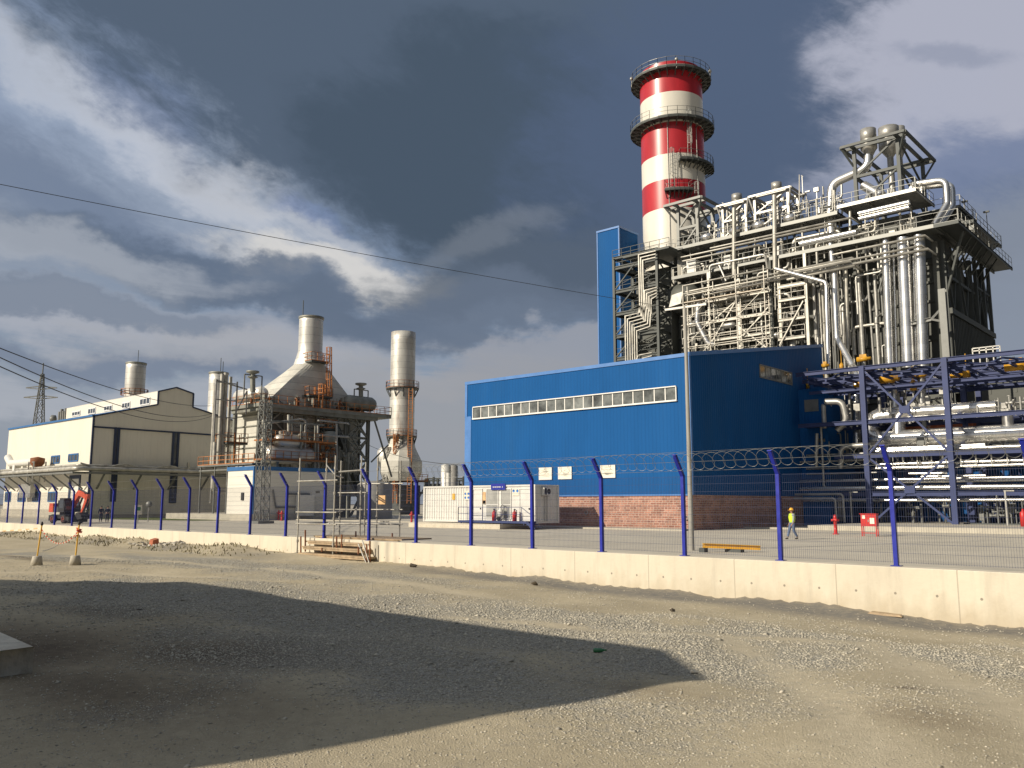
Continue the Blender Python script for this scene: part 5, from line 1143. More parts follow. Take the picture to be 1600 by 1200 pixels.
# ================================================================ white process shed, far left
AW, BW = -119.18, 48.01
def shed():
    t = thing('process_shed', 'long white clad shed with a raised clerestory and dark blue trim', 'building', (-135, 55, 0)); aL = -151.4; bE, bR = 48.01, 73.0; zE = 13.75
    rdg = lambda b: zE+2.35*min(1, (b-bE)/8.8) if b < 60 else zE+2.35*min(1, (bR-b)/8.8)
    m = MB(); m.prism([(bE, 0), (bR, 0), (bR, zE), (62.3, 16.15), (62.3, 18.2), (59.6, 18.9), (56.85, 18.05), (56.85, 16.1)], aL, AW, 0) if False else None
    m = MB(); m.prism([(bE, .0), (bR, .0), (bR, zE), (62.2, 16.15), (56.85, 16.15), (bE, zE)], aL, AW, 0); m.build('wall', 'white_clad', t)
    a5 = onb(104, 640, 56.85).x; m = MB(); m.prism([(56.85, 15.9), (62.2, 15.9), (62.2, 18.2), (59.5, 18.85), (56.85, 18.0)], a5, AW-.02, 0); cl = m.build('clerestory', 'white_clad', t)
    m = MB()
    def tr(b0, z0, b1, z1, w=.2): m.beam((AW+.02, b0, z0), (AW+.02, b1, z1), .2, w)
    tr(bE, zE, 56.85, 16.1); tr(62.2, 16.15, bR, zE); tr(56.85, 16.1, 56.85, 18.05); tr(62.2, 16.15, 62.2, 18.2); tr(56.85, 18.0, 59.5, 18.85); tr(59.5, 18.85, 62.2, 18.2); tr(bE, 12.3, bR, 12.2, .22); tr(bE+.05, .2, bE+.05, zE, .24)
    m.build('trim', 'shed_trim', t)
    m = MB(); m.box(aL, AW+.1, bE-.2, bE+.15, zE-.05, zE+.2); m.build('gutter', 'trim_blue', t)
    m = MB(); m.add([(aL, bE+.1, zE+.1), (AW, bE+.1, zE+.1), (AW, 56.8, 16.2), (aL, 56.8, 16.2)], [(0,1,2,3)]); m.build('roof', 'trim_blue', t)
    def win(px0, py0, px1, py1, nm='window', par=t, b=bE, bars=3):
        p, q = onb(px0, py1, b), onb(px1, py0, b); f = MB()
        f.box(p.x, q.x, b-.1, b+.02, q.z-.18, q.z); f.box(p.x, q.x, b-.1, b+.02, p.z, p.z+.15)
        for i in range(bars+1): x = p.x+(q.x-p.x)*i/bars; f.box(x-.07, x+.07, b-.09, b+.02, p.z+.15, q.z-.18)
        o = f.build(nm, 'white_frame' if b != bE else 'trim_blue', par); g = MB(); g.box(p.x+.06, q.x-.06, b-.05, b+.01, p.z+.14, q.z-.17); g.build('pane', 'glass_dark', o)
    for x0, y0, x1, y1 in ((80, 711, 94, 725), (107, 708, 123, 722), (8, 768, 18, 784), (28, 769, 41, 784), (51, 768, 64, 784), (75, 768, 90, 784)): win(x0, y0, x1, y1)
    for x0, y0, x1, y1 in ((113, 641, 126, 651), (138, 636, 150, 648), (163, 632, 176, 643), (191, 627, 204, 639), (219, 620, 235, 634)): win(x0, y0, x1, y1, par=cl, b=56.85)
    p, q = onb(106, 808, bE), onb(126, 742, bE); f = MB(); f.box(p.x-.2, p.x+.5, bE-.12, bE, .1, q.z); f.box(q.x-.2, q.x+.2, bE-.12, bE, .1, q.z); f.box(p.x+.5, q.x-.2, bE-.12, bE, q.z-.5, q.z); d = f.build('door', 'shed_trim', t)
    f = MB(); f.box(p.x+.5, q.x-.2, bE-.05, bE, .1, q.z-.5); f.build('door_panel', 'white_paint', d)
    # tall strip windows in the gable
    for x0, x1, yt, yb in ((172, 186, 668, 784), (264, 279, 676, 786)):
        p, q = ona(x0+1, yb, AW), ona(x1, yt, AW); f = MB()
        for b in (p.y, q.y): f.box(AW, AW+.14, b-.16, b+.16, p.z, q.z)
        f.box(AW, AW+.14, p.y+.16, q.y-.16, p.z-.02, p.z+.3)
        n = 8
        for i in range(1, n): z = p.z+(q.z-p.z)*i/n; f.box(AW, AW+.12, p.y+.16, q.y-.16, z-.05, z+.05)
        o = f.build('strip_window', 'shed_trim', t); g = MB(); g.box(AW, AW+.05, p.y+.15, q.y-.15, p.z+.28, q.z-.02); g.build('pane', 'glass_dark', o)
    m = MB(); m.box(aL, AW+.15, bE-.25, bE-.02, 0, 1.15); m.box(AW+.02, AW+.25, bE-.02, bR, 0, .5); m.build('plinth', 'concrete', t)
    m = MB(); m.tube([(-150, 60, 16), (-150, 60, 17.8)], .5, 10)
    for i in range(5): m.cyl((a5-1-i*.9, 57.5, 15), (a5-1-i*.9, 57.5, 17.8+.4*(i % 2)), .28, n=8)
    m.rev((a5-6, 57, 16.6), [(.05, -.6), (.7, -.3), (.7, .3), (.05, .6)], 10, (0,-1,0)); m.build('roof_vent', 'galv_dark', t)
shed()
# cyclone and duct on the shed's lit side
q = onb(59, 716, 46.2); t = thing('cyclone_hopper', 'rusty red hopper standing on the gantry beside the white shed', 'hopper', (q.x, 46.2, q.z-3))
m = MB(); m.rev(q+Vector((0,0,-1.7)), [(.25, 0), (.95, 1.0), (.95, 1.7), (.1, 1.9)], 16); m.build('cone', 'rust', t); m = MB()
for sx in (-1., 1.):
    for sy in (-.8, .8): m.beam((q.x+sx, 46.2+sy, q.z-3.4), (q.x+sx, 46.2+sy, q.z-.5), .16)
m.beam((q.x-1., 45.4, q.z-.6), (q.x+1., 45.4, q.z-.6), .14); m.build('leg', 'galv', t)
q = onb(22, 716, 46.2); m = MB(); m.tube(fillet([(q.x-2, 46, q.z+.2), (q.x-.5, 46, q.z-.8), (q.x+9, 46, q.z-.8)], 1, 4), .55, 12); m.beam((q.x+2, 46, q.z-3), (q.x+2, 46, q.z-1), .9); m.beam((q.x-.5, 46, q.z-3), (q.x-.5, 46, q.z-1), .5); solo(m, 'air_duct', 'white_paint', 'pale air duct beside the rusty hopper on the shed gantry', 'duct')
# pipe gantry along the shed, turning the corner towards the boiler
def gantry():
    t = thing('pipe_gantry', 'long pipe gantry running round the white shed on angled brackets', 'pipe gantry', (-120, 46, 8)); z = onb(100, 737, 46).z; z2 = ona(300, 727, -117.6).z
    m = MB(); m.box(-170, -117.6, 45.2, 46.8, z-.35, z-.1); m.box(-118.4, -116.8, 46.8, 72, z-.35, z-.1); m.build('deck', 'galv_dark', t)
    for i, (db, dz, r_) in enumerate(((-.5, .3, .3), (.1, .2, .2), (.55, .35, .34), (-.2, .75, .16))):
        m = MB(); m.tube(fillet([(-170, 46+db, z+dz), (-117.6-db, 46+db, z+dz), (-117.6-db, 72, z+dz)], .8), r_, 10); m.build('pipe', 'cream_steel', t)
    for a in np.arange(-150, -118, 4.2): m = MB(); m.beam((a, 45.3, z-.4), (a, 47.8, z-2.3), .18); m.build('bracket', 'galv_dark', t)
    for b in np.arange(49, 72, 5): m = MB(); m.beam((-116.9, b, z-.4), (-119, b, z-2.3), .2); m.build('bracket', 'galv_dark', t)
    m = MB(); m.rail([(-168, 45.2, z-.1), (-145, 45.2, z-.1)], .9, 2, .04); m.box(-141.5, -137, 46.9, 47.6, z-3.4, z-1.4); m.build('railing', 'galv', t)
    m = MB(); m.tube([(-117.3, b, z+.75+.3*math.sin(b)) for b in np.arange(46, 72, 1.)], .1, 6); m.beam((-117.3, 61, z+.4), (-117.3, 61, z+1.6), .3); m.build('valve', 'cream_steel', t)
gantry()
# lattice pylon far behind
def lattice(mb, c, w0, w1, z0, z1, n, r, rr=None):
    lv = [z0+(z1-z0)*(1-(1-i/n)**1.25) for i in range(n+1)]; rr = rr or r*.7
    def ring(z): w = w0+(w1-w0)*(z-z0)/(z1-z0); return [Vector((c[0]+sx*w/2, c[1]+sy*w/2, z)) for sx, sy in ((-1,-1),(1,-1),(1,1),(-1,1))]
    for za, zb in zip(lv, lv[1:]):
        A_, B_ = ring(za), ring(zb)
        for i in range(4): mb.beam(A_[i], B_[i], r); mb.beam(A_[i], B_[(i+1) % 4], rr); mb.beam(A_[(i+1) % 4], B_[i], rr); mb.beam(B_[i], B_[(i+1) % 4], rr)
D_ = 230; p = ond(60, 668, D_); q = ond(64, 573, D_); t = thing('transmission_pylon', 'dark lattice transmission pylon standing far behind the white shed', 'pylon', (p.x, p.y, 0))
m = MB(); lattice(m, (p.x, p.y), 4.8, .6, 0, q.z-2, 11, .2, .1); m.beam((p.x, p.y, q.z-2), (p.x, p.y, q.z+1), .25); m.build('tower', 'galv_dark', t)
m = MB()
for y, L_ in ((606, 4.2), (621, 4.6)):
    z = ond(62, y, D_).z
    for s in (-1, 1): m.beam((p.x, p.y, z+.5), (p.x+s*L_*.746, p.y+s*L_*.666, z), .26); m.beam((p.x, p.y, z-.4), (p.x+s*L_*.746, p.y+s*L_*.666, z), .22)
m.build('crossarm', 'galv_dark', t)
# ================================================================ older plant: boilers and stacks
def stack(px, ytop, ybot, rpx, D, lab, name='exhaust_stack', mt='alu_old', rods=1):
    q = ond(px, ytop, D); r_ = rpx*D/1342.; zb = max(0, ond(px, ybot, D).z); t = thing(name, lab, 'stack', (q.x, q.y, zb), 'plain metal exhaust stacks')
    m = MB(); m.rev((q.x, q.y, 0), [(r_, zb+(q.z-zb)*i/10) for i in range(11)]+[(r_-.12, q.z+.01), (r_-.12, q.z-3)], 40); m.build('shell', mt, t)
    m = MB(); m.rev((q.x, q.y, 0), [(r_+.03, q.z-.35), (r_+.1, q.z-.3), (r_+.1, q.z-.02), (r_, q.z)], 40); m.build('rim', 'old_steel', t)
    m = MB()
    for i in range(rods): m.beam((q.x+(i-.5)*r_*.5, q.y+.5, q.z-1), (q.x+(i-.5)*r_*.5, q.y+.5, q.z+2.6-i*.7), .08)
    m.build('lightning_rod', 'dark_steel', t); return t, q, r_, zb
t, q, r_, zb = stack(213, 567, 660, 15, 160, 'metal exhaust stack rising behind the clerestory of the white shed')
m = MB(); m.rail([(q.x+math.cos(k*PI/8)*(r_+.6), q.y+math.sin(k*PI/8)*(r_+.6), ond(213, 618, 160).z) for k in range(17)], 1.1, 1.2, .05); m.build('railing', 'orange_rail', t)
stack(342, 582, 720, 14.5, 142, 'metal exhaust stack half hidden behind the upright pipe bundle', rods=2)
AC = -101.
K = lambda px, py, a=AC: ona(px, py, a)
def old_boiler():
    t = thing('old_boiler', 'weathered boiler with a pyramid hood, round stack and orange railed decks', 'boiler', (-106, 70, 0)); zp = 15.3
    b0, b1 = K(404, 640).y, K(578, 645).y
    m = MB(); m.box(-110, AC-1.0, b0+1.5, b1-1.0, 3.0, zp-.5); m.build('casing', 'hood', t)
    m = MB()
    for z in np.arange(3.5, zp, 1.5): m.box(-110.2, AC-.85, b0+1.35, b1-.85, z, z+.16)
    for b in np.linspace(b0+2, b1-1.2, 9): m.box(AC-1.0, AC-.75, b-.12, b+.12, 3, zp-.5)
    m.build('stiffener', 'old_steel', t)
    m = MB(); m.prism([(b0+5.0, 0), (b1-2, 0), (b1-2, 3.2), (b0+5, 3.2)], -110, AC-1.5, 0); m.build('base', 'concrete', t)
    for b in (b0+.2, b0+4.2, b0+9.5, b0+14.5, b1-.3):
        m = MB(); m.ibeam((AC, b, 0), (AC, b, zp), .45, .45); m.build('column', 'old_steel', t)
    for b in (b0+.2, b1-.3): m = MB(); m.ibeam((AC-6.2, b, 0), (AC-6.2, b, zp), .45, .45); m.build('column', 'old_steel', t)
    m = MB(); bb = [b0+.2, b0+4.2, b0+9.5, b0+14.5, b1-.3]
    for z in (5, 8.2, 11.6): m.ibeam((AC, b0, z), (AC, b1, z), .25, .35)
    for i in range(4):
        for z0_, z1_ in ((8.2, 11.6), (11.6, 15)): m.beam((AC, bb[i], z0_), (AC, bb[i+1], z1_), .18); m.beam((AC, bb[i+1], z0_), (AC, bb[i], z1_), .18)
    for z0_, z1_ in ((.2, 5), (5, 8.2), (8.2, 11.6), (11.6, 15)): m.beam((AC, b1-.3, z0_), (-104.5, b1-.3, z1_), .2); m.beam((-104.5, b1-.3, z0_), (AC, b1-.3, z1_), .2); m.beam((AC, b1-.3, z0_), (AC, b1-3.2, z1_), .2); m.beam((AC, b1-3.2, z0_), (AC, b1-.3, z1_), .2)
    m.beam((AC+.2, b1+.5, 15), K(612, 745, AC+.2), .2); m.beam(K(580, 722, AC+.2), K(607, 695, AC+.2), .18); m.build('brace', 'old_steel', t)
    # long stair stringer
    m = MB(); p, q = K(524, 668, AC+1), K(562, 772, AC+1); m.beam(p, q, .9, .35); m.beam(p+Vector((.4,0,.9)), q+Vector((.4,0,.9)), .1); m.beam(p+Vector((-.4,0,.9)), q+Vector((-.4,0,.9)), .1)
    for i in range(14): c = p.lerp(q, i/13); m.beam(c+Vector((.4,0,0)), c+Vector((.4,0,.9)), .07)
    m.build('stair', 'dark_steel', t)
    # main deck, overhanging at both ends
    m = MB(); m.box(AC-7, AC+1.2, b0-.6, b1+3.2, zp-.5, zp); m.box(AC-6.4, AC+.9, b0-.3, b1+.8, zp-1.0, zp-.5); d = m.build('deck', 'old_steel', t)
    m = MB(); m.rail([(AC-7, b0-.6, zp), (AC+1.2, b0-.6, zp), (AC+1.2, b1+3.2, zp), (AC-7, b1+3.2, zp)], 1.2, 1.4, .032, 2); m.build('railing', 'orange_rail', d)
    # pyramid hood blending from rectangle to circle
    zt = 22.1; c = Vector((-104.9, 72.65)); hb0, hb1 = K(425, 617, AC-.9).y, K(556, 632, AC-.9).y; ha0, ha1 = -109.0, AC-.9; r_ = 2.35
    n = 48; sq = []; ci = []
    per = [(ha1, hb0), (ha1, hb1), (ha0, hb1), (ha0, hb0)]
    for k in range(4):
        p, q = Vector(per[k]), Vector(per[(k+1) % 4])
        for j in range(12):
            pt = p.lerp(q, j/12); sq.append((pt.x, pt.y, zp+1.2)); 
            th = -PI/4+k*PI/2+j/12*PI/2; ci.append((c.x+math.cos(th)*r_, c.y+math.sin(th)*r_, zt))
    m = MB(); m.loft([[(x, y, zp) for x, y, z in sq], sq]+[[tuple(Vector(s).lerp(Vector(e), f)) for s, e in zip(sq, ci)] for f in (.25, .5, .75, 1.)], cap=False); m.build('hood', 'hood', t)
    zs = 29.45; m = MB(); rs = 19*124/1342.
    m.rev((c.x, c.y, 0), [(r_, zt), (rs+.28, zt+1.1), (rs, zt+2.2)]+[(rs, zt+2.2+(zs-zt-2.2)*i/6) for i in range(1, 7)]+[(rs-.12, zs+.01), (rs-.12, zs-3)], 48); m.build('stack', 'alu_old', t)
    m = MB(); m.rev((c.x, c.y, 0), [(rs+.02, zs-.4), (rs+.1, zs-.35), (rs+.1, zs-.02), (rs, zs)], 40); m.build('stack_rim', 'old_steel', t)
    m = MB(); m.beam((c.x, c.y-1.5, zs-1), (c.x, c.y-1.5, zs+2.3), .09); m.build('lightning_rod', 'dark_steel', t)
    # small decks with orange rails and caged ladder up the hood
    def deck(px0, px1, py, a, depth=2.2, rr=.036):
        p, q = K(px0, py, a), K(px1, py, a); m = MB(); m.box(a-depth, a, p.y, q.y, p.z-.25, p.z); o = m.build('small_deck', 'dark_steel', t); m = MB(); m.rail([(a-depth, p.y, p.z), (a, p.y, p.z), (a, q.y, p.z), (a-depth, q.y, p.z)], 1.2, .9, rr, 2); m.build('railing', 'orange_rail', o); return p.z, q
    z1, _ = deck(487, 514, 562, AC-.9); z2, _ = deck(483, 520, 616, AC+.2, 3.0); deck(505, 527, 668, AC+.9, 2)
    m = MB(); p = K(513, 560, AC-.6); m.ladder((AC-.7, K(513, 640, AC-.6).y, zp), (AC-.7, p.y, p.z+1.6), (0,1,0), .6, .045, .5, (1,0,0), .4); m.build('ladder', 'orange_rail', t)
    m = MB(); p = K(500, 640, AC+.6); m.ladder((AC+.7, p.y, zp), (AC+.7, p.y, z2+1.5), (0,1,0), .7, .06, .4, (1,0,0), .5); m.ladder((AC-.2, K(497, 600, AC).y, 15.4), (AC-.2, K(497, 600, AC).y, z2+1.2), (0,1,0), .6, .06, .4); m.build('ladder', 'orange_rail', t)
    # steam drums on deck
    q = K(412, 614, AC); m = MB(); m.rev((AC-6.5, q.y, q.z), [(.05, -.5), (.75, -.1), (.95, .4), (.95, 6.0), (.75, 6.5), (.05, 6.9)], 22, (1,0,0)); m.build('steam_drum', 'alu_old', t)
    q = K(581, 632, AC); m = MB(); m.rev((AC-.3, q.y-4.6, q.z), [(.05, -.4), (.8, -.1), (1.1, .4), (1.1, 4.6), (.85, 5.1), (.05, 5.5)], 22, (0,1,0)); m.build('steam_drum', 'old_steel', t)
    for px, y0, y1, a in ((395, 612, 581, AC+1), (564, 632, 600, AC)):
        p, q = K(px, y0, a), K(px, y1, a); m = MB(); m.cyl(p, q-Vector((0,0,.5)), .34, n=12); m.rev(q, [(.35, -.9), (.75, -.7), (.3, -.5), (.35, -.3), (.85, -.1), (.85, .1), (.1, .15)], 14); m.build('vent', 'old_steel', t)
        m = MB()
        for s in (-1.3, 1.3): m.beam((p.x, p.y+s, p.z-1), (p.x, p.y+s, p.z+2.2), .13)
        m.beam((p.x, p.y-1.3, p.z+2.2), (p.x, p.y+1.3, p.z+2.2), .13); m.build('vent_frame', 'galv_dark', t)
    clutter(t, 'old_steel', AC-2, AC+.8, b0, b1, zp, 60, 1.8, .2)
    clutter(t, 'rust', AC-2, AC+.8, b0, b1, zp, 26, 1.7, .2)
    # two big horizontal vessels in the frame
    for x0, x1, y, r_, lab in ((429, 472, 690, .95, 0), (414, 489, 711, 1.2, 1)):
        p, q = K(x0, y, -96.5), K(x1, y, -96.5); L_ = q.y-p.y; m = MB(); z = (p.z+q.z)/2
        m.rev((-96.5, p.y, z), [(.05, 0), (r_*.6, .15), (r_*.9, .45), (r_, .9), (r_, L_-.9), (r_*.9, L_-.4), (r_*.6, L_-.1), (.05, L_)], 26, (0,1,0)); m.build('condensate_tank', 'alu_tank', t)
        m = MB()
        for f in (.2, .8): m.box(-97.2, -95.8, p.y+L_*f-.2, p.y+L_*f+.2, z-r_-.9, z-r_*.7)
        m.build('saddle', 'old_steel', t)
    m = MB()
    for z in (9.5, 12.0): m.box(-98.5, -95.2, K(413, 700, -96).y, K(520, 700, -96).y, z-2.0, z-1.8)
    m.rail([(-95.2, K(413, 700, -96).y, 7.6), (-95.2, K(520, 700, -96).y, 7.6)], 1.1, 1.2, .034, 2); m.rail([(-95.4, K(413, 690, -96).y, 10.2), (-95.4, K(500, 690, -96).y, 10.2)], 1.1, 1.2, .034, 2); m.build('vessel_deck', 'orange_rail', t)
    m = MB()
    for px in (413, 470, 492, 510, 522, 545): p = K(px, 700, -95.6); m.beam((-95.6, p.y, 0), (-95.6, p.y, 12.5 if px < 500 else 9), .22)
    for z in (7.5, 10.1, 12.5): m.beam((-95.6, K(413, 700, -95.6).y, z), (-95.6, K(505, 700, -95.6).y, z), .2)
    m.build('vessel_frame', 'old_steel', t)
    # pipework on the face
    for pts, r_, mt in (([(451, 648), (451, 680)], .2, 'cream_steel'), ([(456, 650), (456, 680)], .13, 'cream_steel'), ([(477, 665), (477, 725)], .13, 'galv'), ([(497, 665), (497, 735)], .15, 'galv'), ([(497, 657), (545, 662), (545, 664)], .12, 'galv'), ([(468, 682), (475, 676), (475, 690)], .3, 'cream_steel'), ([(526, 662), (526, 735)], .16, 'galv'), ([(420, 661), (470, 655), (478, 657), (478, 672)], .12, 'galv'), ([(437, 676), (447, 674), (447, 682)], .22, 'cream_steel'), ([(500, 680), (545, 683)], .14, 'galv'), ([(493, 676), (493, 735)], .12, 'galv')):
        m = MB(); m.tube(fillet([K(x, y, -95.9) for x, y in pts], .5), r_, 10); m.build('pipe', mt, t)
    clutter(t, 'old_steel', -100, -96, b0+4, b1-5, 6, 70, 4, .18)
    clutter(t, 'orange_rail', -100, -96, b0+3, b1-8, 8, 26, 2.5, .2)
    m = MB(); p = K(386, 780, AC); m.prism([(b0+1, 3), (b0+4.5, 3), (b0+4.5, 14), (b0+2.5, 14)], -106, AC-.3, 0); m.build('duct', 'casing', t)
    m = MB(); p = K(515, 690, AC+1.3); m.rev((AC+1.3, p.y, p.z), [(.1, -1.0), (.9, -.3), (.9, 1.4), (.1, 1.5)], 14); m.build('blowdown_tank', 'old_steel', t)
    p, q = K(268, 690, -108), K(375, 690, -108)
    m = MB(); z = K(365, 690, AC).z; m.box(AC-4, AC-1, b0-3.8, b0-.8, z-.25, z); o = m.build('small_deck', 'dark_steel', t); m = MB(); m.rail([(AC-4, b0-3.8, z), (AC-1, b0-3.8, z), (AC-1, b0-.8, z)], 1.2, 1.0, .036, 2); m.ladder((AC-1, b0-2.4, 6), (AC-1, b0-2.4, z+1), (0,1,0), .7, .05, .5); m.build('railing', 'orange_rail', o)
old_boiler()
# upright pipe bundle
def bundle():
    a = -103.; K2 = lambda px, py: ona(px, py, a); t = thing('pipe_bundle', 'tall upright bundle of four pale pipes in a light steel frame beside the white shed', 'pipe bundle', (a, K2(350, 800).y, 0)); zt = K2(348, 584).z
    for i, (px, y1, r_) in enumerate(((345, 584, .26), (352, 582, .3), (361, 588, .22), (338, 600, .2))):
        p = K2(px-4, 720); q = K2(px, y1); m = MB(); m.tube([(a-.2*i, p.y, p.z-.6), (a-.2*i, p.y, q.z)], r_, 12); m.build('pipe', 'cream_steel', t)
    m = MB(); y0, y1 = K2(333, 650).y, K2(366, 650).y
    for b in (y0, y1): m.beam((a+.4, b, 2), (a+.4, b, zt-.9), .16)
    for z in np.arange(4, zt, 2.3): m.beam((a+.4, y0, z), (a+.4, y1, z), .14)
    m.beam((a+.4, y1, zt-5), (a+.4, y1+1.5, zt-2.), .14); m.beam((a+.4, y1+1.5, zt-5.2), (a+.4, y1+1.5, zt-2), .14); m.beam((a+.4, y0, zt-1), (a+.4, y1+1.5, zt-1.8), .16)
    m.build('frame', 'galv', t)
    p = K2(331, 715); m = MB(); m.tube(fillet([(a+.6, p.y, p.z+2), (a+.6, p.y, K2(333, 767).z), (a+.6, K2(352, 769).y, K2(352, 769).z)], .6), .22, 12); m.build('bend', 'cream_steel', t)
bundle()
def bypass():
    D = 155.; q = ond(630.5, 520, D); t = thing('bypass_stack', 'rust streaked metal stack with a bulging base and orange ring platforms', 'stack', (q.x, q.y, 0)); r_ = 19.6*D/1342; Z = lambda y: ond(630, y, D).z; c = (q.x, q.y, 0)
    m = MB(); z0 = Z(684); m.rev(c, [(r_, z0+(q.z-z0)*i/12) for i in range(13)]+[(r_-.12, q.z+.01), (r_-.12, q.z-3)], 48); m.build('shell', 'alu_rust', t)
    for y, w in ((607, .75), (682, .5)):
        z = Z(y); m = MB(); m.rev(c, [(r_, z-.18), (r_+w, z-.18), (r_+w, z), (r_, z)], 28, smooth=False)
        for k in range(10): th = k*PI/5; d = Vector((math.cos(th), math.sin(th), 0)); m.beam(Vector(c)+d*r_+Vector((0,0,z-1.7)), Vector(c)+d*(r_+w)+Vector((0,0,z-.2)), .12); m.beam(Vector(c)+d*(r_+.02)+Vector((0,0,z-.2)), Vector(c)+d*(r_+.02)+Vector((0,0,z-1.7)), .12)
        o = m.build('ring_platform', 'dark_steel', t); m = MB(); m.rail([(c[0]+math.cos(k*PI/10)*(r_+w), c[1]+math.sin(k*PI/10)*(r_+w), z) for k in range(21)], 1.2, 1.0, .03, 2, .08); m.build('railing', 'orange_rail', o)
    m = MB(); zb = [Z(y) for y in (684, 700, 722, 738, 752)]; rr = [r_-.15, r_+.3, 33*D/1342, 33*D/1342, 28*D/1342]; m.rev(c, [(r_+.35, zb[0]+.1)]+list(zip(rr, zb)), 12, a0=.2, a1=.2+2*PI, smooth=False); m.build('silencer_base', 'hood', t)
    p = ond(604, 715, D+1); m = MB(); m.rev(p, [(.05, -2.2), (1.2, -1.9), (1.75, -.6), (1.75, 1.2), (1.1, 1.9), (.05, 2)], 18); m.build('expansion_joint', 'alu_old', t)
    m = MB(); x0, x1 = ond(597, 760, D), ond(668, 760, D)
    for f in (0, .33, .66, 1): e = x0.lerp(x1, f); m.beam((e.x, e.y, 0), (e.x, e.y, zb[4]+.4), .35)
    for y in (752, 770): a_, b_ = ond(592, y, D), ond(668, y, D); m.beam(a_, b_, .5, .4)
    for f in (0, .33, .66): e, g = x0.lerp(x1, f), x0.lerp(x1, f+.33); m.beam((e.x, e.y, .2), (g.x, g.y, zb[4]), .2)
    m.build('support_frame', 'dark_steel', t)
    m = MB(); a_, b_ = ond(598, 752, D-1), ond(668, 752, D-1); m.rail([a_, b_], 1.2, 1., .05, 3); e = ond(618, 735, D-2.2); m.ladder((e.x, e.y, 2), (e.x, e.y, Z(680)), (.746, .666, 0), .7, .07, .45, (.666, -.746, 0), .5); e = ond(640, 735, D-3); m.ladder((e.x, e.y, 2), (e.x, e.y, Z(610)), (.746, .666, 0), .7, .05, .45); m.build('ladder', 'orange_rail', t)
    m = MB(); e = ond(605, 735, D-2); f = ond(613, 690, D-1.8)
    lattice(m, (e.x, e.y), 1.2, .8, Z(758), Z(700), 6, .14); m.build('lattice_post', 'galv', t)
    m = MB(); p0, p1 = ond(588, 800, D+2), ond(660, 800, D+2); m.box(min(p0.x, p1.x), max(p0.x, p1.x), p0.y, p0.y+5, 0, Z(758)); m.build('plant_room', 'casing', t)
    # filter house tank seen through the scaffold
    e = ond(585, 800, 112); m = MB(); m.rev((e.x, e.y, 0), [(2.3, 0), (2.3, 4.4), (1.9, 4.7), (.1, 4.9)], 28); solo(m, 'storage_tank', 'tank_grey', 'squat pale round tank seen through the scaffold left of the bypass stack', 'tank')  # darker grey stands in for shade on this pale tank
bypass()
# small electrical house with blue fascia
def ehouse():
    c = (-89.1, 54.5); t = thing('switchgear_house', 'small white panelled switch house with a blue fascia by the lattice mast', 'building', (c[0]-3, c[1]+5, 0)); zt = 6.2; a0, b1 = -94.9, 66.0
    m = MB(); m.box(a0, c[0], c[1], b1, .75, zt-.35); m.build('wall', 'white_band', t)
    m = MB(); m.box(a0-.1, c[0]+.1, c[1]-.1, b1+.1, zt-.35, zt+.12); m.box(c[0]-.18, c[0]+.05, c[1]-.05, c[1]+.18, .75, zt-.35); m.build('fascia', 'trim_blue', t)
    m = MB(); m.box(a0-14, c[0]+.4, c[1]-.6, b1, 0, .75); m.build('plinth', 'concrete', t)
    p = onb(380, 775, c[1]); m = MB(); m.box(p.x-.35, p.x+.2, c[1]-.1, c[1], p.z-.5, p.z+.4); m.build('vent', 'black', t)
    p = ona(496, 769, c[0]); m = MB(); m.box(c[0], c[0]+.05, p.y-.8, p.y+.8, p.z-.6, p.z+.65); s = m.build('sign', 'white_paint', t); m = MB(); m.box(c[0]+.05, c[0]+.06, p.y-.3, p.y+.32, p.z-.12, p.z+.14); m.build('symbol', 'ink', s)
    p = ona(480, 800, c[0]+.9); m = MB(); m.box(c[0]+.1, c[0]+1, p.y-1.2, p.y+.9, .5, 3.0); m.build('cabinet', 'white_paint', t)
    m = MB(); p = ona(466, 772, c[0]); m.beam((c[0]+.2, p.y-1.5, p.z), (c[0]+.2, p.y+1.5, p.z), .2); m.tube([(c[0]+.15, ona(425, 780, c[0]).y, 3.6), (c[0]+.15, ona(430, 793, c[0]).y, 1.5), (c[0]+.15, ona(480, 790, c[0]).y, 1.6)], .1, 6); m.build('conduit', 'galv_dark', t)
    m = MB(); zd = onb(365, 717, c[1]+.5).z-.6; m.box(a0-8, c[0]-1, c[1]+.3, c[1]+2.4, zd-.2, zd); m.build('roof_walk', 'galv_dark', t); m = MB(); m.rail([(a0-8, c[1]+.3, zd), (c[0]-.6, c[1]+.3, zd)], 1.1, 1.3, .036, 2); m.build('roof_rail', 'orange_rail', t)
    m = MB()
    for i in range(4): m.tube([(a0-8, c[1]+.6+i*.5, zd-.7), (a0+.3, c[1]+.6+i*.5, zd-.7)], .14, 8)
    for a in (a0-7.5, a0-4, a0-1): m.beam((a, c[1]+.5, .7), (a, c[1]+.5, zd-.2), .16)
    m.build('pipe', 'galv_dark', t)
ehouse()
q = onz(408, 818, 0); m = MB(); z1 = ond(425, 626, q.x*-.666+q.y*.746).z; lattice(m, (q.x, q.y), 1.05, .9, 0, z1, 12, .075, .045); m.box(q.x-.9, q.x+.9, q.y-.9, q.y+.9, 0, .25)
solo(m, 'lattice_mast', 'galv_dark', 'slender galvanised lattice mast in front of the old boiler', 'mast')
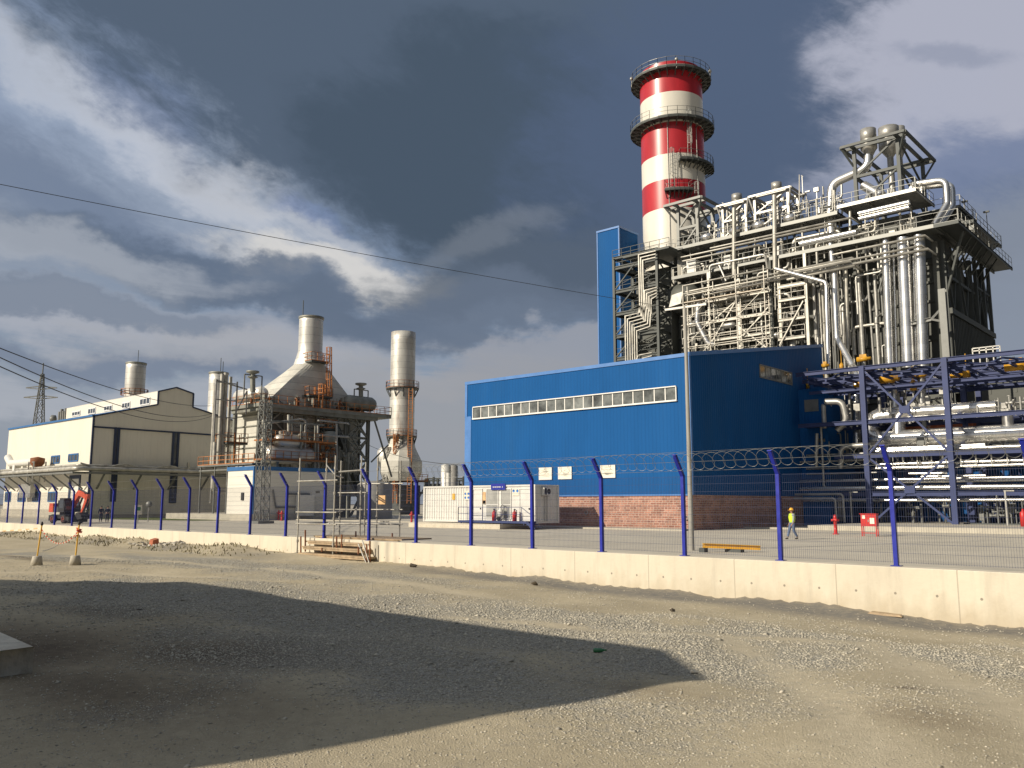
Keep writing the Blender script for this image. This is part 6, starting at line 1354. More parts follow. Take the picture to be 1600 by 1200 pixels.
# far tanks and dark plant between the bypass stack and the hall
for px, y0, y1, rp, lab, mt in ((697, 727, 770, 8, 'pale round silo far behind the white cabin, left one', 'alu_old'), (709, 728, 770, 6.5, 'dull grey round silo far behind the white cabin, right one', 'tank_grey')):
    D = 165; p = ond(px, y0, D); m = MB(); m.rev((p.x, p.y, 0), [(rp*D/1342, 0), (rp*D/1342, p.z), (.1, p.z+.3)], 20); solo(m, 'silo', mt, lab, 'silo')
p = ond(701, 739, 150); m = MB(); m.cyl((p.x, p.y, 0), p, .42, n=12); solo(m, 'vent_stack', 'white_paint', 'slim white vent stack in front of the far silos', 'vent stack')
a_, b_ = ond(664, 748, 175), ond(724, 740, 175); m = MB(); t = thing('cooling_plant', 'dark low plant building far behind the white cabin', 'building', (a_.x, a_.y, 0))
u = (b_-a_); u.z = 0
for i in range(10): e = a_+u*i/9; m.beam((e.x, e.y, 0), (e.x, e.y, a_.z+R.uniform(-.4, .7)), .35)
m.loft([[(a_.x, a_.y, 0), (b_.x, b_.y, 0), (b_.x-5, b_.y+6, 0), (a_.x-5, a_.y+6, 0)], [(a_.x, a_.y, a_.z-1), (b_.x, b_.y, a_.z-1), (b_.x-5, b_.y+6, a_.z-1), (a_.x-5, a_.y+6, a_.z-1)]])
for z in (a_.z-.4, a_.z): m.beam((a_.x, a_.y, z), (b_.x, b_.y, z), .3)
m.build('structure', 'dark_steel', t)
# ================================================================ white container cabin
def cabin():
    a0, a1, b0, b1, z0, z1 = -55.15, -42.62, 50.4, 53.2, .45, 3.42
    t = thing('site_cabin', 'white corrugated container cabin with a railed entrance deck', 'cabin', ((a0+a1)/2, 51.8, 0))
    m = MB(); m.box(a0-.2, a1-2.2, b0-1.6, b1+.3, 0, .38); m.build('base_slab', 'wall_concrete', t)
    # corrugated shell as real folds
    def wallfold(m, p, q, z0, z1, nrm, skip=()):
        p, q = Vector(p), Vector(q); L_ = (q-p).length; n = int(L_/.28); prof = []
        for i in range(n):
            for f, d in ((.0, 0), (.3, 0), (.42, -.045), (.88, -.045)): prof.append(p.lerp(q, (i+f)/n)+Vector(nrm)*d)
        prof.append(q); vs = [(v.x, v.y, z) for v in prof for z in (z0, z1)]
        m.add(vs, [(2*i, 2*i+2, 2*i+3, 2*i+1) for i in range(len(prof)-1)])
    m = MB(); wallfold(m, (a0, b0, 0), (-49.9, b0, 0), z0+.15, z1-.1, (0,-1,0)); wallfold(m, (a1, b0, 0), (a1, b1, 0), z0+.15, z1-.1, (1,0,0)); wallfold(m, (a0, b1, 0), (a0, b0, 0), z0+.15, z1-.1, (-1,0,0)); wallfold(m, (a1, b1, 0), (a0, b1, 0), z0+.15, z1-.1, (0,1,0))
    m.box(-49.9, a1, b0+.02, b0+.08, z0+.15, z1-.1); m.build('wall', 'white_paint', t)
    m = MB(); m.box(a0-.05, a1+.05, b0-.05, b1+.05, z1-.12, z1); m.box(a0-.02, a1+.02, b0-.04, b1+.04, z0, z0+.16)
    for a in (a0, a1):
        for b in (b0, b1): m.box(a-.08, a+.08, b-.08, b+.08, z0, z1)
    m.build('frame', 'white_paint', t)
    m = MB(); m.add([(a0, b0, z1+.004), (a1, b0, z1+.004), (a1, b1, z1+.004), (a0, b1, z1+.004)], [(0,1,2,3)]); m.build('roof', 'white_paint', t)
    C = lambda px, py: onb(px, py, b0)
    def door(x0, x1, y0):
        p, q = C(x0, 815), C(x1, y0); f = MB(); f.box(p.x, p.x+.06, b0-.06, b0+.02, z0+.2, q.z); f.box(q.x-.06, q.x, b0-.06, b0+.02, z0+.2, q.z); f.box(p.x, q.x, b0-.08, b0+.02, q.z, q.z+.07); o = f.build('door', 'white_frame', t)
        g = MB(); g.box(p.x+.06, q.x-.06, b0-.02, b0+.01, z0+.2, q.z); g.build('door_leaf', 'white_paint', o); g = MB(); g.box(q.x-.22, q.x-.12, b0-.08, b0-.02, 1.5, 1.62); g.build('handle', 'black', o)
    door(739, 754, 765); door(812, 830, 764)
    for x0, x1 in ((760, 779), (783, 799)):
        p, q = C(x0, 780), C(x1, 763); f = MB(); w = .05
        f.box(p.x, q.x, b0-.05, b0+.02, .75, .82); f.box(p.x, q.x, b0-.05, b0+.02, q.z-.06, q.z); f.box(p.x, p.x+w, b0-.05, b0+.02, .82, q.z-.06); f.box(q.x-w, q.x, b0-.05, b0+.02, .82, q.z-.06); f.box(p.x+w, q.x-w, b0-.045, b0+.02, 1.85, 1.9); o = f.build('window', 'white_frame', t)
        g = MB(); g.box(p.x+w, q.x-w, b0-.02, b0+.01, .82, q.z-.06); g.build('pane', 'glass_pale', o)
    # sign board above the windows, small stickers
    p, q = C(769, 762), C(791, 757); m = MB(); m.box(p.x, q.x, b0-.14, b0-.06, q.z-.42, q.z+.08); s = m.build('sign', 'fence_blue', t); m = MB(); x = p.x+.1
    for w in (.07, .06, .1, .03, .09, .06, .08, .07, .1, .05, .07, .08):
        if R.random() < .85: m.box(x, x+w*.8, b0-.145, b0-.14, q.z-.24, q.z-.14)
        x += w+.03
    m.build('lettering', 'white_paint', s)
    def sticker(px, py, w, h, mt, dots=0):
        p = C(px, py); m = MB(); m.box(p.x-w/2, p.x+w/2, b0-.04, b0-.02 if px > 734 else b0, p.z-h/2, p.z+h/2); o = m.build('sticker', mt, t)
        if dots:
            m = MB()
            for i in range(dots): x = p.x-w*.28+(i % 2)*w*.56; z = p.z+h*(.18 if i < 2 else -.25); m.rev((x, b0-.045, z), [(.01, 0), (w*.17, .0), (w*.17, -.004)], 12, (0,1,0)); 
            m.build('pictogram', 'ink_blue', o)
    sticker(709, 776, .3, .5, 'yellow'); sticker(730, 774, .62, .75, 'sign_white', 4); sticker(806, 769, .7, .55, 'sign_white', 2); sticker(757, 778, .34, .95, 'orange_sign'); sticker(757, 785, .3, .3, 'sign_white')
    # entrance deck
    zd = .62; p0, p1 = onb(716, 815, b0-1.2).x, onb(823, 815, b0-1.2).x; m = MB(); m.box(p0, p1, b0-1.25, b0-.08, zd-.16, zd); m.box(p1, p1+.25, b0-1.2, b0-.15, .34, .42); m.box(p1+.25, p1+.55, b0-1.2, b0-.15, .16, .24); m.beam((p1, b0-1.2, zd-.1), (p1+.8, b0-1.2, .05), .06, .2)
    for a in np.linspace(p0+.3, p1-.3, 4): m.beam((a, b0-1.15, .36), (a, b0-1.15, zd-.16), .08)
    o = m.build('deck', 'blue_steel', t); m = MB(); m.rail([(p0, b0-1.22, zd), (p1-.5, b0-1.22, zd)], 1.05, 1.25, .02, 2, 0); m.rail([(p0, b0-1.22, zd), (p0, b0-.1, zd)], 1.05, 1.2, .02, 2, 0); m.beam((p1-.5, b0-1.22, zd+1.05), (p1+.7, b0-1.22, .95), .035); m.beam((p1+.7, b0-1.22, .05), (p1+.7, b0-1.22, .95), .035); m.build('railing', 'blue_steel', o)
    # air conditioner on the shaded end
    p = ona(851, 767, a1); m = MB(); m.box(a1+.05, a1+.35, p.y-.45, p.y+.4, p.z-.35, p.z+.25); o = m.build('air_conditioner', 'white_paint', t); m = MB(); m.rev((a1+.355, p.y+.1, p.z-.05), [(.02, 0), (.22, 0), (.22, .012)], 18, (1,0,0)); m.box(a1+.35, a1+.36, p.y-.42, p.y-.15, p.z-.3, p.z+.2); m.build('fan_grille', 'black', o)
    m = MB(); m.tube([(a1+.06, p.y+.2, p.z-.35), (a1+.06, p.y+.2, .6)], .03, 5); m.tube([(a1+.06, p.y-.1, p.z-.35), (a1+.06, p.y-.1, .6)], .03, 5); m.beam((a1+.1, p.y-.5, p.z-.4), (a1+.1, p.y+.45, p.z-.4), .06); m.build('hose', 'galv', t)
    # things on the deck
    for px, lab in ((772, 'red extinguisher on the cabin deck beside the hand truck'), (804, 'red extinguisher standing alone on the cabin deck')):
        q = onb(px, 800, b0-.5); e = thing('fire_extinguisher', lab, 'extinguisher', (q.x, b0-.5, zd)); k = Vector((q.x, b0-.5, zd)); m = MB(); m.rev(k, [(.01, 0), (.17, .0), (.17, .62), (.12, .72), (.05, .76), (.05, .8)], 16); m.build('cylinder', 'red', e)
        m = MB(); m.rev(k+Vector((0,0,.8)), [(.06, 0), (.07, .1), (.03, .14), (.01, .14)], 10); m.tube([k+Vector((.05,0,.88)), k+Vector((.25,-.02,.8)), k+Vector((.22,-.02,.35))], .03, 6); m.build('valve', 'black', e)
    q = onb(779, 795, b0-.5); k = Vector((q.x, b0-.45, zd)); e = thing('hand_truck', 'small hand truck with dark wheels leaning at the cabin windows', 'hand truck', k); m = MB(); m.tube(fillet([k+Vector((-.2,-.1,.15)), k+Vector((.1,.2,1.25)), k+Vector((.35,.2,1.2)), k+Vector((.4,.1,.15))], .1), .035, 6); m.beam(k+Vector((-.1,0,.5)), k+Vector((.4,.1,.5)), .05); m.beam(k+Vector((0,.1,.85)), k+Vector((.38,.15,.85)), .05); m.build('frame', 'galv_dark', e)
    m = MB(); m.rev(k+Vector((.05,-.12,.16)), [(.02, -.05), (.16, -.05), (.17, 0), (.16, .05), (.02, .05)], 16, (0,1,0)); m.build('wheel', 'rubber', e)
    m = MB(); m.rev(k+Vector((.12,.05,.3)), [(.02, 0), (.2, .05), (.2, .5), (.02, .7)], 12); m.build('load', 'white_paint', e)
cabin()
# ================================================================ pole and overhead lines
q = onz(1081, 860, 0); Dp = -.666*q.x+.746*q.y; PT = ond(1067.5, 477, Dp)
t = thing('utility_pole', 'slim grey utility pole with a crossarm standing before the blue hall corner', 'pole', q)
m = MB(); m.tube([q, q.lerp(Vector((q.x, q.y, PT.z)), .5), (q.x, q.y, PT.z)], .115, 14, True, .065); m.build('post', 'pole_grey', t)
m = MB(); u = Vector((.99, .12, 0)); zc = ond(1067, 480, Dp).z; e0 = Vector((q.x, q.y, zc))-u*.95; e1 = Vector((q.x, q.y, zc))+u*1.0; m.beam(e0, e1, .09); 
for e in (e0, e1): m.rev(e+Vector((0,0,.04)), [(.02, 0), (.06, .03), (.04, .08), (.06, .12), (.01, .16)], 8)
m.build('crossarm', 'galv', t)
def wire(lab, p, q, sag, r=.012, n=36, name='overhead_wire', ext=0.):
    p, q = Vector(p), Vector(q); p = p+(p-q)*ext; sag *= (1+ext)**2; m = MB(); m.tube([p.lerp(q, i/n)-Vector((0,0,sag*4*(i/n)*(1-i/n))) for i in range(n+1)], r, 5); return solo(m, name, 'cable', lab, 'wire')
A_ = ond(-90, 270, 23.); wire('single dark overhead wire crossing the sky to the utility pole', A_, e0+Vector((0,0,.15)), .12, .011)
wire('dark overhead line from the upper left, highest of three', ond(-60, 520, 34), ond(330, 634, 108), .9, .026)
wire('dark overhead line from the left edge, middle of three', ond(-60, 530, 33), ond(332, 646, 108), 1.5, .026)
wire('dark overhead line from the left edge, lowest of three', ond(-60, 545, 32), ond(331, 650, 109), 1.6, .026)
wire('faint wire hanging between the old boiler and the blue hall', ond(575, 695, 126), ond(728, 727, 80), .6, .03)
# ================================================================ scaffold steps over the wall
def steps():
    t = thing('scaffold_steps', 'rusty tube scaffold with plank steps crossing the concrete wall', 'scaffold', (-26.5, 20, -.1))
    posts = [(464, 868, 716, 19.2), (520, 872, 712, 19.2), (507, 843, 716, 21.0), (530, 840, 720, 21.4), (562, 842, 713, 20.9), (569, 842, 722, 21.6), (588, 842, 715, 22.2), (624, 846, 720, 22.2)]
    P_ = {}
    for i, (px, yb, yt, b) in enumerate(posts):
        p = onb(px, yb, b); z0 = float(zg(p.x, min(b, fb(p.x)-.4))) if i < 2 else 0.; zt = onb(px, yt, b).z; P_[i] = (p.x, b, z0, zt); m = MB(); m.cyl((p.x, b, z0), (p.x, b, zt), .03, n=8)
        for k in range(4): z = z0+(zt-z0)*(k+.5)/4; m.cyl((p.x, b, z-.05), (p.x, b, z+.05), .05, n=8)
        m.box(p.x-.07, p.x+.07, b-.07, b+.07, z0, z0+.015); m.build('standard', 'scaff', t)
    m = MB()
    def led(i, j, y): 
        z = onb(posts[i][0], y, posts[i][3]).z; m.cyl((P_[i][0]-.15, P_[i][1], z), (P_[j][0]+.15, P_[j][1], z), .028, n=7)
    led(0, 1, 752); led(0, 1, 865); led(0, 2, 818); led(1, 3, 800); led(2, 4, 796); led(0, 1, 800); led(2, 7, 818); led(0, 1, 818); led(5, 7, 756); led(2, 7, 796); led(6, 7, 796); led(3, 4, 737); led(1, 3, 742); led(3, 5, 770)
    z = onb(520, 742, 19.2).z; m.cyl((P_[1][0], P_[1][1], z), (P_[2][0], P_[2][1], z+.5), .028, n=7); m.build('ledger', 'scaff', t)
    for i, (x0, x1, y, b0, b1) in enumerate(((466, 578, 866, 19.0, 19.45), (470, 575, 855, 19.1, 19.5), (478, 572, 846, 19.3, 19.75), (490, 628, 838, 19.8, 21.2))):
        p, q = onb(x0, y, b0), onb(x1, y+(2 if i < 3 else 3), b0); z = (p.z+q.z)/2; m = MB(); m.box(p.x, q.x, b0, b1, z-.05, z); m.box(p.x+.1, q.x-.25, b0+.02, b0+.1, z-.12, z-.05); m.build('plank', 'wood', t)
    m = MB()
    for x, y0, y1, b in ((477, 862, 828, 19.3), (470, 866, 838, 19.1), (556, 848, 830, 20.), (613, 848, 833, 21), (534, 865, 835, 19.3), (526, 864, 838, 19.2), (573, 880, 850, 19.0), (578, 884, 845, 19.0), (503, 862, 856, 19), (560, 866, 855, 19)): p = onb(x, y0, b); m.cyl(p, onb(x, y1, b), .03, n=6)
    m.build('stake', 'rust', t)
    m = MB()
    for a, b in (((566, 845, 19.1), (577, 880, 18.9)), ((560, 850, 19.1), (574, 884, 18.9))): m.cyl(onb(*a), onb(*b), .028, n=6)
    m.build('brace', 'scaff', t)
    p, q = onb(592, 788, 22.1), onb(603, 774, 22.1); m = MB(); m.box(p.x, q.x, 22.06, 22.1, p.z, q.z); o = solo(m, 'warning_board', 'orange_sign', 'small faded orange board hanging on the scaffold by the steps', 'sign')
steps()
# ================================================================ small yard objects
def hydrant(px, py, lab, h=1.15):
    q = onz(px, py, 0); t = thing('hydrant', lab, 'hydrant', q, 'red hydrants in the yard'); m = MB(); m.rev(q, [(.01, 0), (.2, 0), (.2, .05), (.1, .06), (.1, h*.68), (.16, h*.7), (.16, h*.78), (.1, h*.8), (.1, h*.92), (.05, h), (.01, h)], 14); m.build('barrel', 'red', t)
    m = MB(); z = q.z+h*.72
    for d in ((.746, .666, 0), (-.746, -.666, 0), (.666, -.746, 0)): m.rev((q.x, q.y, z), [(.01, .08), (.075, .09), (.075, .24), (.01, .24)], 10, d)
    m.build('outlet', 'red', t)
hydrant(1306, 835, 'red hydrant on the pavement near the walking worker', 1.25); hydrant(643, 818, 'red hydrant left of the white cabin', 1.2)
hydrant(435, 813, 'red hydrant pair by the switch house, left one', 1.2); hydrant(440, 813.5, 'red hydrant pair by the switch house, right one', 1.15); hydrant(454, 812, 'lone red hydrant right of the pair by the switch house', 1.0)
q = onz(1360, 838, 0); t = thing('fire_cabinet', 'red fire hose cabinet on legs in front of the pipe rack', 'cabinet', q); k = q; m = MB()
for sa in (-.42, .42):
    for sb in (-.15, .15): m.beam((k.x+sa, k.y+sb, 0), (k.x+sa, k.y+sb, .62), .05)
m.beam((k.x-.42, k.y-.15, .2), (k.x+.42, k.y-.15, .2), .04); m.build('stand', 'red', t); m = MB(); m.box(k.x-.46, k.x+.46, k.y-.2, k.y+.2, .6, 1.32); m.box(k.x-.5, k.x+.5, k.y-.24, k.y+.24, 1.32, 1.36); m.build('box', 'red', t)
m = MB(); m.box(k.x+.08, k.x+.36, k.y-.212, k.y-.2, .75, 1.1); m.box(k.x-.36, k.x-.18, k.y-.212, k.y-.2, 1.05, 1.25); m.build('label_plate', 'sign_white', t); m = MB(); m.box(k.x-.02, k.x+.02, k.y-.23, k.y-.2, .85, 1.0); m.build('handle', 'galv', t)
# yellow beam on blocks, concrete inspection pit walls
p, q = onz(1098, 853, .25), onz(1188, 858, .12); t = thing('steel_beam', 'bright yellow steel beam lying across blocks on the pavement', 'beam', (p.x, p.y, 0)); m = MB(); m.ibeam(p+Vector((0,0,.02)), q+Vector((0,0,.05)), .14, .18); m.build('beam', 'yellow', t); m = MB(); c = p.lerp(q, .55); m.box(c.x-.35, c.x+.35, c.y-.15, c.y+.15, 0, c.z-.06); m.box(p.x-.1, p.x+.15, p.y-.15, p.y+.15, 0, p.z-.08); m.build('block', 'dark_steel', t)
m = MB(); p, q = onz(1085, 866, .1), onz(1240, 871, .1); m.box(-13.2, -8.9, fb(-11)+.25, fb(-11)+2.6, .0, .14); m.box(-10.4, -8.85, fb(-9.5)+.2, fb(-9.5)+.5, .14, .62) if False else None; m.box(-9.9, -8.9, fb(-9.5)+.35, fb(-9.5)+2.6, .14, .36); solo(m, 'inspection_pit', 'concrete', 'low concrete pit curb just behind the fence near the yellow beam', 'pit')
# signs by the shed lawn
for px, y0, y1, w, lab, mt in ((216, 812, 793, .55, 'small white notice on a post in front of the shed gable', 'sign_white'),):
    q = onz(px-1, 818, 0); t = thing('sign_post', lab, 'sign', q); z = ond(px, y1, -.666*q.x+.746*q.y).z; m = MB(); m.beam(q, (q.x, q.y, z), .07); m.build('post', 'galv', t); m = MB(); m.box(q.x-.04, q.x+.04, q.y-.35, q.y+.35, z-.7, z+.25); m.build('panel', mt, t); m = MB(); m.box(q.x+.04, q.x+.05, q.y-.2, q.y+.2, z-.3, z+.05); m.build('symbol', 'green', t)
q = onz(231, 816, 0); t = thing('sign_post', 'round road sign seen from behind on a thin post by the gable', 'sign', q); z = ond(231, 788, -.666*q.x+.746*q.y).z; m = MB(); m.beam(q, (q.x, q.y, z+.3), .07); m.build('post', 'galv', t); m = MB(); m.rev((q.x+.05, q.y, z), [(.01, 0), (.32, 0), (.32, .03), (.01, .03)], 20, (.8, -.6, 0)); m.build('disc', 'galv_dark', t)
# yellow barrier posts in concrete feet with drooping red and white tape
def barrier(px, py, lab, lean):
    q = onz(px, py, .0); q.z = float(zg(q.x, q.y)); t = thing('barrier_post', lab, 'barrier post', q, 'yellow barrier posts in concrete feet'); m = MB(); m.rev(q, [(.01, 0), (.18, 0), (.135, .29), (.125, .30), (.01, .30)], 16); m.build('foot', 'concrete', t)
    top = q+Vector((lean, lean*.5, 1.28)); m = MB(); m.cyl(q+Vector((0,0,.28)), top, .024, n=8); m.build('post', 'yellow', t); m = MB(); m.rev(top, [(.035, -.02), (.05, .02), (.02, .10), (.01, .1)], 8); m.build('cap', 'black', t); return top
T1 = barrier(57, 884, 'yellow barrier post in a concrete foot, left of the pair', .08); T2 = barrier(117, 884, 'yellow barrier post with red tape knotted at its top, right of the pair', .05)
def tape(lab, p, q, sag, mt, w=.035, n=30):
    p, q = Vector(p), Vector(q); m = MB(); m.cm = 0
    for i in range(n):
        f, g = i/n, (i+1)/n; a = p.lerp(q, f)-Vector((0,0,sag*4*f*(1-f))); b = p.lerp(q, g)-Vector((0,0,sag*4*g*(1-g))); m.cm = i % 2; m.beam(a, b, .012, w)
    return solo(m, 'barrier_tape', mt, lab, 'tape')
tape('red and white tape sagging between the two yellow barrier posts', T1-Vector((0,0,.15)), T2-Vector((0,0,.2)), .42, ['digger_red', 'sign_white'])
tape('taut pale tape running left from the left yellow barrier post', T1-Vector((0,0,.1)), T1+Vector((-5.5, -1.6, -.25)), .08, ['sign_white', 'orange_sign'])
g0 = onz(65, 876, 0); g0.z = float(zg(g0.x, g0.y))+.3; g1 = onz(96, 870, 0); g1.z = float(zg(g1.x, g1.y))+.55; tape('loose end of red and white tape trailing near the ground between the barrier posts', g0, g1, .06, ['sign_white', 'sign_white'])
m = MB(); k = T2-Vector((0,0,.25))
for i in range(7): rock(m, k+Vector((R.uniform(-.06, .06), R.uniform(-.06, .06), R.uniform(-.12, .12))), .07)
solo(m, 'tape_knot', 'digger_red', 'crumpled red tape bunch tied to the right yellow barrier post', 'tape')
# ================================================================ wheeled excavator
def digger():
    q = onz(104, 817.5, 0); D = -.666*q.x+.746*q.y; u = Vector((.746, .666, 0)).normalized(); v = Vector((.666, -.746, 0)).normalized()  # u: to the right in the photo, v: toward the camera
    u = Vector((.99, .12, 0)).normalized()*.85; v = Vector((.12, -.99, 0)).normalized()*.85
    t = thing('excavator', 'red orange wheeled excavator with its boom folded, parked by the shed door', 'excavator', q)
    X = lambda x, y, z: q+u*x+v*y+Vector((0,0,z*.85))
    def obox(m, x0, x1, y0, y1, z0, z1, tx=0.): return m.hexa([X(x0,y1,z0), X(x1,y1,z0), X(x1,y0,z0), X(x0,y0,z0), X(x0+tx,y1,z1), X(x1-tx,y1,z1), X(x1-tx,y0,z1), X(x0+tx,y0,z1)])
    m = MB(); obox(m, -1.7, 1.7, -.75, .75, .55, 1.0); obox(m, -2.1, -1.7, -1.1, 1.1, .3, .95); obox(m, 1.7, 2.4, -1.1, 1.1, .35, .8); obox(m, -.6, .6, -.6, .6, 1.0, 1.3); m.build('chassis', 'black', t)
    for x in (-1.25, 1.25):
        for y in (-.95, .95):
            m = MB(); m.rev(X(x, y, .52), [(r_*.85, h_*.85) for r_, h_ in ((.15, -.2), (.45, -.22), (.53, -.15), (.53, .15), (.45, .22), (.15, .2))], 22, v); w = m.build('wheel', 'rubber', t); m = MB(); m.rev(X(x, y, .52), [(.02, .10), (.17, .12), (.24, .19), (.24, .0)], 16, v if y > 0 else -v); m.build('rim', 'digger_red', w)
    m = MB(); obox(m, -2.0, -1.0, -1.2, 1.2, 1.3, 2.35, .08); m.build('counterweight', 'digger_red', t)
    m = MB(); obox(m, -1.0, .9, -1.15, -.1, 1.3, 2.1, .05); obox(m, -1.0, .1, -.1, 1.15, 1.3, 1.95, .05); m.build('body', 'dark_steel', t)
    m = MB(); m.loft([[X(.1,.2,1.3), X(1.35,.2,1.3), X(1.35,1.15,1.3), X(.1,1.15,1.3)], [X(.1,.2,2.2), X(1.45,.2,2.2), X(1.45,1.15,2.2), X(.1,1.15,2.2)], [X(.2,.25,2.95), X(1.15,.25,2.95), X(1.15,1.1,2.95), X(.2,1.1,2.95)]]); c = m.build('cab', 'black', t)
    m = MB(); obox(m, .3, 1.2, 1.15, 1.17, 1.75, 2.75); obox(m, 1.4, 1.43, .3, 1.05, 1.6, 2.3); m.build('cab_window', 'glass_dark', c)
    m = MB(); pts = [(.4, 1.6), (1.15, 2.75), (2.0, 3.55), (3.05, 3.35), (3.7, 2.95)]; wd = [.24, .3, .34, .3, .22]
    rings = []
    for i, (x, z) in enumerate(pts):
        a = pts[max(0, i-1)]; b = pts[min(len(pts)-1, i+1)]; dx, dz = b[0]-a[0], b[1]-a[1]; l = math.hypot(dx, dz); nx, nz = -dz/l*wd[i], dx/l*wd[i]
        rings.append([X(x-nx, -.22-.28, z-nz), X(x-nx, .22-.28, z-nz), X(x+nx, .22-.28, z+nz), X(x+nx, -.22-.28, z+nz)])
    m.loft(rings); m.build('boom', 'digger_red', t)
    m = MB(); m.loft([[X(3.55,-.46,3.4), X(3.55,-.1,3.4), X(4.05,-.1,3.35), X(4.05,-.46,3.35)], [X(3.35,-.46,2.6), X(3.35,-.1,2.6), X(3.8,-.1,2.5), X(3.8,-.46,2.5)], [X(2.55,-.42,1.15), X(2.55,-.14,1.15), X(2.8,-.14,1.05), X(2.8,-.42,1.05)]]); m.build('arm', 'digger_red', t)
    m = MB(); m.cyl(X(1.9,-.28,1.9), X(2.7,-.28,3.1), .1, n=10); m.cyl(X(2.1,-.28,3.95), X(3.7,-.28,3.45), .09, n=10); m.cyl(X(3.9,-.28,2.8), X(3.1,-.28,1.2), .08, n=10); m.build('ram', 'black', t)
    m = MB(); m.loft([[X(2.3,.25,1.2), X(2.9,.25,1.3), X(2.9,-.8,1.3), X(2.3,-.8,1.2)], [X(2.2,.25,.75), X(3.5,.25,.95), X(3.5,-.8,.95), X(2.2,-.8,.75)], [X(2.4,.25,.4), X(3.6,.25,.55), X(3.6,-.8,.55), X(2.4,-.8,.4)]])
    for i in range(4): m.beam(X(3.55, -.7+i*.3, .6), X(3.85, -.7+i*.3, .72), .1)
    m.build('bucket', 'black', t)
    m = MB(); m.cyl(X(-.8,.7,1.9), X(-.8,.7,2.7), .06, n=8); m.build('exhaust', 'black', t)
    m = MB(); obox(m, 2.4, 2.5, -1.15, 1.15, .15, .75); m.build('blade', 'dark_steel', t)
digger()
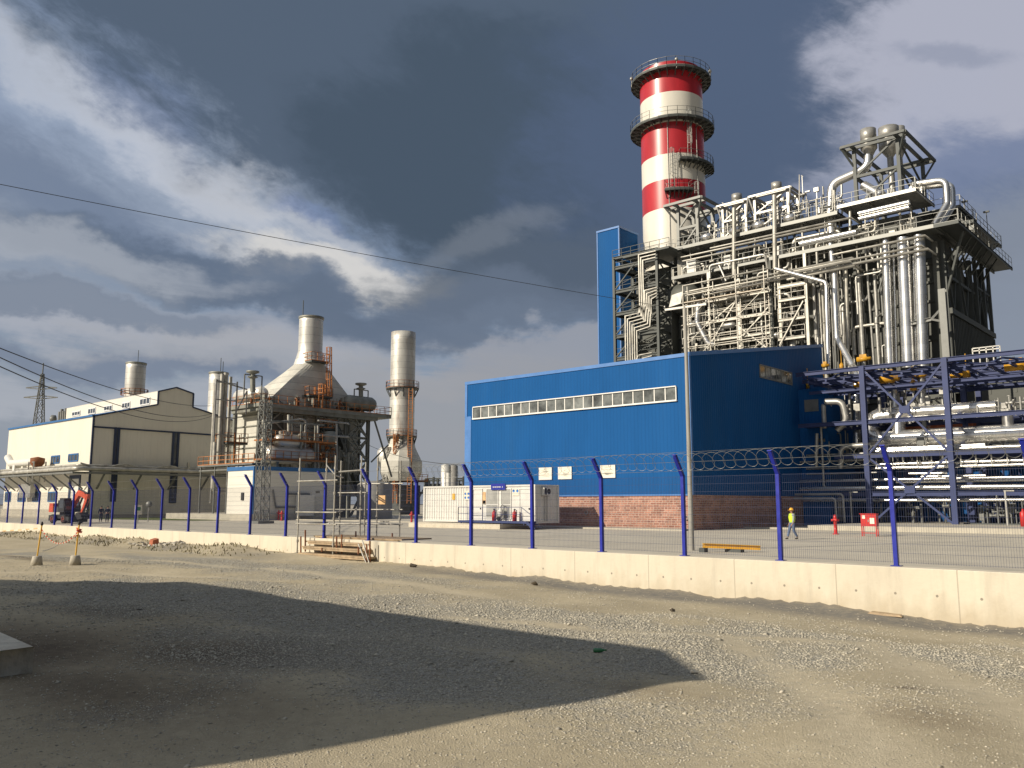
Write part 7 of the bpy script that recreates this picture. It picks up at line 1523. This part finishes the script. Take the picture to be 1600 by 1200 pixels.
# ================================================================ people
def skin_obj(name, joints, edges, mt, parent, lev=2):
    me = bpy.data.meshes.new(name); me.from_pydata([j[0] for j in joints], edges, []); o = bpy.data.objects.new(name, me); COL.objects.link(o); o.parent = parent
    md = o.modifiers.new('skin', 'SKIN'); md.use_smooth_shade = True
    for v, j in zip(me.skin_vertices[0].data, joints): v.radius = (j[1], j[2] if len(j) > 2 else j[1])
    me.skin_vertices[0].data[0].use_root = True
    s = o.modifiers.new('sub', 'SUBSURF'); s.levels = lev; s.render_levels = lev; me.materials.append(M[mt]); return o
def person(px, py, h, face, lab, pose, cloth, helmet=None, vest=None):
    q = onz(px, py, 0); t = thing('person', lab, 'person', q); fx = Vector((math.cos(face), math.sin(face), 0)); sx = Vector((fx.y, -fx.x, 0)); k = h/1.75  # fx forward, sx to the right hand
    X = lambda r, f, z: tuple((sx*r+fx*f+Vector((0,0,z)))*k)
    P_ = pose
    J = [(X(0, 0, .93), .13*k, .10*k), (X(0, .01, 1.12), .12*k, .09*k), (X(0, .0, 1.33), .15*k, .10*k), (X(0, 0, 1.47), .07*k, .06*k), (X(0, .01, 1.54), .052*k), (X(0, .03, 1.63), .082*k, .095*k), (X(0, .02, 1.71), .07*k, .08*k)]
    E_ = [(0,1),(1,2),(2,3),(3,4),(4,5),(5,6)]
    def chain(start, lst):
        p = start
        for c in lst: J.append(c); E_.append((p, len(J)-1)); p = len(J)-1
        return p
    for s, arm, leg in ((1, P_['ra'], P_['rl']), (-1, P_['la'], P_['ll'])):
        w = chain(2, [(X(s*.19, 0, 1.41), .06*k), (X(s*arm[0][0], arm[0][1], arm[0][2]), .046*k), (X(s*arm[1][0], arm[1][1], arm[1][2]), .033*k), (X(s*arm[2][0], arm[2][1], arm[2][2]), .034*k, .02*k)])
        hx, hf, hz = arm[2]; dx, df, dz = [(arm[2][i]-arm[1][i]) for i in range(3)]; L_ = math.sqrt(dx*dx+df*df+dz*dz); dx, df, dz = dx/L_, df/L_, dz/L_
        for j, (o, l) in enumerate(((-.028, .07), (-.010, .082), (.010, .078), (.028, .062))):
            chain(w, [(X(s*(hx+dx*.05), hf+df*.05+o, hz+dz*.05), .009*k), (X(s*(hx+dx*(.05+l*.6)-.01), hf+df*(.05+l*.6)+o, hz+dz*(.05+l*.6)), .0085*k), (X(s*(hx+dx*(.05+l)-.03), hf+df*(.05+l)+o, hz+dz*(.05+l)), .0075*k)])
        chain(w, [(X(s*(hx-.01), hf+.04, hz+dz*.02), .010*k), (X(s*(hx-.02), hf+.055+df*.03, hz+dz*.05), .009*k)])
        chain(0, [(X(s*.10, leg[0][1]*.2, .86), .095*k), (X(s*leg[0][0], leg[0][1], leg[0][2]), .066*k), (X(s*leg[1][0], leg[1][1], leg[1][2]), .045*k)])
    b = skin_obj('body', J, E_, 'skin', t)
    # trousers, jacket, boots as their own skins a little outside the body
    TJ = [(X(0, 0, 1.0), .145*k, .115*k), (X(0, 0, .92), .15*k, .12*k)]; TE = [(0, 1)]
    for s, leg in ((1, P_['rl']), (-1, P_['ll'])):
        n = len(TJ); TJ += [(X(s*.10, leg[0][1]*.2, .84), .112*k), (X(s*leg[0][0], leg[0][1], leg[0][2]), .082*k), (X(s*leg[1][0], leg[1][1], leg[1][2]+.02), .062*k)]; TE += [(1, n), (n, n+1), (n+1, n+2)]
    skin_obj('trousers', TJ, TE, cloth[1], t)
    JJ = [(X(0, 0, .98), .155*k, .125*k), (X(0, .01, 1.15), .15*k, .115*k), (X(0, 0, 1.34), .175*k, .12*k), (X(0, 0, 1.46), .09*k, .08*k)]; JE = [(0,1),(1,2),(2,3)]
    for s, arm in ((1, P_['ra']), (-1, P_['la'])):
        n = len(JJ); JJ += [(X(s*.195, 0, 1.41), .075*k), (X(s*arm[0][0], arm[0][1], arm[0][2]), .06*k), (X(s*arm[1][0], arm[1][1], arm[1][2]), .046*k)]; JE += [(2, n), (n, n+1), (n+1, n+2)]
    skin_obj('jacket', JJ, JE, cloth[0], t)
    if vest: skin_obj('safety_vest', [(X(0, 0, .90), .185*k, .165*k), (X(0, .01, 1.12), .185*k, .16*k), (X(0, 0, 1.33), .205*k, .165*k), (X(0, 0, 1.46), .14*k, .115*k), (X(.19, 0, 1.40), .095*k, .10*k), (X(-.19, 0, 1.40), .095*k, .10*k)], [(0,1),(1,2),(2,3),(2,4),(2,5)], vest, t)
    for leg, s in ((P_['rl'], 1), (P_['ll'], -1)):
        skin_obj('boot', [(X(s*leg[1][0], leg[1][1]-.03, leg[1][2]-.03), .058*k), (X(s*leg[1][0], leg[1][1]+.06, leg[1][2]-.055), .05*k, .042*k), (X(s*leg[1][0], leg[1][1]+.17, leg[1][2]-.062), .042*k, .034*k)], [(0,1),(1,2)], 'boot', t)
    loc = Vector(q); c = Vector(X(0, .02, 1.66))+loc
    m = MB()
    if helmet: m.rev(c+Vector((0,0,.0))*k, [(.155*k, .0), (.125*k, .012*k), (.12*k, .06*k), (.095*k, .11*k), (.05*k, .14*k), (.001, .147*k)], 20); m.cbox(c+fx*.12*k+Vector((0,0,.005)), .14*k, .12*k, .014*k); m.build('helmet', helmet, t, loc=loc).parent = t
    else: m.rev(c, [(.098*k, -.02*k), (.103*k, .03*k), (.085*k, .08*k), (.04*k, .105*k), (.001, .11*k)], 16); m.build('hair', 'black', t)
    m = MB()
    for s in (-1, 1): m.rev(Vector(X(s*.033, .115, 1.645))+loc, [(.001, -.008), (.011, 0), (.001, .008)], 8, fx)
    m.build('eyes', 'black', t); m = MB(); m.hexa([Vector(X(*p))+loc for p in ((-.014,.11,1.60), (.014,.11,1.60), (.014,.145,1.602), (-.014,.145,1.602), (-.006,.105,1.65), (.006,.105,1.65), (.006,.12,1.648), (-.006,.12,1.648))]); m.build('nose', 'skin', t)
    m = MB(); m.hexa([Vector(X(*p))+loc for p in ((-.024,.10,1.573), (.024,.10,1.573), (.02,.122,1.573), (-.02,.122,1.573), (-.024,.10,1.583), (.024,.10,1.583), (.02,.122,1.583), (-.02,.122,1.583))]); m.build('mouth', 'brickred', t)
    m = MB()
    for s in (-1, 1): m.rev(Vector(X(s*.092, .02, 1.63))+loc, [(.001, -.01), (.03, 0), (.001, .012)], 8, sx*s)
    m.build('ears', 'skin', t)
walk = dict(ra=[(.27, -.12, 1.15), (.36, -.05, .92), (.385, -.01, .84)], la=[(.24, .06, 1.14), (.26, .14, .92), (.26, .18, .84)], rl=[(.10, .16, .50), (.10, .26, .115)], ll=[(.10, -.02, .48), (.10, -.24, .12)])
stand = dict(ra=[(.27, -.02, 1.14), (.24, .10, .95), (.15, .15, .97)], la=[(.27, -.02, 1.14), (.25, .08, .93), (.18, .14, .9)], rl=[(.10, .02, .49), (.11, 0, .11)], ll=[(.10, .02, .49), (.11, -.02, .11)])
person(1239, 843, 1.68, math.atan2(-.666, -.746)+.25, 'worker in a bright yellow vest and orange helmet walking across the yard', walk, ('sleeve', 'jeans'), 'helmet', 'hivis')
person(157, 815.5, 1.68, math.atan2(.2, -1), 'person in dark work clothes standing on the left of a pair by the gable', stand, ('navy_cloth', 'navy_cloth'))
person(167, 816, 1.70, math.atan2(.5, -.9), 'person in dark work clothes standing on the right of a pair by the gable', stand, ('navy_cloth', 'navy_cloth'))
